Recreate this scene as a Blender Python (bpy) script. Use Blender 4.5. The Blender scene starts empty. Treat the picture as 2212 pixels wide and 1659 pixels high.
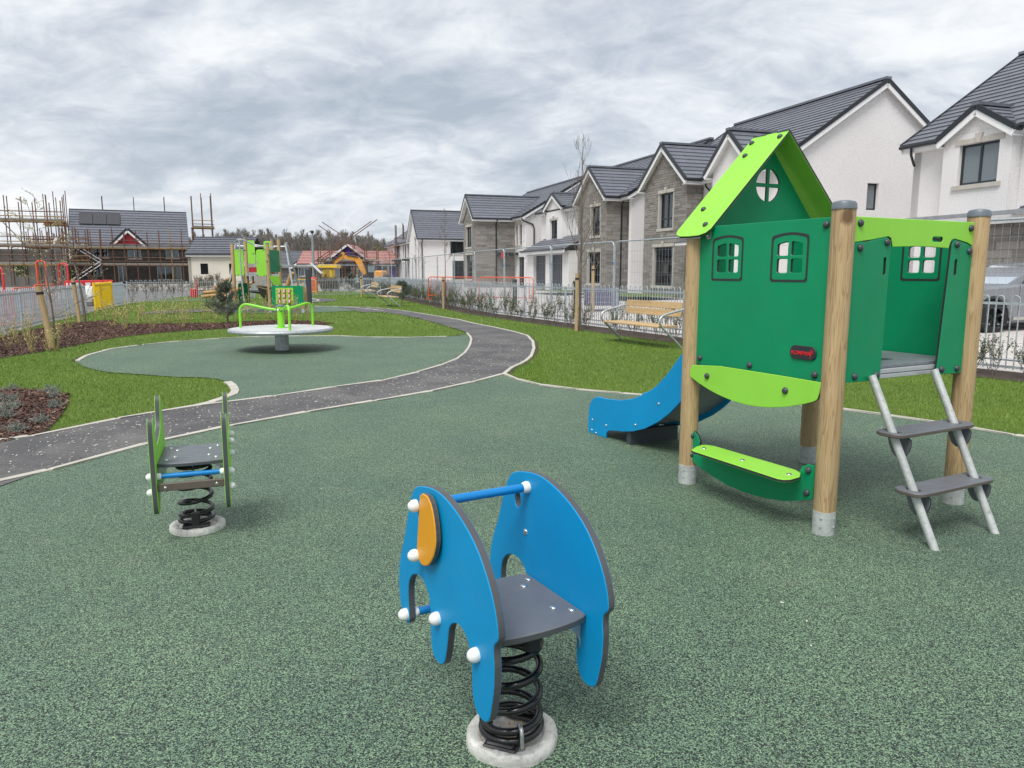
import bpy, bmesh, math, random
import numpy as np
from mathutils import Vector, Matrix
from mathutils.geometry import tessellate_polygon

SC = bpy.context.scene
COL = SC.collection
R = math.radians
random.seed(7)
rng = np.random.default_rng(11)

# ------------------------------------------------------------------ camera
FPX, PITCH, CAMZ = 1600.0, R(8.618), 1.5        # focal length in 2212-wide pixels
cam_d = bpy.data.cameras.new('camera'); cam = bpy.data.objects.new('camera', cam_d); COL.objects.link(cam)
cam.location = (0, 0, CAMZ); cam.rotation_euler = (math.pi/2 - PITCH, 0, 0)
cam_d.sensor_width = 36.0; cam_d.lens = 36.0*FPX/2212.0
cam_d.clip_start = 0.05; cam_d.clip_end = 3000
SC.camera = cam

# ------------------------------------------------------------------ sky, sun, exposure
SUN_EL, SUN_AZ = R(58), R(205)                  # azimuth measured from +Y clockwise
world = bpy.data.worlds.new('World'); SC.world = world; world.use_nodes = True
def build_world():
    nt = world.node_tree; nt.nodes.clear(); N = nt.nodes.new; L = nt.links.new
    out = N('ShaderNodeOutputWorld')
    sky = N('ShaderNodeTexSky'); sky.sky_type = 'NISHITA'; sky.sun_disc = False
    sky.sun_elevation = SUN_EL; sky.sun_rotation = SUN_AZ
    bg1 = N('ShaderNodeBackground'); bg1.inputs[1].default_value = 0.08; L(sky.outputs[0], bg1.inputs[0])
    tc = N('ShaderNodeTexCoord')
    sep = N('ShaderNodeSeparateXYZ'); L(tc.outputs['Generated'], sep.inputs[0])
    def m(op, a, b=None, c=None):
        n = N('ShaderNodeMath'); n.operation = op
        for i, v in enumerate((a, b, c)):
            if v is None: continue
            if isinstance(v, (int, float)): n.inputs[i].default_value = v
            else: L(v, n.inputs[i])
        return n.outputs[0]
    z = m('ABSOLUTE', sep.outputs[2])
    den = m('ADD', z, 0.36)
    u = m('DIVIDE', sep.outputs[0], den); v = m('DIVIDE', sep.outputs[1], den)
    cmb = N('ShaderNodeCombineXYZ'); L(u, cmb.inputs[0]); L(v, cmb.inputs[1]); cmb.inputs[2].default_value = 3.7
    def noise(scale, detail, rough, dist, off):
        mp = N('ShaderNodeMapping'); mp.inputs['Location'].default_value = off; L(cmb.outputs[0], mp.inputs[0])
        mp.inputs['Rotation'].default_value = (0, 0, 0.55); mp.inputs['Scale'].default_value = (0.85, 1.15, 1)
        n = N('ShaderNodeTexNoise'); n.inputs['Scale'].default_value = scale; n.inputs['Detail'].default_value = detail
        n.inputs['Roughness'].default_value = rough; n.inputs['Distortion'].default_value = dist
        L(mp.outputs[0], n.inputs['Vector']); return n.outputs['Fac']
    big = noise(1.0, 3, 0.5, 0.5, (7.7, 1.3, 0))
    mid = noise(3.4, 9, 0.62, 0.45, (0.3, 1.9, 0))
    fine = noise(8.0, 7, 0.6, 0.7, (4.0, 2.0, 0))
    s = m('ADD', m('MULTIPLY', big, 0.46), m('ADD', m('MULTIPLY', mid, 0.34), m('MULTIPLY', fine, 0.20)))
    ramp = N('ShaderNodeValToRGB'); L(s, ramp.inputs[0])
    e = ramp.color_ramp.elements
    e[0].position = 0.385; e[0].color = (0.212, 0.238, 0.272, 1)
    e[1].position = 0.635; e[1].color = (0.480, 0.490, 0.495, 1)
    for p, c in ((0.45, (0.278, 0.302, 0.335, 1)), (0.505, (0.358, 0.377, 0.402, 1)), (0.56, (0.436, 0.449, 0.462, 1))):
        q = e.new(p); q.color = c
    bg2 = N('ShaderNodeBackground'); bg2.inputs[1].default_value = 1.0; L(ramp.outputs[0], bg2.inputs[0])
    cov = N('ShaderNodeMapRange'); cov.inputs[1].default_value = 0.30; cov.inputs[2].default_value = 0.50
    cov.inputs[3].default_value = 0.86; cov.inputs[4].default_value = 0.97; L(s, cov.inputs[0])
    mix = N('ShaderNodeMixShader'); L(cov.outputs[0], mix.inputs[0]); L(bg1.outputs[0], mix.inputs[1]); L(bg2.outputs[0], mix.inputs[2])
    L(mix.outputs[0], out.inputs[0])
build_world()
sun_d = bpy.data.lights.new('sun', 'SUN'); sun_d.energy = 1.5; sun_d.angle = R(28); sun_d.color = (1.0, 0.97, 0.93)
sun = bpy.data.objects.new('sun', sun_d); COL.objects.link(sun)
sdir = Vector((math.sin(SUN_AZ)*math.cos(SUN_EL), math.cos(SUN_AZ)*math.cos(SUN_EL), math.sin(SUN_EL)))
sun.rotation_euler = sdir.to_track_quat('Z', 'Y').to_euler(); sun.location = sdir*60
SC.view_settings.view_transform = 'Standard'; SC.view_settings.look = 'None'
SC.view_settings.exposure = 1.12; SC.view_settings.gamma = 1.0; SC.view_settings.use_curve_mapping = False

# ------------------------------------------------------------------ pixel -> place helpers
CF = np.array([0, math.cos(PITCH), -math.sin(PITCH)]); CU = np.array([0, math.sin(PITCH), math.cos(PITCH)])
def ray(x, y): return CF + np.array([1, 0, 0])*(x-1106)/FPX - CU*(y-829.5)/FPX
def g(x, y, z=0.0):
    d = ray(x, y); t = (z-CAMZ)/d[2]; return (float(d[0]*t), float(d[1]*t))
def at(x, y, Y):
    d = ray(x, y); t = Y/d[1]; return Vector((float(d[0]*t), float(Y), float(CAMZ+d[2]*t)))
def ge(cx, cy): return g((cx/1.58)/1.8517, (1200+cy/1.58)/1.8517)
def gf(cx, cy): return g((1300+cx/1.58)/1.8517, (1050+cy/1.58)/1.8517)

# ------------------------------------------------------------------ mesh helpers
class MB:
    def __init__(s): s.v = []; s.f = []; s.m = []; s.M = None
    def av(s, p):
        if s.M is not None: p = s.M @ Vector(p)
        s.v.append((p[0], p[1], p[2])); return len(s.v)-1
    def af(s, ids, mi=0): s.f.append(tuple(ids)); s.m.append(mi)
    def quad(s, a, b, c, d, mi=0): s.af([s.av(p) for p in (a, b, c, d)], mi); return s
    def poly(s, pts, mi=0): s.af([s.av(p) for p in pts], mi); return s
    def box(s, x0, x1, y0, y1, z0, z1, mi=0):
        i = [s.av(p) for p in ((x0,y0,z0),(x1,y0,z0),(x1,y1,z0),(x0,y1,z0),(x0,y0,z1),(x1,y0,z1),(x1,y1,z1),(x0,y1,z1))]
        for q in ((3,2,1,0),(4,5,6,7),(0,1,5,4),(1,2,6,5),(2,3,7,6),(3,0,4,7)): s.af([i[k] for k in q], mi)
        return s
    def cbox(s, x0, x1, y0, y1, z0, z1, c=0.004, mi=0):
        """box with chamfered edges"""
        b = bmesh.new(); bmesh.ops.create_cube(b, size=1)
        for v in b.verts: v.co = Vector(((x0+x1)/2+v.co.x*(x1-x0), (y0+y1)/2+v.co.y*(y1-y0), (z0+z1)/2+v.co.z*(z1-z0)))
        bmesh.ops.bevel(b, geom=list(b.edges), offset=c, segments=1, affect='EDGES')
        b.verts.index_update(); base = len(s.v)
        for v in b.verts: s.av(v.co)
        for f in b.faces: s.af([base+v.index for v in f.verts], mi)
        b.free(); return s
    def bar(s, p0, p1, w, h, up=(0,0,1), mi=0):
        """rectangular bar from p0 to p1"""
        p0 = Vector(p0); p1 = Vector(p1); d = (p1-p0).normalized(); up = Vector(up)
        sx = d.cross(up)
        if sx.length < 1e-4: sx = d.cross(Vector((1,0,0)))
        sx.normalize(); su = sx.cross(d)
        i = []
        for p in (p0, p1):
            for a, b in ((-1,-1),(1,-1),(1,1),(-1,1)): i.append(s.av(p+sx*a*w/2+su*b*h/2))
        for q in ((0,1,2,3),(7,6,5,4),(4,5,1,0),(5,6,2,1),(6,7,3,2),(7,4,0,3)): s.af([i[k] for k in q], mi)
        return s
    def tube(s, pts, r, n=8, mi=0, cap=True, closed=False):
        pts = [Vector(p) for p in pts]; k = len(pts)
        rr = r if isinstance(r, (list, tuple)) else [r]*k
        t0 = (pts[1]-pts[0]).normalized()
        nrm = t0.orthogonal().normalized(); rings = []
        for i in range(k):
            if closed: t = (pts[(i+1)%k]-pts[i-1]).normalized()
            else: t = (pts[min(i+1,k-1)]-pts[max(i-1,0)]).normalized()
            nrm = (nrm - t*nrm.dot(t))
            nrm = nrm.normalized() if nrm.length > 1e-6 else t.orthogonal().normalized()
            bn = t.cross(nrm)
            rings.append([s.av(pts[i]+(nrm*math.cos(2*math.pi*j/n)+bn*math.sin(2*math.pi*j/n))*rr[i]) for j in range(n)])
        for i in range(k if closed else k-1):
            a, b = rings[i], rings[(i+1)%k]
            for j in range(n): s.af((a[j], a[(j+1)%n], b[(j+1)%n], b[j]), mi)
        if cap and not closed: s.af(rings[0][::-1], mi); s.af(rings[-1], mi)
        return s
    def lathe(s, prof, c=(0,0,0), n=24, mi=0, axis=None):
        c = Vector(c)
        if axis is None: ax = Vector((0,0,1)); e1 = Vector((1,0,0)); e2 = Vector((0,1,0))
        else:
            ax = Vector(axis).normalized(); e1 = ax.orthogonal().normalized(); e2 = ax.cross(e1)
        rings = []
        for r, z in prof:
            if r < 1e-6: rings.append([s.av(c+ax*z)])
            else: rings.append([s.av(c+ax*z+(e1*math.cos(2*math.pi*j/n)+e2*math.sin(2*math.pi*j/n))*r) for j in range(n)])
        for a, b in zip(rings, rings[1:]):
            for j in range(n):
                q = [a[j % len(a)], a[(j+1) % len(a)], b[(j+1) % len(b)], b[j % len(b)]]
                u = []
                for w in q:
                    if w not in u: u.append(w)
                if len(u) > 2: s.af(u, mi)
        return s
    def dome(s, c, nrm, r, h=None, n=12, mi=0):
        h = h or r*0.7
        return s.lathe([(r, 0), (r, h*0.25), (r*0.8, h*0.7), (r*0.45, h*0.95), (0, h)], c, n, mi, nrm)
    def panel(s, outer, holes, t, o=(0,0,0), ux=(1,0,0), uy=(0,0,1), ch=0.003, mf=0, me=1):
        """plate: 2-D outline with holes, thickness t along ux x uy (from 0 to t), chamfered rims"""
        o = Vector(o); ux = Vector(ux); uy = Vector(uy); uz = ux.cross(uy).normalized()
        def ccw(p): return sum(p[i-1][0]*p[i][1]-p[i][0]*p[i-1][1] for i in range(len(p))) > 0
        loops = [outer if ccw(outer) else outer[::-1]] + [h[::-1] if ccw(h) else h for h in holes]
        def inset(p, d):
            n = len(p); r = []
            for i in range(n):
                a, b, c = Vector(p[i-1]), Vector(p[i]), Vector(p[(i+1)%n])
                e1 = (b-a); e2 = (c-b)
                if e1.length < 1e-9 or e2.length < 1e-9: r.append(tuple(b)); continue
                e1.normalize(); e2.normalize()
                n1 = Vector((-e1.y, e1.x)); n2 = Vector((-e2.y, e2.x)); k = n1+n2
                k = n1 if k.length < 1e-6 else k.normalized()
                r.append(tuple(b + k*d/max(0.5, k.dot(n1))))
            return r
        ins = [inset(l, ch) for l in loops] if ch else loops
        tri = tessellate_polygon([[Vector((x, y, 0)) for x, y in l] for l in ins])
        flat = [q for l in ins for q in l]
        P = lambda q, z: o+ux*q[0]+uy*q[1]+uz*z
        fr = [s.av(P(q, t)) for q in flat]; bk = [s.av(P(q, 0)) for q in flat]
        for a, b, c in tri:
            A, B, Cc = flat[a], flat[b], flat[c]
            if (B[0]-A[0])*(Cc[1]-A[1])-(B[1]-A[1])*(Cc[0]-A[0]) < 0: a, c = c, a
            s.af((fr[a], fr[b], fr[c]), mf); s.af((bk[c], bk[b], bk[a]), mf)
        base = 0
        for l, li in zip(loops, ins):
            n = len(l)
            if ch:
                o1 = [s.av(P(q, t-ch)) for q in l]; o0 = [s.av(P(q, ch)) for q in l]
            for i in range(n):
                j = (i+1) % n
                if ch:
                    s.af((fr[base+i], o1[i], o1[j], fr[base+j]), mf)
                    s.af((o1[i], o0[i], o0[j], o1[j]), me)
                    s.af((o0[i], bk[base+i], bk[base+j], o0[j]), mf)
                else: s.af((fr[base+i], bk[base+i], bk[base+j], fr[base+j]), me)
            base += n
        return s
    def build(s, name, mats, parent=None, smooth=None, label=None):
        me = bpy.data.meshes.new(name)
        me.from_pydata(s.v, [], s.f)
        if not isinstance(mats, (list, tuple)): mats = [mats]
        for m in mats: me.materials.append(m)
        if len(mats) > 1: me.polygons.foreach_set('material_index', [min(i, len(mats)-1) for i in s.m])
        if smooth:
            me.shade_smooth(); me.set_sharp_from_angle(angle=R(smooth))
        me.update()
        ob = bpy.data.objects.new(name, me); COL.objects.link(ob)
        if parent is not None: ob.parent = parent
        if label: ob['label'] = label
        return ob

def tag(o, label, cat, group=None):
    o['label'] = label; o['category'] = cat
    if group: o['group'] = group
    return o
def thing(name, label, cat, loc=(0,0,0), rz=0.0, group=None):
    o = bpy.data.objects.new(name, None); COL.objects.link(o)
    o.empty_display_size = 0.2
    o.location = loc; o.rotation_euler = (0, 0, rz); return tag(o, label, cat, group)
def structure(o): o['kind'] = 'structure'; return o
def stuff(o): o['kind'] = 'stuff'; return o
def inst(src, name, parent, loc=(0,0,0), rot=(0,0,0), scale=(1,1,1)):
    """another piece that shares the mesh of src"""
    o = bpy.data.objects.new(name, src.data if isinstance(src, bpy.types.Object) else src); COL.objects.link(o)
    o.location = loc; o.rotation_euler = rot; o.scale = scale; o.parent = parent; return o
def copy_tree(src, loc=None, rz=None, scale=None, parent=None, label=None):
    c = src.copy(); COL.objects.link(c); c.parent = parent
    if loc is not None: c.location = loc
    if rz is not None: c.rotation_euler = (0, 0, rz)
    if scale is not None: c.scale = (scale,)*3 if isinstance(scale, (int, float)) else scale
    if label: c['label'] = label
    for ch in list(src.children): copy_tree(ch, parent=c)
    return c
def mesh_np(name, V, Fq, mats, parent=None, mi=None, attr=None):
    me = bpy.data.meshes.new(name)
    V = np.asarray(V, np.float32); Fq = np.asarray(Fq, np.int32); k = Fq.shape[1]
    me.vertices.add(len(V)); me.vertices.foreach_set('co', V.ravel())
    me.loops.add(Fq.size); me.loops.foreach_set('vertex_index', Fq.ravel())
    me.polygons.add(len(Fq)); me.polygons.foreach_set('loop_start', np.arange(0, Fq.size, k, dtype=np.int32))
    for m in (mats if isinstance(mats, (list, tuple)) else [mats]): me.materials.append(m)
    if mi is not None: me.polygons.foreach_set('material_index', np.asarray(mi, np.int32))
    if attr is not None:
        a = me.attributes.new('tint', 'FLOAT', 'POINT'); a.data.foreach_set('value', np.asarray(attr, np.float32))
    me.update(calc_edges=True); me.validate()
    o = bpy.data.objects.new(name, me); COL.objects.link(o)
    if parent is not None: o.parent = parent
    return o
def circle2(cx, cy, rx, ry=None, n=20, a0=0, a1=2*math.pi, close=True):
    ry = ry or rx; k = n if close else n-1
    return [(cx+rx*math.cos(a0+(a1-a0)*i/k), cy+ry*math.sin(a0+(a1-a0)*i/k)) for i in range(n)]
def rrect(x0, y0, x1, y1, r, n=4):
    p = []
    for cx, cy, a in ((x1-r,y1-r,0),(x0+r,y1-r,90),(x0+r,y0+r,180),(x1-r,y0+r,270)):
        p += [(cx+r*math.cos(R(a+90*i/n)), cy+r*math.sin(R(a+90*i/n))) for i in range(n+1)]
    return p
def smooth2(p, it=2, closed=True):
    for _ in range(it):
        q = []; n = len(p)
        for i in range(n if closed else n-1):
            a, b = p[i], p[(i+1) % n]
            q.append((a[0]*.75+b[0]*.25, a[1]*.75+b[1]*.25)); q.append((a[0]*.25+b[0]*.75, a[1]*.25+b[1]*.75))
        if not closed: q = [p[0]]+q+[p[-1]]
        p = q
    return p
def catmull(p, n=6):
    out = []; P = [Vector(q) for q in p]
    P = [P[0]*2-P[1]]+P+[P[-1]*2-P[-2]]
    for i in range(1, len(P)-2):
        a, b, c, d = P[i-1], P[i], P[i+1], P[i+2]
        for k in range(n):
            t = k/n
            out.append(0.5*((2*b)+(c-a)*t+(2*a-5*b+4*c-d)*t*t+(3*b-a-3*c+d)*t**3))
    out.append(P[-2]); return out

# ------------------------------------------------------------------ materials
MAT = {}
def nodes(name):
    m = bpy.data.materials.new(name); m.use_nodes = True; MAT[name] = m
    nt = m.node_tree; b = nt.nodes['Principled BSDF']
    return m, nt, b
def ramp(nt, src, stops, interp='LINEAR'):
    r = nt.nodes.new('ShaderNodeValToRGB'); r.color_ramp.interpolation = interp
    e = r.color_ramp.elements
    while len(e) < len(stops): e.new(0.5)
    for q, (p, c) in zip(e, stops): q.position = p; q.color = (*c, 1) if len(c) == 3 else c
    nt.links.new(src, r.inputs[0]); return r.outputs[0]
def coords(nt, kind='Object', scale=(1,1,1), rot=(0,0,0)):
    tc = nt.nodes.new('ShaderNodeTexCoord'); mp = nt.nodes.new('ShaderNodeMapping')
    mp.inputs['Scale'].default_value = scale; mp.inputs['Rotation'].default_value = rot
    nt.links.new(tc.outputs[kind], mp.inputs[0]); return mp.outputs[0]
def noise(nt, vec, scale, detail=3, rough=0.5, dist=0.0):
    n = nt.nodes.new('ShaderNodeTexNoise'); n.inputs['Scale'].default_value = scale; n.inputs['Detail'].default_value = detail
    n.inputs['Roughness'].default_value = rough; n.inputs['Distortion'].default_value = dist
    nt.links.new(vec, n.inputs['Vector']); return n.outputs['Fac']
def voro(nt, vec, scale, feature='F1', out='Distance'):
    n = nt.nodes.new('ShaderNodeTexVoronoi'); n.feature = feature; n.inputs['Scale'].default_value = scale
    nt.links.new(vec, n.inputs['Vector']); return n.outputs[out]
def mixc(nt, fac, a, b, mode='MIX'):
    n = nt.nodes.new('ShaderNodeMix'); n.data_type = 'RGBA'; n.blend_type = mode
    for i, v in ((0, fac), (6, a), (7, b)):
        if isinstance(v, (int, float)): n.inputs[i].default_value = v
        elif isinstance(v, tuple): n.inputs[i].default_value = (*v, 1) if len(v) == 3 else v
        else: nt.links.new(v, n.inputs[i])
    return n.outputs[2]
def bump(nt, b, h, strength=0.3, dist=0.01):
    n = nt.nodes.new('ShaderNodeBump'); n.inputs['Strength'].default_value = strength; n.inputs['Distance'].default_value = dist
    nt.links.new(h, n.inputs['Height']); nt.links.new(n.outputs[0], b.inputs['Normal'])
def plain(name, col, rough=0.5, metal=0.0, var=0.12, vs=6.0, bs=0.0, bscale=80, spec=0.5, kind='Object', dirt=0.0):
    """paint / plastic / metal: base colour with slight mottling, optional fine relief and dirt"""
    m, nt, b = nodes(name)
    vec = coords(nt, kind)
    n = noise(nt, vec, vs, 4, 0.6)
    lo = tuple(c*(1-var) for c in col); hi = tuple(min(1, c*(1+var)) for c in col)
    c = ramp(nt, n, [(0.3, lo), (0.7, hi)])
    if dirt:
        d = noise(nt, vec, vs*2.7, 6, 0.7, 0.5)
        c = mixc(nt, ramp(nt, d, [(0.52, (0,0,0)), (0.75, (dirt,)*3)]), c, (0.13, 0.115, 0.09))
    nt.links.new(c, b.inputs['Base Color'])
    rr = ramp(nt, noise(nt, vec, vs*3, 3), [(0.3, (max(0.02, rough-0.06),)*3), (0.7, (min(1, rough+0.08),)*3)])
    nt.links.new(rr, b.inputs['Roughness'])
    b.inputs['Metallic'].default_value = metal; b.inputs['Specular IOR Level'].default_value = spec
    if bs: bump(nt, b, noise(nt, vec, bscale, 4, 0.6), bs, 0.004)
    return m
def build_mats():
    # rubber safety surface: green granules among black ones
    m, nt, b = nodes('rubber'); vec = coords(nt)
    g1 = noise(nt, vec, 175, 4, 0.72, 0.3); g2 = voro(nt, vec, 190)
    gv = voro(nt, vec, 250, out='Color'); gw = nt.nodes.new('ShaderNodeSeparateColor'); nt.links.new(gv, gw.inputs[0])
    base = ramp(nt, gw.outputs[0], [(0.0, (0.006, 0.010, 0.009)), (0.36, (0.020, 0.034, 0.028)), (0.50, (0.088, 0.148, 0.104)), (0.78, (0.148, 0.242, 0.156)), (1.0, (0.30, 0.43, 0.25))])
    base = mixc(nt, 1.0, base, ramp(nt, g1, [(0.38, (0.75,)*3), (0.62, (1.2,)*3)]), 'MULTIPLY')
    big = noise(nt, vec, 0.9, 4, 0.6); patch = ramp(nt, big, [(0.3, (0.80, 0.84, 0.86)), (0.7, (1.12, 1.10, 1.04))])
    c = mixc(nt, 1.0, base, patch, 'MULTIPLY')
    sc = coords(nt, scale=(1, 3.2, 1), rot=(0, 0, R(35))); scf = noise(nt, sc, 5.0, 5, 0.75, 1.0)
    c = mixc(nt, ramp(nt, scf, [(0.66, (0, 0, 0)), (0.76, (0.5, 0.5, 0.5))]), c, (0.030, 0.044, 0.038))
    st = ramp(nt, noise(nt, vec, 2.3, 6, 0.7, 0.8), [(0.58, (0, 0, 0)), (0.76, (0.45, 0.45, 0.45))])
    c = mixc(nt, st, c, (0.20, 0.215, 0.17))
    nt.links.new(c, b.inputs['Base Color']); b.inputs['Roughness'].default_value = 0.72
    b.inputs['Specular IOR Level'].default_value = 0.55
    bump(nt, b, g1, 0.55, 0.006)
    # tarmac path with pale grit
    m, nt, b = nodes('path'); vec = coords(nt)
    n1 = noise(nt, vec, 140, 4, 0.7); n2 = noise(nt, vec, 1.3, 5, 0.65, 0.6)
    c = ramp(nt, n1, [(0.3, (0.036, 0.035, 0.036)), (0.7, (0.118, 0.115, 0.116))])
    c = mixc(nt, ramp(nt, n2, [(0.42, (0,0,0)), (0.68, (0.6,0.6,0.6))]), c, (0.185, 0.178, 0.172))
    sp = voro(nt, vec, 26); sp2 = noise(nt, vec, 3.5, 3)
    spk = ramp(nt, sp, [(0.10, (1,1,1)), (0.17, (0,0,0))])
    spk = mixc(nt, 1.0, spk, ramp(nt, sp2, [(0.46, (0,0,0)), (0.60, (0.8,0.8,0.8))]), 'MULTIPLY')
    c = mixc(nt, spk, c, (0.48, 0.46, 0.42))
    nt.links.new(c, b.inputs['Base Color']); b.inputs['Roughness'].default_value = 0.8; bump(nt, b, n1, 0.4, 0.004)
    # lawn base
    m, nt, b = nodes('lawn'); vec = coords(nt)
    n1 = noise(nt, vec, 60, 5, 0.7); n2 = noise(nt, vec, 0.7, 4, 0.6)
    c = ramp(nt, n1, [(0.3, (0.065, 0.100, 0.016)), (0.7, (0.155, 0.235, 0.036))])
    c = mixc(nt, ramp(nt, n2, [(0.35, (0,0,0)), (0.75, (0.5,0.5,0.5))]), c, (0.115, 0.165, 0.030))
    nt.links.new(c, b.inputs['Base Color']); b.inputs['Roughness'].default_value = 0.8; b.inputs['Specular IOR Level'].default_value = 0.2
    bump(nt, b, n1, 0.8, 0.02)
    # grass blades
    m, nt, b = nodes('grass_blade')
    a = nt.nodes.new('ShaderNodeAttribute'); a.attribute_name = 'tint'
    c = ramp(nt, a.outputs['Fac'], [(0.0, (0.066, 0.132, 0.018)), (0.45, (0.138, 0.250, 0.034)), (0.8, (0.205, 0.335, 0.052)), (1.0, (0.38, 0.40, 0.15))])
    vec = coords(nt); n2 = noise(nt, vec, 0.6, 4, 0.6)
    c = mixc(nt, 1.0, c, ramp(nt, n2, [(0.3, (0.76, 0.86, 0.82)), (0.7, (1.20, 1.10, 1.0))]), 'MULTIPLY')
    nt.links.new(c, b.inputs['Base Color']); b.inputs['Roughness'].default_value = 0.55
    b.inputs['Specular IOR Level'].default_value = 0.3; b.inputs['Subsurface Weight'].default_value = 0.0
    # bark mulch
    m, nt, b = nodes('mulch'); vec = coords(nt, scale=(1, 1, 1))
    n1 = noise(nt, vec, 34, 5, 0.75, 1.2); n2 = noise(nt, vec, 1.2, 3)
    c = ramp(nt, n1, [(0.28, (0.018, 0.010, 0.008)), (0.5, (0.065, 0.034, 0.024)), (0.66, (0.125, 0.068, 0.045)), (0.8, (0.30, 0.20, 0.13))])
    c = mixc(nt, 1.0, c, ramp(nt, n2, [(0.3, (0.85,0.8,0.8)), (0.7, (1.15,1.1,1.08))]), 'MULTIPLY')
    nt.links.new(c, b.inputs['Base Color']); b.inputs['Roughness'].default_value = 0.9; bump(nt, b, n1, 1.0, 0.03)
    m, nt, b = nodes('bark_chip')
    a = nt.nodes.new('ShaderNodeAttribute'); a.attribute_name = 'tint'
    c = ramp(nt, a.outputs['Fac'], [(0.0, (0.035, 0.018, 0.013)), (0.5, (0.115, 0.056, 0.038)), (0.8, (0.23, 0.125, 0.085)), (1.0, (0.50, 0.36, 0.25))])
    nt.links.new(c, b.inputs['Base Color']); b.inputs['Roughness'].default_value = 0.85
    # wood for posts and bench slats (grain runs along local Z or X through separate scale)
    for nm, sc, tone in (('wood_post', (15, 15, 0.75), 1.0), ('wood_slat', (0.9, 14, 14), 1.15)):
        m, nt, b = nodes(nm); vec = coords(nt, scale=sc)
        n1 = noise(nt, vec, 1.6, 2, 0.5, 0.4)
        w = nt.nodes.new('ShaderNodeMath'); w.operation = 'MULTIPLY'; nt.links.new(n1, w.inputs[0]); w.inputs[1].default_value = 11
        fr = nt.nodes.new('ShaderNodeMath'); fr.operation = 'FRACT'; nt.links.new(w.outputs[0], fr.inputs[0])
        c = ramp(nt, fr.outputs[0], [(0.0, (0.51*tone, 0.375*tone, 0.21*tone)), (0.6, (0.46*tone, 0.325*tone, 0.175*tone)), (0.88, (0.34*tone, 0.215*tone, 0.105*tone)), (1.0, (0.48*tone, 0.345*tone, 0.19*tone))])
        n3 = noise(nt, vec, 0.5, 3); c = mixc(nt, 1.0, c, ramp(nt, n3, [(0.3, (0.80, 0.80, 0.76)), (0.7, (1.12, 1.1, 1.06))]), 'MULTIPLY')
        vec2 = coords(nt, scale=tuple(k*6 for k in sc)); n4 = noise(nt, vec2, 1.5, 4, 0.7)
        c = mixc(nt, ramp(nt, n4, [(0.25, (0.4,0.4,0.4)), (0.42, (0,0,0))]), c, (0.14, 0.085, 0.04))
        vk = coords(nt, scale=tuple((2.2 if k > 5 else 1.7) for k in sc)); kn = voro(nt, vk, 1.0)
        c = mixc(nt, ramp(nt, kn, [(0.05, (0.9,0.9,0.9)), (0.10, (0,0,0))]), c, (0.12, 0.06, 0.025))
        nt.links.new(c, b.inputs['Base Color']); b.inputs['Roughness'].default_value = 0.62; bump(nt, b, n4, 0.15, 0.003)
    # roughcast render
    m, nt, b = nodes('render_white'); vec = coords(nt)
    n1 = noise(nt, vec, 30, 4, 0.65); n2 = noise(nt, vec, 0.35, 4, 0.6)
    c = ramp(nt, n2, [(0.3, (0.72, 0.70, 0.69)), (0.7, (0.79, 0.775, 0.77))])
    c = mixc(nt, 1.0, c, ramp(nt, n1, [(0.36, (0.87,0.87,0.87)), (0.58, (1.03,1.03,1.03))]), 'MULTIPLY')
    nt.links.new(c, b.inputs['Base Color']); b.inputs['Roughness'].default_value = 0.9; bump(nt, b, n1, 0.6, 0.02)
    m, nt, b = nodes('render_cream'); vec = coords(nt); n1 = noise(nt, vec, 25, 4, 0.6); n2 = noise(nt, vec, 0.6, 5, 0.7)
    c = ramp(nt, n2, [(0.3, (0.60, 0.56, 0.47)), (0.7, (0.70, 0.66, 0.57))]); nt.links.new(c, b.inputs['Base Color'])
    b.inputs['Roughness'].default_value = 0.9; bump(nt, b, n1, 0.5, 0.02)
    # stone pieces: tone differs from stone to stone
    m, nt, b = nodes('stone'); vec = coords(nt, 'Object')
    oi = nt.nodes.new('ShaderNodeObjectInfo'); a = nt.nodes.new('ShaderNodeAttribute'); a.attribute_name = 'tint'
    ad = nt.nodes.new('ShaderNodeMath'); ad.operation = 'ADD'; nt.links.new(oi.outputs['Random'], ad.inputs[0]); nt.links.new(a.outputs['Fac'], ad.inputs[1])
    fr = nt.nodes.new('ShaderNodeMath'); fr.operation = 'FRACT'; nt.links.new(ad.outputs[0], fr.inputs[0])
    c = ramp(nt, fr.outputs[0], [(0.0, (0.185, 0.170, 0.155)), (0.4, (0.245, 0.228, 0.210)), (0.75, (0.295, 0.275, 0.255)), (1.0, (0.215, 0.190, 0.170))])
    vw = coords(nt, 'Object'); n1 = noise(nt, vw, 9, 5, 0.7)
    c = mixc(nt, 1.0, c, ramp(nt, n1, [(0.3, (0.85,)*3), (0.7, (1.12,)*3)]), 'MULTIPLY')
    nt.links.new(c, b.inputs['Base Color']); b.inputs['Roughness'].default_value = 0.9; bump(nt, b, n1, 0.4, 0.02)
    # bonded block seen only from afar
    # roof tiles
    m, nt, b = nodes('roof_tile'); vec = coords(nt)
    oi = nt.nodes.new('ShaderNodeObjectInfo'); n1 = noise(nt, vec, 3, 5, 0.65)
    c = ramp(nt, n1, [(0.3, (0.115, 0.122, 0.145)), (0.7, (0.160, 0.168, 0.195))])
    c = mixc(nt, 1.0, c, ramp(nt, oi.outputs['Random'], [(0.0, (0.90,)*3), (1.0, (1.10,)*3)]), 'MULTIPLY')
    nt.links.new(c, b.inputs['Base Color']); b.inputs['Roughness'].default_value = 0.36; b.inputs['Specular IOR Level'].default_value = 0.6
    # paving of small blocks, far side of the fence
    m, nt, b = nodes('paving'); vec = coords(nt, rot=(0, 0, R(20)))
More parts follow.
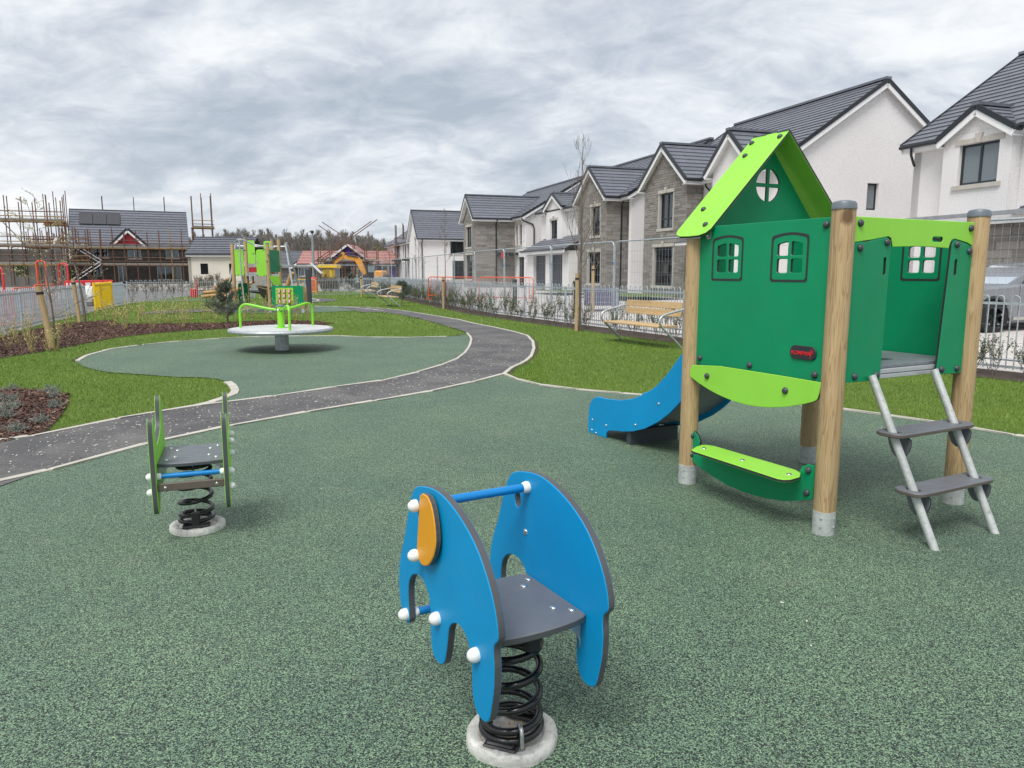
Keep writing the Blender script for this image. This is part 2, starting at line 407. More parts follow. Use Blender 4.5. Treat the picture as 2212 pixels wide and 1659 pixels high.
    br = nt.nodes.new('ShaderNodeTexBrick'); br.inputs['Scale'].default_value = 1.0; br.inputs['Brick Width'].default_value = 0.24; br.inputs['Row Height'].default_value = 0.16
    br.inputs['Mortar Size'].default_value = 0.008; br.inputs['Color1'].default_value = (0.52, 0.48, 0.45, 1); br.inputs['Color2'].default_value = (0.60, 0.56, 0.53, 1); br.inputs['Mortar'].default_value = (0.40, 0.37, 0.34, 1)
    nt.links.new(vec, br.inputs['Vector']); nt.links.new(br.outputs[0], b.inputs['Base Color']); b.inputs['Roughness'].default_value = 0.85
    # window glass: dark reflective
    m, nt, b = nodes('glass'); nt.nodes.remove(b); om = nt.nodes['Material Output']
    tr = nt.nodes.new('ShaderNodeBsdfTransparent'); tr.inputs[0].default_value = (0.62, 0.68, 0.70, 1)
    gl = nt.nodes.new('ShaderNodeBsdfGlossy'); gl.inputs['Roughness'].default_value = 0.02; gl.inputs[0].default_value = (0.9, 0.95, 1.0, 1)
    fz = nt.nodes.new('ShaderNodeFresnel'); fz.inputs[0].default_value = 1.9; mx = nt.nodes.new('ShaderNodeMixShader')
    nt.links.new(fz.outputs[0], mx.inputs[0]); nt.links.new(tr.outputs[0], mx.inputs[1]); nt.links.new(gl.outputs[0], mx.inputs[2]); nt.links.new(mx.outputs[0], om.inputs[0])
    m, nt, b = nodes('glass_clear'); b.inputs['Base Color'].default_value = (0.17, 0.20, 0.215, 1); b.inputs['Roughness'].default_value = 0.08; b.inputs['Specular IOR Level'].default_value = 0.8
    # galvanised steel with spangle
    for nm, base in (('galv', (0.50, 0.53, 0.55)), ('galv_fence', (0.44, 0.49, 0.53))):
        m, nt, b = nodes(nm); vec = coords(nt); n1 = voro(nt, vec, 42, out='Color'); n2 = noise(nt, vec, 9, 5, 0.7)
        c = mixc(nt, 1.0, (*base, 1), ramp(nt, n2, [(0.3, (0.78,)*3), (0.7, (1.15,)*3)]), 'MULTIPLY')
        bw = nt.nodes.new('ShaderNodeRGBToBW'); nt.links.new(n1, bw.inputs[0])
        c = mixc(nt, 1.0, c, ramp(nt, bw.outputs[0], [(0.2, (0.88,)*3), (0.8, (1.1,)*3)]), 'MULTIPLY')
        nt.links.new(c, b.inputs['Base Color']); b.inputs['Metallic'].default_value = 0.35 if nm == 'galv_fence' else 0.55; b.inputs['Roughness'].default_value = 0.48
    P = plain
    P('hpl_green', (0.0, 0.248, 0.102), 0.46, var=0.06, vs=2.5, bs=0.06, bscale=500, spec=0.32, dirt=0.07)
    P('hpl_lime', (0.285, 0.660, 0.065), 0.46, var=0.05, vs=2.5, bs=0.06, bscale=500, spec=0.32)
    P('hpl_blue', (0.0, 0.268, 0.570), 0.44, var=0.07, vs=2.5, bs=0.06, bscale=500, spec=0.32, dirt=0.06)
    P('hpl_orange', (0.72, 0.315, 0.008), 0.42, var=0.05, vs=3, bs=0.06, bscale=500)
    P('hpl_grey', (0.125, 0.135, 0.155), 0.45, var=0.09, vs=8, bs=0.05, bscale=400, dirt=0.25)
    P('hpl_red', (0.42, 0.015, 0.03), 0.42, var=0.06)
    P('hpl_core', (0.022, 0.024, 0.028), 0.5, var=0.1)
    P('core_grey', (0.075, 0.078, 0.085), 0.45, var=0.1)
    P('core_brown', (0.115, 0.092, 0.075), 0.5, var=0.12)
    P('cap_grey', (0.045, 0.054, 0.062), 0.40, var=0.08)
    P('post_cap', (0.14, 0.165, 0.19), 0.45, var=0.08)
    P('white_plastic', (0.76, 0.77, 0.75), 0.28, var=0.03)
    P('spring_black', (0.008, 0.0085, 0.010), 0.22, var=0.1, spec=0.6)
    P('black_rubber', (0.016, 0.016, 0.018), 0.5, var=0.1)
    P('rod_blue', (0.004, 0.205, 0.53), 0.3, var=0.03)
    P('steel', (0.62, 0.63, 0.63), 0.22, metal=0.9, var=0.06)
    P('steel_brushed', (0.50, 0.51, 0.52), 0.36, metal=0.8, var=0.1)
    P('galv_dirty', (0.50, 0.52, 0.51), 0.55, metal=0.35, var=0.18, vs=14, bs=0.25, bscale=60, dirt=0.55)
    P('base_ring', (0.56, 0.555, 0.52), 0.7, metal=0.1, var=0.22, vs=18, bs=0.6, bscale=45, dirt=0.6)
    P('alu', (0.56, 0.58, 0.60), 0.35, metal=0.6, var=0.06)
    P('deck_plate', (0.165, 0.185, 0.205), 0.5, var=0.15, vs=14, bs=0.4, bscale=90, dirt=0.25)
    P('slide_steel', (0.36, 0.38, 0.39), 0.35, metal=0.5, var=0.12)
    P('edging', (0.50, 0.47, 0.41), 0.85, var=0.14, vs=5, bs=0.4, bscale=120, dirt=0.25)
    P('lime_paint', (0.235, 0.66, 0.035), 0.33, var=0.05)
    P('carousel_deck', (0.66, 0.67, 0.66), 0.5, metal=0.1, var=0.12, vs=4)
    P('gap_dark', (0.035, 0.036, 0.04), 0.8)
    P('fascia_white', (0.80, 0.80, 0.80), 0.4, var=0.03)
    P('gutter_dark', (0.018, 0.022, 0.027), 0.35, var=0.08)
    P('frame_dark', (0.020, 0.027, 0.032), 0.4, var=0.08)
    P('frame_white', (0.70, 0.71, 0.72), 0.4, var=0.04)
    P('dressing', (0.46, 0.43, 0.385), 0.85, var=0.10, vs=3, bs=0.3, bscale=60)
    P('mortar', (0.40, 0.385, 0.36), 0.95, var=0.08, vs=3)
    P('door_dark', (0.045, 0.052, 0.066), 0.45, var=0.06)
    P('lead', (0.30, 0.32, 0.34), 0.5, metal=0.3)
    P('blockwork', (0.085, 0.078, 0.074), 0.95, var=0.3, vs=1.8, bs=0.6, bscale=6)
    P('room_shade', (0.030, 0.031, 0.034), 0.8, var=0.25, vs=2)  # near-black colour standing in for the shade inside rooms
    P('membrane_red', (0.30, 0.010, 0.022), 0.5, var=0.12)
    P('membrane_purple', (0.055, 0.020, 0.170), 0.5, var=0.2, vs=1.5)
    P('roof_red', (0.42, 0.225, 0.205), 0.7, var=0.12, vs=2)
    P('solar', (0.060, 0.062, 0.070), 0.25, var=0.05)
    P('rust', (0.150, 0.080, 0.055), 0.75, metal=0.1, var=0.40, vs=6)
    P('scaffold_yellow', (0.30, 0.19, 0.06), 0.6, var=0.25, vs=5)
    P('scaffold_board', (0.255, 0.235, 0.200), 0.85, var=0.25, vs=3)
    P('board_orange', (0.40, 0.17, 0.07), 0.8, var=0.2, vs=2)
    P('alu_stair', (0.55, 0.56, 0.56), 0.5, metal=0.3)
    P('orange_plastic', (0.78, 0.115, 0.035), 0.45, var=0.08)
    P('red_plastic', (0.62, 0.028, 0.035), 0.45, var=0.10)
    P('yellow_paint', (0.86, 0.56, 0.010), 0.42, var=0.05)
    P('digger_orange', (0.66, 0.30, 0.045), 0.45, var=0.12, vs=2)
    P('digger_dark', (0.035, 0.038, 0.042), 0.55, var=0.2)
    P('white_bag', (0.72, 0.72, 0.70), 0.8, var=0.08)
    P('purple_pack', (0.105, 0.085, 0.170), 0.5, var=0.15)
    P('tarmac', (0.17, 0.165, 0.165), 0.9, var=0.18, vs=0.6, bs=0.3, bscale=60)
    P('site_ground', (0.30, 0.275, 0.245), 0.95, var=0.2, vs=0.3, bs=0.4, bscale=20)
    P('kerb_stone', (0.40, 0.39, 0.375), 0.9, var=0.12)
    P('soil', (0.055, 0.038, 0.028), 0.95, var=0.3, vs=8, bs=0.8, bscale=40)
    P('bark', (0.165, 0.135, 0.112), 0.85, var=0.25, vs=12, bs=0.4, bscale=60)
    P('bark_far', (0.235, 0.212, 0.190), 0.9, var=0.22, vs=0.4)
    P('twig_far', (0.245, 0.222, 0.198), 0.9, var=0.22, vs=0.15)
    P('twig_yellow', (0.34, 0.29, 0.11), 0.75, var=0.2)
    P('bud', (0.58, 0.53, 0.23), 0.7, var=0.2)
    P('leaf_olive', (0.080, 0.115, 0.045), 0.5, var=0.35, vs=10)
    P('leaf_red', (0.125, 0.082, 0.050), 0.6, var=0.3, vs=10)
    P('leaf_grey', (0.240, 0.265, 0.225), 0.75, var=0.2, vs=10)
    P('needle', (0.105, 0.130, 0.098), 0.6, var=0.25, vs=5)
    P('leaf_spring', (0.150, 0.170, 0.050), 0.6, var=0.25, vs=3)
    P('car_paint', (0.30, 0.315, 0.34), 0.22, metal=0.55, var=0.04, spec=0.6)
    P('tyre', (0.016, 0.016, 0.017), 0.75, var=0.15)
    P('alloy', (0.55, 0.53, 0.48), 0.3, metal=0.5)
    P('car_black', (0.012, 0.013, 0.014), 0.4)
    P('hi_vis', (0.80, 0.11, 0.02), 0.7, var=0.08)
    P('work_trousers', (0.02, 0.022, 0.03), 0.85)
    P('skin', (0.48, 0.30, 0.22), 0.6)
    P('helmet', (0.75, 0.75, 0.72), 0.4)
    P('curtain', (0.80, 0.80, 0.78), 0.9, var=0.08)
    P('logo_red', (0.72, 0.02, 0.03), 0.4, var=0.03)
    P('chip_white', (0.60, 0.57, 0.51), 0.8, var=0.1)
    P('stain_tan', (0.66, 0.52, 0.33), 0.7, var=0.1)
    P('sign_red', (0.60, 0.03, 0.03), 0.5)
    P('blue_tie', (0.03, 0.25, 0.55), 0.5)
    P('log_wood', (0.46, 0.27, 0.115), 0.7, var=0.22, vs=5)
build_mats()
M = MAT

# ------------------------------------------------------------------ ground, path, lawn
FR = [(11.0, 5.0), (7.4, 10.9), (3.75, 16.8), (0.8, 23.2), (-0.8, 26.7), (-3.3, 34.5), (-6.4, 44.5), (-10.5, 56.0)]   # right fence line
FL = [(-8.9, 9.2), (-12.16, 17.6), (-13.6, 21.5), (-16.08, 28.7), (-17.23, 32.1), (-18.3, 35.5)]                      # left fence line
FF = [(-18.3, 35.5), (-19.2, 41.0), (-20.6, 48.5), (-22.3, 56.5)]                                                      # far left fence line
def off(poly, d):
    """offset an open polyline to its right by d"""
    o = []
    for i, p in enumerate(poly):
        a = Vector(poly[max(i-1, 0)]); b = Vector(poly[min(i+1, len(poly)-1)]); t = (b-a).normalized()
        o.append((p[0]+t.y*d, p[1]-t.x*d))
    return o
def inpoly(P, poly):
    x, y = P[:, 0], P[:, 1]; r = np.zeros(len(P), bool); n = len(poly); j = n-1
    for i in range(n):
        xi, yi = poly[i]; xj, yj = poly[j]
        c = ((yi > y) != (yj > y)) & (x < (xj-xi)*(y-yi)/((yj-yi) if yj != yi else 1e-9)+xi)
        r ^= c; j = i
    return r
def sheet(name, pts, z, mat):
    pts = [tuple(p) for p in pts]
    mb = MB(); ids = [mb.av((x, y, z)) for x, y in pts]
    for t in tessellate_polygon([[Vector((x, y, 0)) for x, y in pts]]):
        a, b, c = (pts[k] for k in t)
        if (b[0]-a[0])*(c[1]-a[1])-(b[1]-a[1])*(c[0]-a[0]) < 0: t = (t[2], t[1], t[0])
        mb.af([ids[k] for k in t])
    return structure(mb.build(name, mat))

GR = MB(); GR.quad((-1500, -300, -0.10), (1500, -300, -0.10), (1500, 2400, -0.10), (-1500, 2400, -0.10))
structure(GR.build('ground', M['site_ground']))

path_l = [(-9.5, 2.9), (-6.2, 5.2)] + [ge(*p) for p in ((0,915),(200,870),(420,818),(640,775),(810,748),(1000,722),(1220,680),(1480,645),(1700,620),(2000,570),(2212,545))] \
    + [gf(*p) for p in ((130,782),(300,765),(450,735),(600,695),(720,660),(820,625),(880,580),(915,530),(925,490),(910,455),(860,432),(780,408),(700,385),(600,357),(480,332),(360,316),(240,317))]
path_r = [(-8.2, 1.3), (-5.2, 3.55)] + [ge(*p) for p in ((0,1190),(200,1120),(500,1030),(800,960),(945,912),(1100,880),(1460,803),(1700,755),(1950,715),(2212,675))] \
    + [gf(*p) for p in ((200,905),(450,855),(650,825),(850,785),(1000,745),(1130,710),(1185,668),(1250,640),(1300,600),(1320,550),(1315,505),(1280,465),(1190,440),(1080,415),(950,390),(850,365),(700,340),(550,315),(400,295),(250,283),(80,282))]
lawn_edge = [gf(*p) for p in ((1130,710),(1180,735),(1300,770),(1450,795),(1700,820),(1900,835))] + [g(*p) for p in ((1388,856),(1560,867),(1740,876),(1890,897),(1988,909),(2106,928),(2212,947))] + [(6.6, 5.2), (8.6, 3.2)]
car_up = [ge(*p) for p in ((490,390),(540,360),(620,335),(700,315),(900,288),(1200,258),(1500,240),(1750,232),(2212,230))] + [gf(*p) for p in ((300,476),(500,477),(700,477),(850,465),(910,455))]
car_lo = [ge(*p) for p in ((490,400),(530,425),(600,445),(700,462),(900,475),(1100,490),(1300,495),(1380,505),(1440,525),(1470,545),(1490,575),(1480,600),(1450,615),(1350,650),(1220,680))]
tongue = [ge(*p) for p in ((1440,525),(1470,545),(1490,575),(1480,600),(1450,615),(1350,650),(1220,680))]
i_join = 2 + 11 + 10      # index of the last path_l point shared with the carousel surface
main_rubber = path_r[:18] + lawn_edge[1:] + [(8.6, -3.5), (-9.5, -3.5)]
car_rubber = car_up[::-1] + car_lo + path_l[9:24]
bed_back = [ge(*p) for p in ((-120,395),(0,370),(230,335),(400,305),(500,285),(700,245),(1000,210),(1300,190),(1440,183),(1750,172),(2000,166),(2110,152),(2000,136),(1750,129),(1440,146),(1200,149),(900,153),(745,151),(720,131),(600,136),(420,152),(340,165))] + [off(FL, 0.15)[1], (-10.3, 12.4)]
bed_front = [ge(*p) for p in ((-200,575),(0,575),(100,568),(280,572),(400,595),(440,602),(430,660),(390,730),(330,800),(300,832))] + [ge(200,868), ge(0,913), (-7.0, 5.0)]
far_rubber = [g(*p) for p in ((470,676),(640,677.5),(760,672),(835,668),(800,664),(745,662),(600,661),(500,664.5),(420,670))]
far_path = [g(*p) for p in ((295,679),(380,677),(430,675),(505,668.5),(505,665.5),(400,669.5),(330,673))]
far_rubber2 = [g(*p) for p in ((610,653),(655,653.5),(690,651.5),(694,647.5),(676,643.5),(640,641.5),(612,642))]
far_path2 = [g(*p) for p in ((668,654),(700,652.5),(732,649),(715,646),(672,643),(690,647),(688,650.5))]

soil_in = off(FR, -0.75)
lawn_poly = [(-9.5, -3.5)] + FL + FF[1:] + [(-12.5, 58.5)] + soil_in[::-1][:-1] + [(9.9, 5.2), (9.9, -3.5)]
sheet('lawn', lawn_poly, 0.0, M['lawn'])
soil_strip = sheet('planting_strip', off(FR, -0.80) + off(FR, 0.25)[::-1], 0.006, M['soil'])
sheet('planting_bed', bed_back, 0.008, M['mulch'])
sheet('planting_bed', bed_front, 0.008, M['mulch'])
sheet('rubber_surface', main_rubber, 0.012, M['rubber'])
sheet('rubber_surface', car_rubber, 0.012, M['rubber'])
sheet('rubber_surface', far_rubber, 0.012, M['rubber'])
sheet('rubber_surface', far_rubber2, 0.012, M['rubber'])
sheet('footpath', path_l + path_r[::-1], 0.017, M['path'])
sheet('footpath', far_path, 0.017, M['path'])
sheet('footpath', far_path2, 0.017, M['path'])

def edging(line, stone, w=0.048, z0=-0.03, z1=0.026, jit=0.004):
    """a run of laid edging stones; each stone is its own piece"""
    root = bpy.data.objects.new('path_edging', None); COL.objects.link(root); structure(root)
    P = [Vector(p) for p in line]; pts = [P[0]]; acc = 0
    for a, b in zip(P, P[1:]):
        L = (b-a).length; d = stone-acc
        while d < L: pts.append(a+(b-a)*(d/L)); d += stone
        acc = L-(d-stone)
    for a, b in zip(pts, pts[1:]):
        d = (b-a).normalized(); n = Vector((-d.y, d.x)); j = random.uniform(-jit, jit)
        a2, b2 = a+d*0.003, b-d*0.003
        mb = MB(); h = z1+random.uniform(-0.003, 0.003)
        q = [a2+n*(w/2+j), a2-n*(w/2-j), b2-n*(w/2-j), b2+n*(w/2+j)]
        lo = [mb.av((p.x, p.y, z0)) for p in q]; md = [mb.av((p.x, p.y, h-0.006)) for p in q]
        c = sum(q, Vector((0, 0)))/4
        tp = [mb.av((p.x+(c.x-p.x)*0.08, p.y+(c.y-p.y)*0.02, h)) for p in q]
        for i in range(4):
            k = (i+1) % 4; mb.af((lo[i], lo[k], md[k], md[i])); mb.af((md[i], md[k], tp[k], tp[i]))
        mb.af(tp); mb.build('edging_stone', M['edging'], root)
edging(path_l[:24], 0.91)
edging(path_r[:18], 0.91)
edging(path_r[17:30], 0.40, 0.06)
edging(path_r[29:], 0.91)
edging(lawn_edge, 0.60)
edging(car_up[:5], 0.34, 0.07); edging(car_up[4:], 0.91)
edging(tongue, 0.28, 0.10)
edging([g(*p) for p in ((640,661.5),(720,662.5),(775,666),(830,672))], 0.9, 0.07)
edging([g(*p) for p in ((668,653.5),(686,651.5),(689,648.5),(672,645))], 0.5, 0.07)

def soil_edge(line, side, w=0.10):
    A = off(line, side*0.03); B = off(line, side*(0.03+w)); rn = random.Random(3); mb = MB()
    a = [mb.av((p[0], p[1], 0.013)) for p in A]; b = [mb.av((p[0], p[1], 0.004)) for p in B]
    for i in range(len(a)-1): mb.af((a[i], a[i+1], b[i+1], b[i]) if side < 0 else (a[i], b[i], b[i+1], a[i+1]))
    structure(mb.build('soil_edge', M['soil']))
soil_edge(lawn_edge, -1, 0.09); soil_edge(car_up, -1, 0.10); soil_edge(path_r[17:], 1, 0.07); soil_edge(path_l[2:8], -1, 0.05)
# ground outside the fences
def ribbon(name, A, za, B, zb, mat, n=6):
    mb = MB(); rows = []
    for k in range(n+1):
        t = k/n; zz = za+(zb-za)*(3*t*t-2*t**3)
        rows.append([mb.av((a[0]+(b[0]-a[0])*t, a[1]+(b[1]-a[1])*t, zz)) for a, b in zip(A, B)])
    for r0, r1 in zip(rows, rows[1:]):
        for i in range(len(r0)-1): mb.af((r0[i], r1[i], r1[i+1], r0[i+1]))
    return structure(mb.build(name, mat))
FRx = [(13.0, 1.5)]+FR[1:-1]+[(-10.5, 56.0), (-16.0, 74.0)]
ribbon('block_paving', off(FRx, 0.26), 0.0, off(FRx, 9.5), 0.30, M['paving'])
ribbon('block_paving', off(FRx, 9.5), 0.30, off(FRx, 38), 0.46, M['paving'])
tl = [(-11.5, 3.0)]+FL+FF[1:]+[(-26, 66)]
ribbon('site_road', off(tl, -30), -0.02, off(tl, -0.02), -0.02, M['tarmac'], 2)

# small things lying on the surfaces: grass, bark, grit
EXCL = [main_rubber, car_rubber, path_l+path_r[::-1], bed_back, bed_front, far_rubber, far_path, far_rubber2, far_path2]
def grass():
    Vs, Fs, Ts = [], [], []; base = 0
    zones = [((-13, 5.0, 0.5, 13.5), 1900, 0.032, 0.0055), ((-0.5, 6.5, 9.5, 14), 1900, 0.032, 0.0055), ((1.5, 3.0, 9.0, 7.0), 900, 0.045, 0.006),
             ((-16, 13.5, 0, 21), 650, 0.036, 0.009), ((0.0, 14, 6.5, 21), 900, 0.035, 0.008), ((-20, 21, 1.5, 34), 170, 0.045, 0.018), ((-22, 34, -2, 52), 60, 0.045, 0.03)]
    for (x0, y0, x1, y1), dens, h, w in zones:
        n = int((x1-x0)*(y1-y0)*dens)
        P = np.column_stack([rng.uniform(x0, x1, n), rng.uniform(y0, y1, n)])
        k = inpoly(P, lawn_poly)
        for e in EXCL: k &= ~inpoly(P, e)
        P = P[k]
        u = (P[:, 0])/(P[:, 1]*math.cos(PITCH))             # drop what lies far outside the view
        P = P[np.abs(u) < 0.85]; n = len(P)
        a = rng.uniform(0, 2*math.pi, n); hh = h*rng.uniform(0.45, 1.25, n); ww = w*rng.uniform(0.7, 1.3, n)
        la = rng.uniform(0, 2*math.pi, n); ll = hh*rng.uniform(0.1, 0.9, n)
        dx, dy = np.cos(a)*ww/2, np.sin(a)*ww/2
        v = np.zeros((n, 3, 3), np.float32)
        v[:, 0] = np.column_stack([P[:, 0]-dx, P[:, 1]-dy, np.zeros(n)]); v[:, 1] = np.column_stack([P[:, 0]+dx, P[:, 1]+dy, np.zeros(n)])
        v[:, 2] = np.column_stack([P[:, 0]+np.cos(la)*ll, P[:, 1]+np.sin(la)*ll, hh])
        Vs.append(v.reshape(-1, 3)); Fs.append(np.arange(n*3).reshape(-1, 3)+base); base += n*3
        t = np.clip(rng.normal(0.45, 0.2, n), 0, 0.95); t[rng.random(n) < 0.02] = 1.0
        Ts.append(np.repeat(t, 3))
    o = mesh_np('grass', np.concatenate(Vs), np.concatenate(Fs), M['grass_blade'], attr=np.concatenate(Ts))
    stuff(tag(o, 'short green mown grass growing over the lawns', 'grass'))
grass()
def chips(name, poly, n, size, mat, label, cat, zr=(0.012, 0.035), flat=0.5, within=None):
    xs = [p[0] for p in poly]; ys = [p[1] for p in poly]
    P = np.column_stack([rng.uniform(min(xs), max(xs), n), rng.uniform(min(ys), max(ys), n)])
    P = P[inpoly(P, poly)]
    if within is not None: P = P[within(P)]
    n = len(P); a = rng.uniform(0, 2*math.pi, n); L = size*rng.uniform(0.4, 1.3, n); W = L*rng.uniform(0.2, 0.5, n)
    z = rng.uniform(*zr, n); tl = rng.uniform(-flat, flat, n)*L
    ex, ey = np.cos(a), np.sin(a); v = np.zeros((n, 4, 3), np.float32)
    for q, (s, t) in enumerate(((-1,-1),(1,-1),(1,1),(-1,1))):
        v[:, q, 0] = P[:, 0]+ex*s*L/2-ey*t*W/2; v[:, q, 1] = P[:, 1]+ey*s*L/2+ex*t*W/2; v[:, q, 2] = z+tl*s*0.5+L*0.12*t*rng.uniform(-1, 1, n)
    v[:, :, 2] = np.maximum(v[:, :, 2], zr[0]*0.85)
    tt = np.repeat(np.clip(rng.beta(2, 3.2, n)*1.05, 0, 1), 4)
    o = mesh_np(name, v.reshape(-1, 3), np.arange(n*4).reshape(-1, 4), mat, attr=tt)
    return stuff(tag(o, label, cat))
chips('bark_chips', bed_front, 16000, 0.045, M['bark_chip'], 'coarse brown bark mulch in the small bed by the path', 'mulch')
chips('bark_chips', bed_back, 60000, 0.05, M['bark_chip'], 'reddish brown bark mulch in the long bed along the fence', 'mulch')
chips('grit_chips', path_l+path_r[::-1], 60000, 0.021, M['chip_white'], 'pale grit scattered over the dark tarmac path', 'grit', (0.018, 0.022), 0.1,
      within=lambda P: (P[:, 1] < 17) & (rng.random(len(P)) < np.clip(1.25-P[:, 1]/16, 0.12, 1)))
chips('litter_specks', main_rubber, 420, 0.014, M['chip_white'], 'few pale specks and seed husks on the green rubber', 'litter', (0.013, 0.017), 0.1)

# ------------------------------------------------------------------ spring rockers
EL = [(0.248,0.806),(0.17,0.82),(0.104,0.822),(0.042,0.812),(-0.024,0.793),(-0.087,0.766),(-0.146,0.73),(-0.192,0.685),(-0.225,0.642),(-0.252,0.593),(-0.266,0.55),(-0.27,0.519),(-0.266,0.504),(-0.248,0.489),(-0.242,0.472),(-0.242,0.45),(-0.246,0.424),(-0.245,0.395),(-0.242,0.348),(-0.231,0.302),(-0.216,0.247),(-0.195,0.228),(-0.163,0.223),(-0.139,0.23),(-0.121,0.25),(-0.111,0.279),(-0.11,0.326),(-0.108,0.367),(-0.1,0.392),(-0.09,0.418),(-0.074,0.435),(-0.049,0.447),(-0.016,0.448),(0.018,0.436),(0.042,0.416),(0.054,0.392),(0.062,0.353),(0.071,0.318),(0.084,0.279),(0.102,0.257),(0.139,0.249),(0.169,0.257),(0.187,0.282),(0.19,0.321),(0.19,0.374),(0.19,0.407),(0.196,0.444),(0.215,0.469),(0.243,0.485),(0.279,0.49),(0.321,0.481),(0.357,0.459),(0.38,0.426),(0.387,0.388),(0.386,0.346),(0.381,0.313),(0.378,0.289),(0.394,0.27),(0.421,0.27),(0.444,0.286),(0.464,0.328),(0.472,0.383),(0.469,0.435),(0.458,0.481),(0.437,0.531),(0.412,0.574),(0.392,0.622),(0.371,0.676),(0.351,0.722),(0.327,0.765),(0.297,0.79)]
EAR = [(0.164,0.817),(0.13,0.818),(0.116,0.812),(0.1,0.80),(0.088,0.783),(0.078,0.76),(0.072,0.74),(0.068,0.715),(0.067,0.69),(0.071,0.672),(0.079,0.653),(0.09,0.633),(0.109,0.611),(0.128,0.594),(0.148,0.584),(0.17,0.577),(0.187,0.577),(0.203,0.583),(0.215,0.6),(0.22,0.617),(0.212,0.665),(0.203,0.712),(0.195,0.76),(0.187,0.804)]
def spring(root, zc0, zc1, r=0.088, wire=0.0125, turns=5.2, ph=0.0):
    """coil: flat first and last turn"""
    pts = []; n = int(turns*30)
    for i in range(n+1):
        t = i/n*turns; a = 2*math.pi*t+ph
        e = 1.15; s = min(1.0, max(0.0, (t-e)/(turns-2*e)))
        z = zc0 + (zc1-zc0-4.4*wire)*(s*s*(3-2*s)*0.35+s*0.65) + min(t, e)/e*2.2*wire + max(0, t-(turns-e))/e*2.2*wire
        rr = r*(1+0.10*max(0, 1-t/1.2)**1.5)
        pts.append((rr*math.cos(a), rr*math.sin(a), z))
    mb = MB(); mb.tube(pts, wire, 10); return mb.build('spring', M['spring_black'], root, 60)
def base_ring(root, r=0.148, wob=5):
    rn = random.Random(wob); mb = MB(); n = 48
    prof = [(r*0.99, -0.01), (r*1.0, 0.012), (r*0.985, 0.028), (r*0.93, 0.036), (r*0.78, 0.034), (r*0.70, 0.026), (r*0.66, 0.018), (0, 0.016)]
    rings = []
    amp = [1+0.012*rn.uniform(-1, 1)+0.012*math.cos(4*2*math.pi*j/n+0.4) for j in range(n)]
    for rr, z in prof:
        if rr == 0: rings.append([mb.av((0, 0, z))]); continue
        rings.append([mb.av((rr*amp[j]*math.cos(2*math.pi*j/n), rr*amp[j]*math.sin(2*math.pi*j/n), z+(0.003*rn.uniform(-1, 1) if z > 0 else 0))) for j in range(n)])
    for a, b in zip(rings, rings[1:]):
        for j in range(n):
            if len(b) == 1: mb.af((a[j], a[(j+1) % n], b[0]))
            else: mb.af((a[j], a[(j+1) % n], b[(j+1) % n], b[j]))
    mb.build('base_ring', M['base_ring'], root, 40)
    mb = MB()                                   # sand and grit caught in the ring
    for k in range(46):
        a = rn.uniform(0, 6.28); q = rn.uniform(0, r*0.62)
        c = Vector((q*math.cos(a), q*math.sin(a), 0.018)); s = rn.uniform(0.002, 0.008)
        mb.lathe([(s, -s*0.3), (s*0.8, s*0.5), (0, s*0.8)], c, 5)
    stuff(mb.build('grit', M['stain_tan'], root))
def ball(root, c, side, r=0.021):
    """white plastic end cap on a plate, pointing along side*X"""
    mb = MB(); mb.lathe([(r*1.02, 0), (r*1.05, r*0.35), (r*0.95, r*0.85), (r*0.62, r*1.28), (r*0.3, r*1.44), (0, r*1.48)], c, 16, 0, (side, 0, 0))
    return mb.build('end_cap', M['white_plastic'], root, 50)

# elephant: local frame X = lateral (rider's right), Y = forward
EY = 119.5
el = thing('spring_rocker', 'bright blue elephant-shaped spring rocker with orange ear on black coil spring', 'spring rocker', (0, 2.19, 0.012), R(EY-90))
H = 0.17
for sd in (-1, 1):
    mb = MB(); out = smooth2(EL, 1)
    x0 = -H-0.02 if sd < 0 else H
    hole = circle2(0.262, 0.703, 0.021, 0.030, 16)
    mb.panel(out, [hole], 0.026, o=(x0 if sd > 0 else x0-0.006, 0, 0), ux=(0, 1, 0), uy=(0, 0, 1), ch=0.0025)
    mb.build('side_panel', [M['hpl_blue'], M['core_grey']], el)
for sd in (-1, 1):
    xo = sd*(H+0.026)
    mb = MB(); t = 0.019
    mb.panel(EAR, [], t, o=(xo+0.008 if sd > 0 else xo-0.008-t, 0.01, -0.012), ux=(0, 1, 0), uy=(0, 0, 1), ch=0.003)
    mb.build('ear', [M['hpl_orange'], M['core_grey']], el)
    for q in ((0.203, 0.745), (0.19, 0.60)):
        mb = MB(); mb.lathe([(0.012, 0), (0.012, 0.012)], (xo, q[0], q[1]), 10, 0, (sd, 0, 0)); mb.build('ear_spacer', M['black_rubber'], el)
    ball(el, (xo+sd*0.027, 0.222, 0.752), sd, 0.020); ball(el, (xo+sd*0.027, 0.233, 0.583), sd, 0.020)
    ball(el, (xo, 0.402, 0.303), sd, 0.021); ball(el, (xo, 0.128, 0.405), sd); ball(el, (xo, -0.145, 0.412), sd)
    ball(el, (sd*H, 0.402, 0.303), -sd, 0.017)
    ball(el, (sd*H, 0.19, 0.764), -sd, 0.020)
mb = MB(); mb.tube([(-H, 0.19, 0.764), (H, 0.19, 0.764)], 0.0145, 14); mb.build('handlebar', M['rod_blue'], el, 40)
mb = MB(); mb.tube([(-H, 0.402, 0.303), (H, 0.402, 0.303)], 0.0145, 14); mb.build('foot_bar', M['rod_blue'], el, 40)
seat2 = [(-H, 0.19), (-H, -0.155)] + [(H*math.sin(R(a)), -0.155-0.035*math.cos(R(a))) for a in range(-80, 81, 16)] + [(H, -0.155), (H, 0.19), (0.12, 0.205), (-0.12, 0.205)]
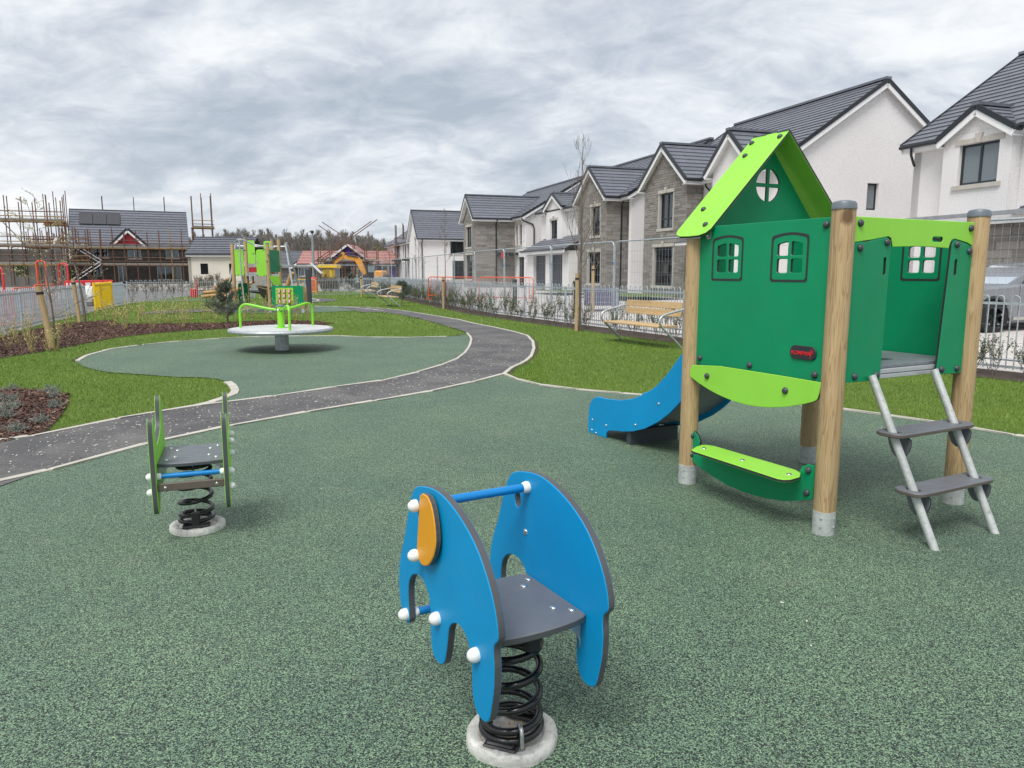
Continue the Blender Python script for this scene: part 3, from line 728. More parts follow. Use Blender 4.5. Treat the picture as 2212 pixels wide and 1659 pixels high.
mb = MB(); mb.panel(seat2, [], 0.024, o=(0, 0, 0.431), ux=(1, 0, 0), uy=(0, 1, 0), ch=0.004)
mb.build('seat', [M['hpl_grey'], M['core_grey']], el)
for sx in (-1, 1):
    for q in ((0.146, -0.118), (0.104, -0.078), (0.105, 0.105), (0.147, 0.145)):
        mb = MB(); mb.dome((sx*q[0], q[1], 0.455), (0, 0, 1), 0.0125, 0.006); mb.build('bolt', M['steel'], el, 50)
    mb = MB(); mb.dome((sx*H, 0.205, 0.60), (-sx, 0, 0), 0.0115, 0.006); mb.build('bolt', M['steel'], el, 50)
    br = [(0.0, 0.0), (-0.095, 0.0)] + [(-0.095+0.095*math.sin(R(a)), -0.10+0.09*math.cos(R(a))-0.0) for a in range(10, 91, 16)]
    for yy in (-0.13, 0.14):
        mb = MB(); mb.panel([(sx*(H-0.002)+sx*x, z) for x, z in br], [], 0.005, o=(0, yy, 0.431), ux=(1, 0, 0), uy=(0, 0, 1), ch=0)
        mb.build('bracket', M['galv'], el)
spring(el, 0.045, 0.405, turns=6.4, ph=2.2)
mb = MB(); mb.cbox(-0.028, 0.028, -0.028, 0.028, 0.345, 0.40, 0.008); mb.M = Matrix.Translation((0.02, -0.088, 0)); mb.cbox(-0.024, 0.024, -0.02, 0.02, 0.34, 0.43, 0.008); mb.M = None
mb.cbox(-0.10, 0.10, -0.10, 0.10, 0.41, 0.43, 0.01); mb.build('spring_mount', M['black_rubber'], el)
base_ring(el, 0.148, 3)
for a in (40, 220):
    mb = MB(); mb.M = Matrix.Rotation(R(a), 4, 'Z'); mb.cbox(0.055, 0.118, -0.055, 0.055, 0.030, 0.042, 0.005); mb.cbox(0.075, 0.115, -0.045, 0.045, 0.042, 0.052, 0.005); mb.build('spring_clamp', M['black_rubber'], el)
mb = MB(); mb.M = Matrix.Rotation(R(EY*-1+90-75), 4, 'Z')
mb.tube([(0.118, 0, 0.045), (0.118, 0, 0.085), (0.112, 0, 0.100), (0.097, 0, 0.106), (0.082, 0, 0.100), (0.078, 0, 0.085), (0.078, 0, 0.045)], 0.0065, 8); mb.build('u_bolt', M['steel_brushed'], el, 50)
mb = MB(); mb.lathe([(0.022, 0.03), (0.022, 0.085), (0.016, 0.10), (0.0, 0.10)], (-0.07, 0.045, 0), 14); mb.build('spring_stop', M['black_rubber'], el, 40)

# green rocker with two-pronged side panels
bu = thing('spring_rocker', 'lime green spring rocker with forked side panels and grey seat beside the tarmac path', 'spring rocker', (-1.847, 4.18, 0.012), R(109.6-90))
BP = [(-0.262,0.22),(-0.268,0.30),(-0.272,0.42),(-0.272,0.56),(-0.270,0.65),(-0.258,0.70),(-0.232,0.718),(-0.204,0.70),(-0.188,0.66),(-0.174,0.60),(-0.155,0.555),(-0.12,0.535),(0.02,0.57),(0.075,0.595),(0.105,0.635),(0.118,0.70),(0.132,0.757),(0.156,0.778),(0.182,0.768),(0.198,0.73),(0.214,0.65),(0.245,0.53),(0.272,0.44),(0.268,0.34),(0.235,0.285),(0.15,0.275),(0.02,0.285),(-0.08,0.285),(-0.135,0.255),(-0.165,0.205),(-0.20,0.172),(-0.24,0.175)]
HB = 0.17
for sd in (-1, 1):
    mb = MB(); x0 = -HB-0.028 if sd < 0 else HB
    slots = [[(-0.236,0.67),(-0.229,0.67),(-0.219,0.54),(-0.226,0.54)], [(0.150,0.73),(0.157,0.73),(0.170,0.61),(0.163,0.61)], [(-0.16,0.44),(-0.155,0.446),(0.10,0.55),(0.102,0.542)]]
    mb.panel(smooth2(BP, 2), slots, 0.028, o=(x0, 0, 0), ux=(0, 1, 0), uy=(0, 0, 1), ch=0.0025)
    mb.build('side_panel', [M['hpl_lime'], M['core_grey']], bu)
    xo = sd*(HB+0.028)
    for q in ((-0.225, 0.385), (-0.235, 0.30), (0.06, 0.42), (0.14, 0.52), (0.03, 0.50)): ball(bu, (xo, q[0], q[1]), sd, 0.02)
    ball(bu, (sd*HB, -0.225, 0.385), -sd, 0.019)
mb = MB(); mb.tube([(-HB, -0.225, 0.385), (HB, -0.225, 0.385)], 0.014, 12); mb.build('handlebar', M['rod_blue'], bu, 40)
mb = MB(); mb.cbox(-HB, HB, -0.253, -0.235, 0.305, 0.35, 0.004); mb.build('foot_rest', M['core_brown'], bu)
for sx in (-1, 1):
    mb = MB(); mb.dome((sx*0.13, -0.253, 0.325), (0, -1, 0), 0.008, 0.003); mb.build('bolt', M['steel'], bu, 40)
seatb = [(-HB, 0.235), (-HB, -0.20), (-0.1, -0.216), (0, -0.222), (0.1, -0.216), (HB, -0.20), (HB, 0.235), (0.1, 0.225), (0, 0.222), (-0.1, 0.225)]
mb = MB(); mb.panel(seatb, [], 0.022, o=(0, 0, 0.428), ux=(1, 0, 0), uy=(0, 1, 0), ch=0.004); mb.build('seat', [M['hpl_grey'], M['core_grey']], bu)
for sx in (-1, 1):
    for q in ((0.130, -0.13), (0.09, -0.065), (0.09, 0.10), (0.130, 0.165)):
        mb = MB(); mb.dome((sx*q[0], q[1], 0.45), (0, 0, 1), 0.0125, 0.006); mb.build('bolt', M['steel'], bu, 50)
    br = [(0.0, 0.0), (-0.075, 0.0)] + [(-0.075+0.075*math.sin(R(a)), -0.09+0.085*math.cos(R(a))) for a in range(10, 91, 16)]
    mb = MB(); mb.panel([(sx*(HB-0.002)+sx*x, z) for x, z in br], [], 0.005, o=(0, -0.17, 0.428), ux=(1, 0, 0), uy=(0, 0, 1), ch=0); mb.build('bracket', M['galv'], bu)
spring(bu, 0.05, 0.40, turns=6.3, ph=0.6)
mb = MB(); mb.cbox(-0.10, 0.10, -0.10, 0.10, 0.405, 0.428, 0.01); mb.build('spring_mount', M['galv'], bu)
base_ring(bu, 0.152, 8)
mb = MB(); mb.cbox(-0.022, 0.022, -0.115, -0.078, 0.03, 0.125, 0.006); mb.cbox(-0.075, 0.075, -0.118, -0.06, 0.028, 0.05, 0.006); mb.build('spring_clamp', M['black_rubber'], bu)
mb = MB(); mb.tube([(0, -0.096, 0.10), (0, -0.096, 0.155)], 0.006, 8); mb.build('u_bolt', M['steel_brushed'], bu, 50)
mb = MB(); mb.tube([(0, -0.09, 0.35), (0, -0.09, 0.40)], 0.006, 8); mb.build('u_bolt', M['steel_brushed'], bu, 50)

# ------------------------------------------------------------------ playhouse with slide
PC, PA = (2.064, 4.899), 27.6
hx, hy = 0.61, 0.585
ph = thing('playhouse', 'green playhouse on timber posts with lime gable roof, ladder and blue slide', 'playhouse', (*PC, 0.012), R(PA))
def post(root, x, y, h, r=0.0625, z0=0.135, cap=True, sleeve=True, bolts=True):
    mb = MB(); n = 16
    prof = []
    for j in range(n):                      # round post planed with four shallow flats
        a = 2*math.pi*(j+0.5)/n; k = 1.0
        c = abs(math.cos(2*a)); k = 1.0-0.035*(c > 0.8)
        prof.append((r*k*math.cos(a), r*k*math.sin(a)))
    rings = [[mb.av((x+px*s, y+py*s, z)) for px, py in prof] for z, s in ((z0-0.03, 0.98), (z0, 0.985), (z0+0.01, 1.0), (h*0.5, 1.0), (h-0.03, 1.0), (h-0.02, 0.99))]
    for a, b in zip(rings, rings[1:]):
        for j in range(n): mb.af((a[j], a[(j+1) % n], b[(j+1) % n], b[j]))
    mb.af(rings[-1]); mb.af(rings[0][::-1])
    p = mb.build('post', M['wood_post'], root, 30)
    if cap:
        mb = MB(); mb.lathe([(r*1.05, h-0.034), (r*1.06, h-0.022), (r*1.03, h-0.018), (r*1.04, h-0.008), (r*0.9, h+0.006), (r*0.5, h+0.013), (0, h+0.015)], (x, y, 0), 24); mb.build('post_cap', M['post_cap'], p, 40)
    if sleeve:
        mb = MB(); mb.lathe([(r*1.0, 0), (r*1.0, z0), (r*0.90, z0+0.001)], (x, y, 0), 24); s = mb.build('post_shoe', M['galv_dirty'], p, 40)
        if bolts:
            for a in (205, 275, 340):
                for z in (0.05, 0.10):
                    mb = MB(); mb.lathe([(0.007, 0), (0.007, 0.004), (0.0, 0.005)], (x+r*math.cos(R(a)), y+r*math.sin(R(a)), z), 6, 0, (math.cos(R(a)), math.sin(R(a)), 0)); mb.build('shoe_bolt', M['galv'], p)
    return p
for x, y, h_, c_ in ((-hx, hy, 1.73, False), (-hx, -hy, 1.855, True), (hx, -hy, 1.855, True), (hx, hy, 1.73, False)): post(ph, x, y, h_, cap=c_)
def bolts(root, pts, r=0.021, mat='cap_grey', name='bolt_cap'):
    for c, n in pts:
        mb = MB(); mb.dome(c, n, r, r*0.85, 14); mb.build(name, M[mat], root, 50)
def house_window(cx, cy, w, h, arch=True):
    """four panes cut from a cottage window, returns holes"""
    pw, phh = w*0.315, h*0.30
    dx, dy = w*0.20, h*0.185
    hs = []
    for sx in (-1, 1):
        for sy in (-1, 1):
            q = rrect(cx+sx*dx-pw/2, cy+sy*dy-phh/2, cx+sx*dx+pw/2, cy+sy*dy+phh/2, 0.012, 3)
            if sy > 0 and arch: q = [(a, b-(0.012 if (a-cx)*sx > dx else 0.0)*(b > cy+dy)) for a, b in q]
            hs.append(q)
    return hs
def arch_loop(cx, cy, w, h, grow=0.0):
    w += grow*2; h += grow*2
    x0, x1, y0, y1 = cx-w/2, cx+w/2, cy-h/2, cy+h/2
    p = [(x0+0.012, y0), (x1-0.012, y0), (x1, y0+0.012), (x1, y1-0.035)]
    p += [(x1-0.008-(w-0.016)*t, y1-0.018+0.018*math.sin(math.pi*t)) for t in (0.0, 0.15, 0.3, 0.5, 0.7, 0.85, 1.0)]
    p += [(x0, y1-0.035), (x0, y0+0.012)]
    return p
def wall_with_windows(x, sgn):
    T = 0.022
    wins = [(0.268, 1.575, 0.262, 0.275), (-0.238, 1.572, 0.262, 0.272)]
    holes = []
    for cx, cy, w, h in wins: holes += house_window(cx, cy, w, h)
    out = rrect(-hy+0.055, 0.862, hy-0.055, 1.785, 0.01, 2)
    mb = MB(); mb.panel(out, holes, T, o=(x-T/2, 0, 0), ux=(0, 1, 0), uy=(0, 0, 1), ch=0.0025)
    w = mb.build('wall_panel', [M['hpl_green'], M['hpl_core']], ph)
    for cx, cy, ww, h in wins:                 # routed groove showing the dark core, both faces
        mb = MB(); a = arch_loop(cx, cy, ww, h, 0.008); b = arch_loop(cx, cy, ww, h, -0.006)
        for face in (-1, 1):
            xx = x+face*(T/2+0.0015); ia = [mb.av((xx, q[0], q[1])) for q in a]; ib = [mb.av((xx, q[0], q[1])) for q in b]
            for i in range(len(a)):
                j = (i+1) % len(a); f = (ia[i], ia[j], ib[j], ib[i]); mb.af(f if face > 0 else f[::-1])
        mb.build('window_groove', M['hpl_core'], w)
    return w
wall_l = wall_with_windows(-hx, -1); wall_r = wall_with_windows(hx, 1)
XN = (-1, 0, 0)
bolts(wall_l, [((-hx-0.011, y, z), XN) for y, z in ((-0.487, 1.745), (0.487, 0.905), (0.03, 0.905), (-0.47, 0.905))])
# maker's plate on the front wall
mb = MB(); mb.panel(rrect(-0.094, -0.040, 0.094, 0.040, 0.038, 6), [], 0.010, o=(-hx-0.011, -0.382, 1.024), ux=(0, -1, 0), uy=(0, 0, 1), ch=0.003)
plate = mb.build('maker_plate', [M['hpl_core'], M['hpl_core']], wall_l)
def text_mesh(txt, size, bold=0.012, extrude=0.0015):
    cu = bpy.data.curves.new('lettering', 'FONT'); cu.body = txt; cu.size = size; cu.extrude = extrude; cu.offset = bold; cu.align_x = 'CENTER'; cu.align_y = 'CENTER'
    ob = bpy.data.objects.new('tmp_text', cu); COL.objects.link(ob); dg = bpy.context.evaluated_depsgraph_get()
    me = bpy.data.meshes.new_from_object(ob.evaluated_get(dg)); bpy.data.objects.remove(ob); bpy.data.curves.remove(cu); return me
me = text_mesh('KOMPAN', 0.033, 0.0002); me.materials.clear(); me.materials.append(M['logo_red'])
lo = bpy.data.objects.new('lettering', me); COL.objects.link(lo); lo.parent = plate
lo.matrix_local = Matrix(((0, 0, -1, -hx-0.0225), (-1, 0, 0, -0.372), (0, 1, 0, 1.020), (0, 0, 0, 1)))
mb = MB()                                       # small leaping figure over the last letter
def stroke(a, b, w):
    a = Vector(a); b = Vector(b); d = (b-a).normalized(); n = Vector((-d.y, d.x))*w/2
    mb.poly([(-hx-0.0235, -0.382-q.x, 1.024+q.y) for q in (a-n, b-n, b+n, a+n)][::-1])
for a, b in (((0.064, 0.004), (0.058, -0.016)), ((0.060, 0.004), (0.050, 0.012)), ((0.063, 0.006), (0.078, 0.003)), ((0.064, 0.007), (0.074, 0.016)), ((0.063, 0.0), (0.064, 0.014)), ((0.058, -0.022), (0.058, -0.027))): stroke(a, b, 0.0055)
mb.poly([(-hx-0.0235, -0.382-(0.062+0.004*math.cos(R(a))), 1.024+0.021+0.004*math.sin(R(a))) for a in range(360, 0, -45)])
mb.build('emblem', M['logo_red'], plate)
# lime apron and low bench on the left side
T = 0.019
apr = [(0.515, 0.876), (0.56, 0.79), (0.555, 0.775)] + [(0.54-1.06*t, 0.775-0.115*math.sin(math.pi*t)**0.8-0.005*t) for t in [i/14 for i in range(1, 14)]] + [(-0.515, 0.762), (-0.53, 0.785), (-0.545, 0.865), (-0.535, 0.876)]
mb = MB(); mb.panel(smooth2(apr, 1), [], T, o=(-hx-0.045, 0, 0), ux=(0, 1, 0), uy=(0, 0, 1), ch=0.0025); ap = mb.build('apron_panel', [M['hpl_lime'], M['hpl_core']], ph)
bolts(ap, [((-hx-0.045, y, z), XN) for y, z in ((0.372, 0.796), (-0.295, 0.791))])
bb = [(0.57, 0.385), (0.515, 0.387), (0.475, 0.36), (0.455, 0.322), (0.462, 0.292), (0.43, 0.28), (-0.39, 0.275), (-0.40, 0.318), (-0.418, 0.352), (-0.46, 0.378), (-0.51, 0.382), (-0.51, 0.18)] + [(-0.42, 0.145), (-0.30, 0.11), (-0.15, 0.085), (0.02, 0.076), (0.18, 0.085), (0.32, 0.11), (0.46, 0.145), (0.575, 0.19)]
mb = MB(); mb.panel(bb, [], T, o=(-hx-0.012, 0, 0), ux=(0, 1, 0), uy=(0, 0, 1), ch=0.0025); bp = mb.build('bench_panel', [M['hpl_green'], M['hpl_core']], ph)
bolts(bp, [((-hx-0.012, y, z), XN) for y, z in ((0.535, 0.351), (0.54, 0.213), (-0.467, 0.343), (-0.465, 0.207))])
st = [(-0.62, 0.385), (-0.66, 0.40), (-0.735, 0.372), (-0.81, 0.325), (-0.825, 0.29), (-0.845, -0.44), (-0.83, -0.475), (-0.79, -0.49), (-0.70, -0.475), (-0.63, -0.42), (-0.60, -0.36), (-0.60, 0.33)]
mb = MB(); mb.panel(st, [], T, o=(0, 0, 0.298), ux=(1, 0, 0), uy=(0, 1, 0), ch=0.003); bs = mb.build('bench_seat', [M['hpl_lime'], M['hpl_core']], ph)
for y in (0.31, -0.04, -0.41):
    mb = MB(); mb.dome((-0.715, y, 0.317), (0, 0, 1), 0.017, 0.007); mb.build('bolt', M['steel'], bs, 50)
    mb = MB(); mb.lathe([(0.016, -0.03), (0.016, 0)], (-0.72, y, 0.298), 10); mb.lathe([(0, -0.03), (0.016, -0.03)], (-0.72, y, 0.298), 10); mb.build('bolt_cap', M['cap_grey'], bs, 40)
# doorway side (local -Y)
YD = -hy
lime = [(-0.548, 1.787), (-0.55, 1.645), (-0.40, 1.662), (-0.24, 1.685), (-0.215, 1.676), (-0.205, 1.655), (-0.196, 1.628), (0.0, 1.634), (0.15, 1.633), (0.320, 1.627), (0.330, 1.66), (0.345, 1.68), (0.375, 1.684), (0.50, 1.664), (0.555, 1.645), (0.555, 1.787)]
mb = MB(); mb.panel(lime, [rrect(0.158, 1.662, 0.258, 1.693, 0.015, 4)], T, o=(0, YD+T/2, 0), ux=(1, 0, 0), uy=(0, 0, 1), ch=0.0025); ld = mb.build('door_header', [M['hpl_lime'], M['hpl_core']], ph)
YNn = (0, -1, 0)
bolts(ld, [((x, YD-T/2, z), YNn) for x, z in ((-0.485, 1.752), (0.52, 1.75))])
dl = [(-0.548, 1.638), (-0.40, 1.655), (-0.255, 1.677), (-0.226, 1.668), (-0.214, 1.645), (-0.226, 0.865), (-0.545, 0.868)]
dr = [(0.345, 1.645), (0.358, 1.668), (0.385, 1.676), (0.50, 1.656), (0.555, 1.636), (0.555, 0.858), (0.298, 0.862)]
for nm, o2, sl, bo in (('door_panel', dl, rrect(-0.274, 1.468, -0.246, 1.568, 0.013, 4), ((-0.478, 1.618), (-0.255, 1.652), (-0.45, 0.90), (-0.262, 0.898))), ('door_panel', dr, rrect(0.385, 1.463, 0.413, 1.563, 0.013, 4), ((0.392, 1.65), (0.52, 1.612), (0.345, 0.893), (0.50, 0.89)))):
    mb = MB(); mb.panel(o2, [sl], T, o=(0, YD+T/2-0.003, 0), ux=(1, 0, 0), uy=(0, 0, 1), ch=0.0025); d = mb.build(nm, [M['hpl_green'], M['hpl_core']], ph)
    bolts(d, [((x, YD-T/2-0.003, z), YNn) for x, z in bo])
# deck
mb = MB(); mb.cbox(-hx+0.03, hx-0.03, -hy+0.03, hy-0.02, 0.925, 0.945, 0.003); dk = mb.build('deck', M['deck_plate'], ph)
for z0, z1 in ((0.868, 0.893), (0.897, 0.923)):
    mb = MB(); mb.cbox(-0.30, 0.36, -hy+0.005, -hy+0.04, z0, z1, 0.003); mb.build('edge_rail', M['alu'], dk)
mb = MB()
for x in (-0.5, 0.5): mb.box(x-0.02, x+0.02, -hy+0.05, hy-0.05, 0.87, 0.924)
for y in (-0.5, 0, 0.5): mb.box(-0.478, 0.478, y-0.02, y+0.02, 0.872, 0.922)
mb.build('deck_frame', M['alu'], dk)
mb = MB(); mb.box(0.02, 0.16, -0.40, -0.34, 0.9455, 0.9475); mb.build('deck_plate', M['cap_grey'], dk)
# slide side (local +Y): gable plate, guards, roof
gab = [(-0.555, 1.70), (0.555, 1.70), (0.555, 1.78), (0.0, 2.40), (-0.555, 1.78)]
win = []
for a0 in (0, 90, 180, 270):
    c = Vector((0.02, 2.095)); r = 0.114; u = 0.012; a1, a2 = R(a0+7), R(a0+83)
    arc = [(c.x+r*math.cos(a1+(a2-a1)*i/8), c.y+r*math.sin(a1+(a2-a1)*i/8)) for i in range(9)]
    sx = 1 if a0 in (0, 270) else -1; sy = 1 if a0 in (0, 90) else -1
    win.append(arc+[(c.x+sx*u, c.y+sy*u)])
mb = MB(); mb.panel(gab, win, T, o=(0, hy+0.0, 0), ux=(1, 0, 0), uy=(0, 0, 1), ch=0.0025); mb.build('gable_panel', [M['hpl_green'], M['hpl_core']], ph)
for sx in (-1, 1):
    mb = MB(); mb.panel(rrect(min(sx*0.27, sx*0.55), 0.93, max(sx*0.27, sx*0.55), 1.70, 0.02, 3), [], T, o=(0, hy, 0), ux=(1, 0, 0), uy=(0, 0, 1), ch=0.0025); mb.build('guard_panel', [M['hpl_green'], M['hpl_core']], ph)
ridge = Vector((0.0, 0, 2.455)); SL = Vector((0.705, 0, -0.712)); Ls = SL.length
for sx in (-1, 1):
    d = Vector((sx*SL.x, 0, SL.z)).normalized()
    y0, y1 = 0.39, 0.72
    o2 = [(0.0, y0), (Ls-0.06, y0), (Ls-0.025, y0+0.02), (Ls-0.004, y0+0.07), (Ls, (y0+y1)/2), (Ls-0.004, y1-0.07), (Ls-0.025, y1-0.02), (Ls-0.06, y1), (0.0, y1)]
    if sx < 0: o2 = o2[:-1]+[(0.0, y1), (0.0, 0.60), (-0.012, 0.585), (-0.012, 0.50), (0.0, 0.485)]
    o2 = o2 if sx > 0 else o2
    mb = MB(); mb.panel(o2, [], T, o=ridge-(Vector((0, 0, T)) if True else 0), ux=d, uy=(0, 1, 0), ch=0.0025)
    rf = mb.build('roof_panel', [M['hpl_lime'], M['hpl_core']], ph)
    nrm = Vector((0, 1, 0)).cross(d)*(1 if sx > 0 else -1); nrm = nrm if nrm.z > 0 else -nrm
    nn = d.cross(Vector((0, 1, 0))); top = T if nn.z > 0 else 0
    for l, y in ((0.05, 0.43), (0.06, 0.68), (0.20, 0.64), (0.74, 0.62), (0.90, 0.47)):
        c = ridge-Vector((0, 0, T))+d*l+Vector((0, y, 0))+nn*(top if nn.z > 0 else 0)
        bolts(rf, [(c, (nrm.x, nrm.y, nrm.z))], 0.020)
    mb = MB(); mb.panel(rrect(0.36, 1.70, 0.40, 1.80, 0.015, 3), [], 0.006, o=(sx*(hx+0.02), 0.06, 0), ux=(0, 1, 0), uy=(0, 0, 1), ch=0); bk = mb.build('roof_bracket', M['galv'], ph)
    bolts(bk, [((sx*(hx+0.028), 0.44, 1.722), (sx, 0, 0))], 0.014, 'steel_brushed', 'bolt')
# slide
sx0, sx1 = -0.30, 0.26
top_e = [(0.585, 1.25), (0.70, 1.235), (0.85, 1.08), (1.053, 0.85), (1.215, 0.676), (1.346, 0.565), (1.484, 0.483), (1.649, 0.418), (1.823, 0.379), (2.028, 0.359), (2.18, 0.356), (2.24, 0.335), (2.29, 0.29), (2.315, 0.23), (2.322, 0.12), (2.32, 0.0)]
bot_e = [(2.035, 0.0), (2.022, 0.05), (1.99, 0.075), (1.935, 0.088), (1.80, 0.103), (1.638, 0.136), (1.472, 0.192), (1.298, 0.281), (1.167, 0.371), (1.05, 0.475), (0.85, 0.68), (0.70, 0.84), (0.60, 0.88), (0.585, 0.88)]
for x in (sx0, sx1):
    mb = MB(); mb.panel(top_e+bot_e, [], T, o=(x-T/2, 0, 0), ux=(0, 1, 0), uy=(0, 0, 1), ch=0.003); sp = mb.build('slide_side', [M['hpl_blue'], M['rod_blue']], ph)
    if x == sx0:
        for y, z in ((2.25, 0.13), (2.03, 0.115), (1.60, 0.20), (1.30, 0.43), (2.26, 0.03), (2.19, 0.015)):
            mb = MB(); mb.dome((x-T/2, y, z), XN, 0.012, 0.006); mb.build('bolt', M['steel'], sp, 50)
chute = [(0.56, 0.955), (0.62, 0.945), (0.72, 0.87), (0.87, 0.715), (1.06, 0.52), (1.18, 0.415), (1.31, 0.325), (1.48, 0.236), (1.645, 0.18), (1.81, 0.148), (1.95, 0.135), (2.10, 0.135), (2.24, 0.13), (2.28, 0.11)]
mb = MB(); top = [(mb.av((sx0+T/2, y, z)), mb.av((sx1-T/2, y, z))) for y, z in chute]; low = [(mb.av((sx0+T/2, y, z-0.004)), mb.av((sx1-T/2, y, z-0.004))) for y, z in chute]
for a, b in zip(top, top[1:]): mb.af((a[0], a[1], b[1], b[0]))
for a, b in zip(low, low[1:]): mb.af((b[0], b[1], a[1], a[0]))
mb.build('slide_chute', M['slide_steel'], ph, 30)
mb = MB(); mb.box(-0.28, 0.24, 1.70, 1.76, 0.0, 0.13); mb.build('slide_foot', M['cap_grey'], ph)
# ladder
for x in (-0.29, 0.265):
    mb = MB(); mb.tube([(x*1.0-(0.04 if x < 0 else 0.025), -0.62, 0.90), (x, -1.055, -0.02)], 0.0225, 14); mb.build('ladder_rail', M['galv_dirty'], ph, 40)
for z, yc in ((0.600, -0.765), (0.300, -0.905)):
    o2 = rrect(-0.375, yc-0.085, 0.345, yc+0.085, 0.055, 5)
    hl = [circle2(x-(0.012 if x < 0 else 0.008)*z*2.4, yc, 0.030, 0.042, 14) for x in (-0.29, 0.265)]
    mb = MB(); mb.panel(o2, hl, 0.024, o=(0, 0, z-0.024), ux=(1, 0, 0), uy=(0, 1, 0), ch=0.005); stp = mb.build('step', [M['hpl_grey'], M['core_brown']], ph)
    for x in (-0.29, 0.265):
        for sg in (-1,):
            xx = x+0.035
            mb = MB(); mb.panel(smooth2([(yc-0.07, z-0.026), (yc+0.07, z-0.026), (yc+0.07, z-0.07), (yc+0.03, z-0.155), (yc-0.035, z-0.155), (yc-0.07, z-0.10)], 1), [], 0.016, o=(xx, 0, 0), ux=(0, 1, 0), uy=(0, 0, 1), ch=0.003)
            bk = mb.build('step_bracket', [M['hpl_grey'], M['hpl_core']], stp)
            bolts(bk, [((xx+0.016, yc-0.01, z-0.11), (1, 0, 0))], 0.018)

# ------------------------------------------------------------------ carousel
cx, cy = g(610, 757)
ca = thing('carousel', 'round grey platform carousel with lime green handrails on steel column', 'carousel', (cx, cy, 0.012))
CR, CT = 0.975, 0.425
mb = MB(); mb.lathe([(CR-0.05, CT-0.075), (CR-0.012, CT-0.065), (CR, CT-0.035), (CR-0.012, CT-0.006), (CR-0.045, CT)], (0, 0, 0), 72)
mb.lathe([(0, CT-0.075), (CR-0.05, CT-0.075)], (0, 0, 0), 72); mb.build('platform_rim', M['galv'], ca, 40)
mb = MB(); mb.lathe([(CR-0.044, CT-0.012), (0, CT-0.012)], (0, 0, 0), 72); mb.build('platform_base', M['gap_dark'], ca)
ang = R(-38); dx, dy = math.cos(ang), math.sin(ang); s = -CR+0.075
while s < CR-0.06:
    hl = math.sqrt(max(0, (CR-0.05)**2-s*s))
    if hl > 0.06:
        mb = MB(); a = Vector((-dy*s-dx*hl, dx*s-dy*hl, CT-0.004)); b = Vector((-dy*s+dx*hl, dx*s+dy*hl, CT-0.004)); mb.bar(a, b, 0.044, 0.010); mb.build('deck_slat', M['carousel_deck'], ca)
    s += 0.066
mb = MB(); mb.lathe([(0.128, 0), (0.128, CT-0.07)], (0, 0, 0), 36); mb.build('support_column', M['galv'], ca, 40)
mb = MB(); mb.lathe([(0.115, CT), (0.115, CT+0.012), (0.066, CT+0.012), (0.066, 0.835), (0.0, 0.835)], (0, 0, 0), 28); mb.build('centre_pole', M['lime_paint'], ca, 40)
mb = MB(); mb.lathe([(0.071, 0.83), (0.071, 0.842), (0.05, 0.862), (0, 0.878)], (0, 0, 0), 28); mb.build('pole_cap', M['post_cap'], ca, 40)
for k, a in enumerate((176, 58, -62)):
    c, s_ = math.cos(R(a)), math.sin(R(a)); pr = [(0.06, 0.765), (0.30, 0.80), (0.60, 0.862), (0.68, 0.868), (0.74, 0.852), (0.785, 0.80), (0.80, 0.73), (0.803, CT)]
    pp = catmull([(r_*c, r_*s_, z) for r_, z in pr], 4); mb = MB(); mb.tube(pp, 0.0245, 12); hr = mb.build('handrail', M['lime_paint'], ca, 50)
    mb = MB(); mb.dome((0.064*c, 0.064*s_, 0.765), (c, s_, 0), 0.034, 0.02); mb.build('socket', M['cap_grey'], hr, 40)
mb = MB(); mb.dome((-0.03, -0.06, 0.765), (-0.4, -0.9, 0), 0.024, 0.02); mb.build('end_cap', M['white_plastic'], ca, 40)

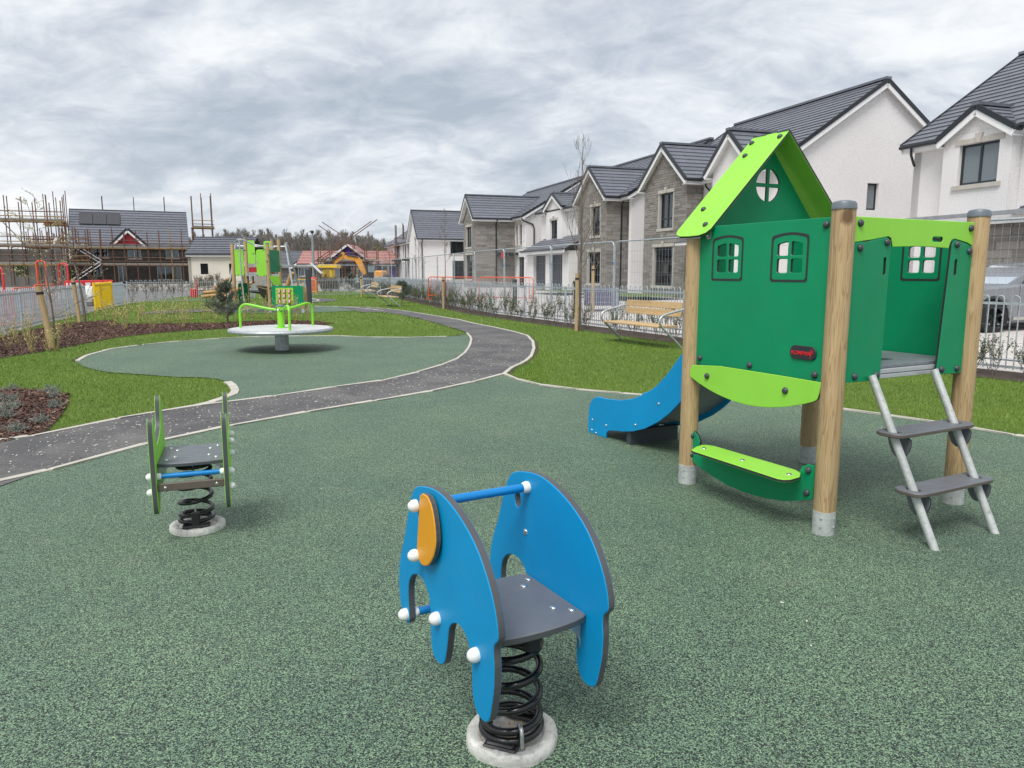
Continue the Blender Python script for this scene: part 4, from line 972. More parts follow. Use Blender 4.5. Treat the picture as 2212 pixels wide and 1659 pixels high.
# ------------------------------------------------------------------ bow-top fences
def resample(line, step):
    P = [Vector(p) for p in line]; out = [P[0]]; acc = 0.0
    for a, b in zip(P, P[1:]):
        L = (b-a).length; d = step-acc
        while d <= L+1e-6: out.append(a+(b-a)*(d/L)); d += step
        acc = L-(d-step)
    return out
def hoop_mesh(h, sp, r, name, mat):
    pts = [(-sp/2, 0, 0.06), (-sp/2, 0, h-sp/2)] + [(-sp/2*math.cos(R(a)), 0, h-sp/2+sp/2*math.sin(R(a))) for a in (30, 60, 90, 120, 150)] + [(sp/2, 0, h-sp/2), (sp/2, 0, 0.06)]
    mb = MB(); mb.tube(pts, r, 6, cap=False)
    me = bpy.data.meshes.new(name); me.from_pydata(mb.v, [], mb.f); me.materials.append(mat); me.shade_smooth(); return me
def bow_fence(line, label, h=1.08, sp=0.105, bay=2.73, mat='galv_fence', group=None, limit=300, zf=None, name='bow_top_fence'):
    root = thing(name, label, 'fence', (line[0][0], line[0][1], 0), 0, group); o = Vector(line[0])
    zf = zf or (lambda p: 0.0)
    posts = resample(line, bay); hm = hoop_mesh(h, sp, 0.0098, 'hoop', M[mat])
    pm = MB(); pm.cbox(-0.03, 0.03, -0.03, 0.03, -0.05, h-0.06, 0.006); pme = pm.build('post', M[mat], root).data
    first = root.children[0]; hoops = []
    for i, p in enumerate(posts):
        a = posts[min(i+1, len(posts)-1)]-posts[max(i-1, 0)]; rz = math.atan2(a.y, a.x)
        if i == 0: first.location = (0, 0, zf(p)); first.rotation_euler = (0, 0, rz)
        else: inst(pme, 'post', root, (p.x-o.x, p.y-o.y, zf(p)), (0, 0, rz))
        if i+1 < len(posts):
            q = posts[i+1]; d = q-p; L = d.length; d.normalize(); rz = math.atan2(d.y, d.x); z0 = zf((p+q)/2)
            for z in (0.10, h-0.115):
                mb = MB(); mb.bar((p.x-o.x+d.x*0.03, p.y-o.y+d.y*0.03, z0+z), (q.x-o.x-d.x*0.03, q.y-o.y-d.y*0.03, z0+z), 0.012, 0.038); mb.build('rail', M[mat], root)
            n = int((L-0.10)/(sp*2)); s0 = (L-(n-1)*sp*2)/2
            for k in range(n):
                c = p+d*(s0+k*sp*2); hoops.append((c.length, c.x-o.x, c.y-o.y, z0, rz))
    hoops.sort()
    for t in hoops[:limit]: inst(hm, 'hoop', root, (t[1], t[2], t[3]), (0, 0, t[4]))
    if len(hoops) > limit:
        mb = MB()
        for t in hoops[limit:]:
            mb.M = Matrix.Translation((t[1], t[2], t[3])) @ Matrix.Rotation(t[4], 4, 'Z')
            sp2 = sp/2
            mb.tube([(-sp2, 0, 0.06), (-sp2, 0, h-sp2), (-sp2*0.6, 0, h-0.012), (sp2*0.6, 0, h-0.012), (sp2, 0, h-sp2), (sp2, 0, 0.06)], 0.0098, 4, cap=False)
        stuff(mb.build('hoop', M[mat], root))
    return root
bow_fence(FR, h=1.15, label='long grey galvanised bow-top fence between the lawn hedge and the new houses')
bow_fence(FL[:4], 'grey bow-top fence along the bark bed beside the construction site', h=1.06)
# yellow gate in the left fence
gA, gB = Vector(FL[3]), Vector(FL[4]); gd = (gB-gA).normalized()
gate = thing('pedestrian_gate', 'bright yellow bow-top gate in the grey fence by the building site', 'gate', (gA.x, gA.y, 0))
rz = math.atan2(gd.y, gd.x); L = (gB-gA).length
for nm, s0, s1 in (('gate_leaf', 0.12, 1.15), ('gate_panel', 1.28, L-0.15)):
    leaf = MB()
    for z in (0.10, 0.99): leaf.bar((gd.x*s0, gd.y*s0, z), (gd.x*s1, gd.y*s1, z), 0.03, 0.05)
    for s in (s0, s1): leaf.bar((gd.x*s, gd.y*s, 0.05), (gd.x*s, gd.y*s, 1.04), 0.05, 0.05, up=(gd.x, gd.y, 0))
    lf = leaf.build(nm, M['yellow_paint'], gate); n = int((s1-s0-0.1)/0.17); hm = hoop_mesh(1.07, 0.085, 0.012, 'hoop', M['yellow_paint'])
    for k in range(n):
        s = s0+0.10+(s1-s0-0.2)*k/max(1, n-1); inst(hm, 'hoop', lf, (gd.x*s, gd.y*s, 0), (0, 0, rz))
for s in (0.04, 1.215, L-0.04):
    mb = MB(); mb.cbox(-0.04, 0.04, -0.04, 0.04, -0.05, 1.09, 0.008); p = mb.build('gate_post', M['yellow_paint'], gate); p.location = (gd.x*s, gd.y*s, 0); p.rotation_euler = (0, 0, rz)
bow_fence(FL[4:], 'short grey bow-top fence run just beyond the yellow gate', h=1.02)
bow_fence([(-18.3, 35.5), (-15.9, 37.6), (-14.2, 39.2)], 'grey bow-top fence facing the playground in front of the scaffolded house', h=1.10)
bow_fence([(-14.2, 39.2), (-14.6, 43.6)], 'grey bow-top fence stepping away towards the cream building', h=1.10, sp=0.12)
bow_fence([(-14.6, 43.6), (-11.0, 47.0), (-8.4, 49.5), (-8.2, 55.5)], 'distant grey bow-top fence behind the climbing tower', h=1.10, sp=0.12, limit=60)
bow_fence([(-10.5, 56.0), (-14.5, 57.0)], 'far grey bow-top fence beside the red tank', h=1.10, sp=0.12, limit=30)

# ------------------------------------------------------------------ temporary mesh fence panels behind the right fence
def heras(p, q, z, label, hgt=2.0, wires=True):
    p = Vector(p); q = Vector(q); d = q-p; L = d.length-0.05; rz = math.atan2(d.y, d.x)
    t = thing('mesh_fence_panel', label, 'fence panel', (p.x, p.y, z), rz, 'temporary mesh fence panels along the grey fence')
    r = 0.019; c = 0.12
    fr = [(0, 0, 0.05), (0, 0, hgt-c)]+[(c-c*math.cos(R(a)), 0, hgt-c+c*math.sin(R(a))) for a in (30, 60, 90)]+[(L-c, 0, hgt)]+[(L-c+c*math.sin(R(a)), 0, hgt-c+c*math.cos(R(a))) for a in (30, 60, 90)]+[(L, 0, 0.05)]
    mb = MB(); mb.tube(fr, r, 8); mb.build('frame', M['galv_fence'], t, 50)
    mb = MB(); mb.tube([(0, 0, 0.16), (L, 0, 0.16)], 0.016, 8); mb.build('bottom_rail', M['galv_fence'], t, 50)
    if wires:
        mb = MB(); n = int(L/0.11)
        for k in range(1, n): mb.tube([(L*k/n, 0, 0.16), (L*k/n, 0, hgt)], 0.0017, 3, cap=False)
        for k in range(1, 8): mb.tube([(0, 0, 0.16+(hgt-0.16)*k/8), (L, 0, 0.16+(hgt-0.16)*k/8)], 0.0020, 3, cap=False)
        stuff(mb.build('wire_mesh', M['galv_fence'], t))
    mb = MB(); mb.lathe([(0.03, -0.03), (0.035, 0), (0.03, 0.03)], (L+0.02, 0, hgt-0.55), 10); mb.build('clip', M['blue_tie'], t)
    return t
hl = resample(off([(11.38, 4.38)]+FR[1:], 0.14), 3.5)
hlab = 'tall galvanised mesh fence panel standing against the back of the bow-top fence'
for i, (p, q) in enumerate(zip(hl, hl[1:])):
    if q.y > 57: break
    sg_i = 1106+1600*p.x/p.y; t = heras(p, q, 0.03, hlab, 2.24)
    if 1030 < sg_i < 1095:
        mb = MB(); mb.box(0.08, 0.40, -0.027, -0.021, 1.93, 2.13); mb.build('sign_plate', M['sign_red'], t)
        mb = MB(); mb.poly([(0.14, -0.029, 2.04), (0.22, -0.029, 1.99), (0.36, -0.029, 2.09), (0.22, -0.029, 2.025)]); mb.build('tick_mark', M['frame_white'], t)
for i in range(4):
    p = Vector((-14.5, 57.0))+Vector((-3.4, 0.8))*i*0.55; heras(p, p+Vector((3.0, 0.8)), 0.0, 'galvanised mesh fence panel in front of the yellow digger')

# ------------------------------------------------------------------ benches
def make_bench(label, group):
    t = thing('park_bench', label, 'bench', group=group); W = 2.12
    for x in (-W/2+0.05, W/2-0.05):
        pr = catmull([(x, -0.30, -0.03), (x, -0.12, 0.14), (x, 0.20, 0.41), (x, 0.285, 0.52), (x, 0.26, 0.615), (x, 0.14, 0.675), (x, -0.12, 0.73), (x, -0.34, 0.775)], 5)
        mb = MB(); mb.tube(pr, 0.024, 10); mb.build('arm_frame', M['galv'], t, 50)
        mb = MB(); mb.bar((x*0.985, 0.22, 0.41), (x*0.985, -0.18, 0.405), 0.04, 0.012); mb.build('seat_bracket', M['galv'], t)
        mb = MB(); mb.bar((x*0.985, -0.335, 0.60), (x*0.985, -0.335, 0.86), 0.035, 0.012, up=(0, 1, 0)); mb.build('back_bracket', M['galv'], t)
    for y0, y1 in ((0.115, 0.285), (-0.055, 0.105), (-0.22, -0.065)):
        mb = MB(); mb.cbox(-W/2+0.10, W/2-0.10, y0, y1, 0.412, 0.448, 0.006); s = mb.build('seat_slat', M['wood_slat'], t)
    for z0, z1, e in ((0.60, 0.735, 0.0), (0.755, 0.89, 0.0)):
        mb = MB(); mb.M = Matrix.Translation((0, -0.33, 0)) @ Matrix.Rotation(R(7), 4, 'X') @ Matrix.Translation((0, 0.13, 0)); mb.cbox(-W/2+0.13, W/2-0.13, -0.045+0.0, -0.008, z0, z1, 0.006); mb.build('back_slat', M['wood_slat'], t)
    return t
gb = 'timber benches along the hedge'
bench = make_bench('timber slat bench with curved steel arms on the lawn beside the playhouse', gb)
bench.location = (2.66, 15.4, 0); bench.rotation_euler = (0, 0, math.atan2(-0.45, -0.89)-math.pi/2)
def bench_at(p, face, label):
    b = copy_tree(bench, (p[0], p[1], 0), math.atan2(face[1], face[0])-math.pi/2, label=label); return b
bench_at((-5.40, 32.7), (-0.93, -0.38), 'timber bench with steel arms on grass at the bend of the hedge')
bench_at((-8.25, 43.2), (-0.93, -0.36), 'small distant timber bench beside a dark evergreen shrub')
bench_at(g(669, 629), (-0.85, -0.5), 'farthest timber bench in front of the yellow barrier')

# ------------------------------------------------------------------ orange pedestrian barriers beyond the fence
def barrier(p, q, z, label, mat='orange_plastic', h=1.0, n=14, cat='barrier', grp='orange pedestrian barriers beyond the fence'):
    p = Vector(p); q = Vector(q); d = q-p; L = d.length; rz = math.atan2(d.y, d.x)
    t = thing('pedestrian_barrier', label, cat, (p.x, p.y, z), rz, grp); c = 0.15
    fr = [(0, 0, 0.0), (0, 0, h-c)]+[(c-c*math.cos(R(a)), 0, h-c+c*math.sin(R(a))) for a in (30, 60, 90)]+[(L-c, 0, h)]+[(L-c+c*math.sin(R(a)), 0, h-c+c*math.cos(R(a))) for a in (30, 60, 90)]+[(L, 0, 0)]
    mb = MB(); mb.tube(fr, 0.022, 8); mb.build('frame', M[mat], t, 50)
    mb = MB(); mb.tube([(0, 0, 0.18), (L, 0, 0.18)], 0.018, 8); mb.build('bottom_rail', M[mat], t, 50)
    for k in range(1, n):
        mb = MB(); mb.tube([(L*k/n, 0, 0.18), (L*k/n, 0, h)], 0.008, 5, cap=False); mb.build('bar', M[mat], t)
    for x in (0.12, L-0.12):
        mb = MB(); mb.bar((x, -0.25, 0.0), (x, 0.25, 0.0), 0.05, 0.03); mb.build('foot', M[mat], t)
    return t
def pv(x, y, Y): v = at(x, y, Y); return (v.x, v.y), v.z
ob = 'orange tubular barrier standing on the pale paving beyond the fence'
for (x0, x1, Y0, Y1) in ((1035, 1152, 31.5, 30.0), (925, 1028, 33.8, 31.8)):
    a = at(x0, 600, Y0); b = at(x1, 600, Y1); barrier((a.x, a.y), (b.x, b.y), 0.27, ob)

# ------------------------------------------------------------------ climbing tower and its neighbours in the middle distance
TX, TY = -9.5, 27.6
tw = thing('climbing_tower', 'tall climbing tower of timber posts with lime and dark green panels', 'climbing frame', (TX, TY, 0.012))
S = 27.4/1600
def tx(cx_): return ((800+cx_/3.0167)/1.8517-1106)*S-TX           # local x from picture column
def tz(cy_): return 1.5-((900+cy_/3.0167)/1.8517-587)*S
PA_, PB_, PC_, PE_, PF_ = (tx(418), 0.0), (tx(578), 1.25), (tx(838), -0.15), (tx(893), 2.1), (tx(975), 1.1)
def dsc(x, y): return (x+TX)*(1+y/27.6)-TX
for (x, y), h in ((PA_, 2.55), (PB_, 2.78), (PC_, 2.52), (PE_, 2.75), (PF_, 2.75)): post(tw, dsc(x, y), y, h, 0.068, bolts=False)
def flat(name, x0, x1, z0, z1, y, mat, r=0.08, holes=(), yy1=None):
    yy1 = y if yy1 is None else yy1; k_ = 1+(y+yy1)/2/27.6; holes = [[(dsc(q[0], (y+yy1)/2), q[1]) for q in h_] for h_ in holes]; x0, x1 = dsc(x0, y), dsc(x1, yy1); z0, z1 = 1.5+(z0-1.5)*k_, 1.5+(z1-1.5)*k_
    d = Vector((x1-x0, yy1-y, 0)); L = d.length; d.normalize()
    mb = MB(); mb.panel(rrect(0, z0, L, z1, r, 4), [[(q[0]-x0, q[1]) for q in h] for h in holes], 0.02, o=(x0, y, 0), ux=d, uy=(0, 0, 1), ch=0.003)
    return mb.build(name, [M[mat], M['hpl_core']], tw)
def slot(cx_, cy_, w=0.03, h=0.09): c = (tx(cx_), tz(cy_)); return rrect(c[0]-w/2, c[1]-h/2, c[0]+w/2, c[1]+h/2, min(w, h)*0.45, 3)
zP = tz(600)
f1 = flat('wing_panel', tx(440), tx(550), tz(615), tz(303), 0.0, 'hpl_lime', 0.05, [slot(540, 462)])
f2 = flat('wing_panel', tx(700), tx(820), tz(620), tz(305), -0.1, 'hpl_lime', 0.09, [slot(717, 462)])
f3 = flat('side_panel', tx(855), tx(972), tz(572), tz(312), -0.1, 'hpl_green', 0.03, [slot(870, 372, 0.03, 0.07), slot(890, 372, 0.03, 0.07), slot(911, 372, 0.03, 0.07), slot(932, 372, 0.03, 0.07)], 1.0)
f4 = flat('upper_panel', tx(600), tx(690), tz(472), tz(198), 1.2, 'hpl_lime', 0.07, [slot(668, 350)])
f5 = flat('upper_panel', tx(796), tx(880), tz(305), tz(205), 2.1, 'hpl_lime', 0.07)
f6 = flat('red_panel', tx(606), tx(702), tz(572), tz(515), 1.3, 'hpl_red', 0.02)
f7 = flat('climbing_panel', tx(462), tx(575), tz(948), tz(703), 0.5, 'hpl_green', 0.03, [slot(x, y, 0.075, 0.11) for x, y in ((517, 775), (560, 775), (475, 835), (521, 886), (562, 886), (540, 830))], 0.9)
mb = MB(); mb.box(tx(430), tx(840), 0.0, 1.25, zP-0.05, zP); mb.build('deck', M['alu'], tw)
mb = MB(); mb.box(tx(590), tx(972), 1.0, 2.1, tz(490)-0.05, tz(490)); mb.build('deck', M['alu'], tw)
for x0, x1, y, z in ((tx(575), tx(705), 0.0, tz(597)), (tx(575), tx(705), 0.0, tz(610)), (tx(862), tx(975), -0.1, tz(606))):
    mb = MB(); mb.bar((x0, y, z), (x1, y, z), 0.03, 0.05); mb.build('edge_rail', M['alu'], tw)
# slanting lime flap, counter
mb = MB(); mb.panel([(0, 0), (tx(985)-tx(862), 0), (tx(998)-tx(862), -0.33), (tx(905)-tx(862), -0.34)], [], 0.02, o=(tx(862), -0.20, tz(618)), ux=(1, 0, 0), uy=Vector((0, -0.25, 0.97)), ch=0.003); mb.build('flap_panel', [M['hpl_lime'], M['hpl_core']], tw)
# pole and arch
mb = MB(); mb.tube(catmull([(tx(548), -0.35, tz(188)), (tx(555), -0.36, 1.2), (tx(583), -0.38, 0.0)], 4), 0.026, 10); mb.build('sliding_pole', M['galv'], tw, 50)
mb = MB(); mb.tube(catmull([(tx(420), 0.0, tz(265)), (tx(460), -0.12, tz(225)), (tx(548), -0.35, tz(190)), (tx(640), -0.2, tz(222)), (tx(700), -0.12, tz(250)), (tx(815), -0.15, tz(267))], 5), 0.024, 10); mb.build('arch_rail', M['galv'], tw, 50)
mb = MB(); mb.tube([(tx(683), 1.25, tz(270)), (tx(815), 1.1, tz(266))], 0.022, 8); mb.build('grab_rail', M['galv'], tw, 50)
mb = MB(); mb.tube(catmull([(tx(880), 2.1, tz(215)), (tx(915), 1.7, tz(206)), (tx(950), 1.1, tz(210))], 4), 0.022, 8); mb.build('grab_rail', M['galv'], tw, 50)
mb = MB(); mb.tube([(tx(405), 0.1, tz(590)), (tx(255), 0.5, tz(830))], 0.035, 8); mb.build('balance_beam', M['core_brown'], tw, 50)
mb = MB(); mb.tube([(tx(548), 0.9, tz(615)), (tx(490), 1.4, tz(700))], 0.03, 8); mb.build('balance_beam', M['core_brown'], tw, 50)
for f, q in ((f1, ((440, 312, 0), (475, 605, 0), (545, 606, 0), (565, 315, 0))), (f2, ((800, 316, -0.1), (797, 610, -0.1), (716, 610, -0.1))), (f3, ((968, 325, 0.9), (975, 568, 0.9), (868, 570, -0.1)))):
    bolts(f, [((tx(a), y-0.0, tz(b)), (0, -1, 0)) for a, b, y in q], 0.03)
# noughts and crosses board
tt = flat('game_board', tx(866), tx(1245), tz(975), tz(735), -0.3, 'hpl_green', 0.04)
post(tw, tx(1262), -0.25, tz(733), 0.062, cap=False, bolts=False)
post(tw, tx(1275), 0.0, tz(735)-0.02, 0.05, cap=False, bolts=False)
mb = MB(); mb.panel(rrect(tx(948), tz(950), tx(1160), tz(757), 0.03, 3), [], 0.02, o=(0, -0.335, 0), ux=(1, 0, 0), uy=(0, 0, 1), ch=0.003); gp = mb.build('game_panel', [M['hpl_lime'], M['hpl_core']], tw)
for r_, cyy in enumerate((795, 853, 914)):
    for c_, cxx in enumerate((994, 1052, 1110)):
        x, z = tx(cxx), tz(cyy); mb = MB(); mb.cbox(x-0.052, x+0.052, -0.40, -0.352, z-0.072, z+0.072, 0.012); bl = mb.build('game_block', M['red_plastic'], gp)
        mb = MB(); mb.panel(rrect(x-0.038, z-0.055, x+0.030, z+0.055, 0.01, 2), [], 0.004, o=(0, -0.401, 0), ux=(1, 0, 0), uy=(0, 0, 1), ch=0); mb.build('game_face', M['fascia_white'], bl)
        mk = MB(); w = 0.012
        if (r_, c_) == (1, 1): mk.lathe([(0.028, 0), (0.018, 0)], (x, -0.4065, z), 16, 0, (0, 1, 0))
        elif r_ == 2 and c_ != 1: mk.poly([(x-0.028, -0.4065, z+0.05), (x-0.028, -0.4065, z-0.05), (x-0.012, -0.4065, z-0.05), (x-0.012, -0.4065, z+0.05)]); 
        else:
            for sg in (-1, 1): mk.bar((x-0.020-0.003, -0.4065, z-sg*0.026), (x+0.020-0.003, -0.4065, z+sg*0.026), 0.002, w)
        mk.build('game_mark', M['logo_red'] if (r_, c_) != (1, 1) else M['frame_dark'], bl)
bolts(tt, [((tx(a), -0.3, tz(b)), (0, -1, 0)) for a, b in ((878, 765), (1230, 765))], 0.03)
bolts(gp, [((tx(a), -0.345, tz(b)), (0, -1, 0)) for a, b in ((965, 793), (1138, 793), (968, 917), (1143, 917))], 0.022)

# basket swing frame
sw = thing('swing_frame', 'galvanised swing frame with slanting legs and dark basket seat behind the tower', 'swing', (-8.6, 31.6, 0.012))
K = 31.6/1600
def sxl(cx_): return ((800+cx_/3.0167)/1.8517-1106)*K+8.6
def szl(cy_): return 1.5-((900+cy_/3.0167)/1.8517-587)*K
mb = MB(); mb.tube([(sxl(480), 0, szl(268)), (sxl(1098), 0, szl(275))], 0.045, 10); mb.build('cross_beam', M['galv'], sw, 50)
for top_, foot, dy in ((1080, 1215, -0.5), (1085, 1160, 1.3), (490, 388, -0.5), (495, 450, 1.3)):
    mb = MB(); mb.tube([(sxl(top_), dy*0.1, szl(240)), (sxl(foot), dy, 0)], 0.042, 10); mb.build('leg', M['galv'], sw, 50)
bx = sxl(765); mb = MB(); mb.lathe([(0.52, 0.62), (0.55, 0.66), (0.52, 0.70), (0.40, 0.60), (0, 0.55)], (bx, 0.1, 0), 28); mb.build('basket_seat', M['black_rubber'], sw, 50)
for sx_ in (-0.5, 0.5):
    for dy in (-0.12, 0.32):
        mb = MB(); mb.tube([(bx+sx_*0.55, 0, szl(275)), (bx+sx_, dy, 0.67)], 0.010, 5); mb.build('chain', M['galv'], sw)
# spinner bowl
sb = thing('spinner_bowl', 'dark grey spinner bowl with pale rim on a steel stem', 'spinner', (*g(575, 672), 0.012))
mb = MB(); mb.lathe([(0.06, 0), (0.06, 0.35)], (0, 0, 0), 16); mb.build('stem', M['galv'], sb, 40)
mb = MB(); mb.M = Matrix.Translation((0.25, 0, 0.42)) @ Matrix.Rotation(R(12), 4, 'Y'); mb.lathe([(0.0, -0.12), (0.22, -0.08), (0.45, 0.10), (0.62, 0.40), (0.60, 0.40), (0.42, 0.12), (0, -0.05)], (0, 0, 0), 28); mb.build('bowl', M['core_brown'], sb, 40)
mb = MB(); mb.M = Matrix.Translation((0.25, 0, 0.42)) @ Matrix.Rotation(R(12), 4, 'Y'); mb.lathe([(0.60, 0.39), (0.66, 0.405), (0.66, 0.43), (0.58, 0.43), (0.58, 0.39)], (0, 0, 0), 28); mb.build('rim', M['stain_tan'], sb, 40)
# log climbing frame at the left
lg = thing('log_climber', 'climbing pile of peeled orange-brown logs beyond the tower', 'log pile', (*g(480, 652), 0.012))
rl = random.Random(4)
for (x0, z0, x1, z1, y0, y1) in ((-0.9, 0.45, 1.2, 0.75, 0, 0.8), (-0.9, 0.25, 0.8, 0.55, -0.3, 0.2), (-0.5, 0.65, 0.6, 1.2, 0.4, -0.2), (0.1, 0.15, 1.5, 1.0, -0.5, 0.5), (1.0, 0.0, 1.1, 1.75, 0.2, 0.2), (-0.7, 0.0, -0.3, 0.75, 0.5, 0.1), (0.4, 0.0, 0.9, 0.9, 0.7, 0.2)):
    mb = MB(); mb.tube(catmull([(x0, y0, z0), ((x0+x1)/2, (y0+y1)/2+rl.uniform(-.1, .1), (z0+z1)/2+rl.uniform(-.06, .06)), (x1, y1, z1)], 4), 0.085, 9); mb.build('log', M['log_wood'], lg, 50)
# leaning timber and dark post right of the tower
pg = thing('play_posts', 'slanting log and dark post standing behind the game board', 'play posts', (*g(668, 655), 0.012))
mb = MB(); mb.tube([(-1.35, 0.3, 0.2), (-0.75, 0, 1.45)], 0.12, 10); mb.build('leaning_log', M['log_wood'], pg, 50)
mb = MB(); mb.cbox(-0.10, 0.12, -0.1, 0.1, 0, 1.62, 0.02); mb.build('dark_post', M['door_dark'], pg)

# ------------------------------------------------------------------ new houses beyond the right fence
HO, HA = Vector((7.82, 33.1)), R(18.8)
hp = Vector((math.cos(HA), math.sin(HA))); hs = Vector((-hp.y, hp.x))
ZB, ZE = 0.42, 5.65
tile_me = {}
class House:
    """a = metres away from the playground, b = metres along the street; all parts hang on one root"""
    def __init__(s, label, a0, b0, org=None, rot=None, zb=ZB, cat='house', name='house', group='new houses along the street'):
        org = HO if org is None else Vector(org); rot = HA if rot is None else rot
        e1 = Vector((math.cos(rot), math.sin(rot))); e2 = Vector((-e1.y, e1.x))
        w = org+e1*a0+e2*b0
        s.root = thing(name, label, cat, (w.x, w.y, zb), rot, group); s.T = Matrix.Translation((-a0, -b0, -zb)); s.zb = zb
    def mb(s): m = MB(); m.M = s.T; return m
    def wall_w(s, a, b0, b1, z1, holes=(), mat='render_white', peak=None, t=0.28, z0=None, name='wall', x=None):
        z0 = s.zb-0.3 if z0 is None else z0
        out = [(-b1, z0), (-b0, z0), (-b0, z1)] + ([(-(b0+b1)/2, peak)] if peak else []) + [(-b1, z1)]
        m = s.mb(); m.panel(out, [[(-h[0], h[2]), (-h[1], h[2]), (-h[1], h[3]), (-h[0], h[3])] for h in holes], t, o=(a+t, 0, 0), ux=(0, -1, 0), uy=(0, 0, 1), ch=0)
        return m.build(name, [M[mat], M[mat]], s.root)
    def wall_s(s, b, a0, a1, z1, holes=(), mat='render_white', peak=None, t=0.28, z0=None, name='wall', pk=None):
        z0 = s.zb-0.3 if z0 is None else z0
        out = [(a0, z0), (a1, z0), (a1, z1)] + ([((a0+a1)/2 if pk is None else pk, peak)] if peak else []) + [(a0, z1)]
        m = s.mb(); m.panel(out, [[(h[0], h[2]), (h[1], h[2]), (h[1], h[3]), (h[0], h[3])] for h in holes], t, o=(0, b+t, 0), ux=(1, 0, 0), uy=(0, 0, 1), ch=0)
        return m.build(name, [M[mat], M[mat]], s.root)
    def window(s, face, c, h, cols=2, transom=0.28, lintel=True, frame='frame_dark', sill=True, key=True, glass='glass', depth=0.12):
        """face 'w' at a=c (h = b0,b1,z0,z1) or 's' at b=c (h = a0,a1,z0,z1)"""
        u0, u1, z0, z1 = h
        def P(u, dpt, z): return (c+dpt, u, z) if face == 'w' else (u, c+dpt, z)
        def bx(m, ua, ub, d0, d1, za, zb_):
            p, q = P(ua, d0, za), P(ub, d1, zb_); m.box(min(p[0], q[0]), max(p[0], q[0]), min(p[1], q[1]), max(p[1], q[1]), za, zb_)
        m = s.mb(); f = 0.07; d0, d1 = depth, depth+0.06
        bx(m, u0, u0+f, d0, d1, z0, z1); bx(m, u1-f, u1, d0, d1, z0, z1); bx(m, u0+f, u1-f, d0, d1, z0, z0+f); bx(m, u0+f, u1-f, d0, d1, z1-f, z1)
        tz_ = z0+(z1-z0)*transom
        for k in range(1, cols): uu = u0+(u1-u0)*k/cols; bx(m, uu-f/2, uu+f/2, d0-0.004, d1, z0+f, z1-f)
        if transom: bx(m, u0+f, u1-f, d0-0.002, d1, tz_-f/2, tz_+f/2)
        w = m.build('window', M[frame], s.root)
        for k in range(cols):
            ua, ub = u0+(u1-u0)*k/cols, u0+(u1-u0)*(k+1)/cols
            for za, zb_ in (((z0, tz_), (tz_, z1)) if transom else ((z0, z1),)):
                m = s.mb(); bx(m, ua+0.02, ub-0.02, d0+0.025, d0+0.035, za+0.02, zb_-0.02); m.build('pane', M[glass], w)
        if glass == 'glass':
            m = s.mb(); bx(m, u0-0.25, u1+0.25, d0+0.60, d0+0.64, z0-0.2, z1+0.2); m.build('room_shade_sheet', M['room_shade'], w)  # dark sheet added close behind the panes in place of an unlit room
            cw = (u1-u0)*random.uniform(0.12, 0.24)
            for ua, ub in ((u0-0.05, u0+cw), (u1-cw*1.1, u1+0.05)):
                m = s.mb(); nf = 5
                for q in range(nf):
                    xa, xb = ua+(ub-ua)*q/nf, ua+(ub-ua)*(q+1)/nf; dd = 0.16 if q % 2 else 0.20; de = 0.20 if q % 2 else 0.16
                    m.quad(P(xa, d0+dd, z0-0.1), P(xb, d0+de, z0-0.1), P(xb, d0+de, z1+0.1), P(xa, d0+dd, z1+0.1))
                m.build('curtain', M['curtain'], w)
        if sill: m = s.mb(); bx(m, u0-0.14, u1+0.14, -0.06, 0.118, z0-0.13, z0-0.004); m.build('sill', M['dressing'], w)
        if lintel:
            m = s.mb(); bx(m, u0-0.14, u1+0.14, -0.03, 0.10, z1+0.004, z1+0.15); m.build('lintel', M['dressing'], w)
            if key:
                uc = (u0+u1)/2; m = s.mb(); q = [(uc-0.07, z1+0.006), (uc+0.07, z1+0.006), (uc+0.12, z1+0.27), (uc-0.12, z1+0.27)]
                m.panel(q if face == 's' else [(-x, z) for x, z in q], [], 0.08, o=P(0, 0.015, 0), ux=(1, 0, 0) if face == 's' else (0, -1, 0), uy=(0, 0, 1), ch=0); m.build('keystone', M['dressing'], w)
        return w
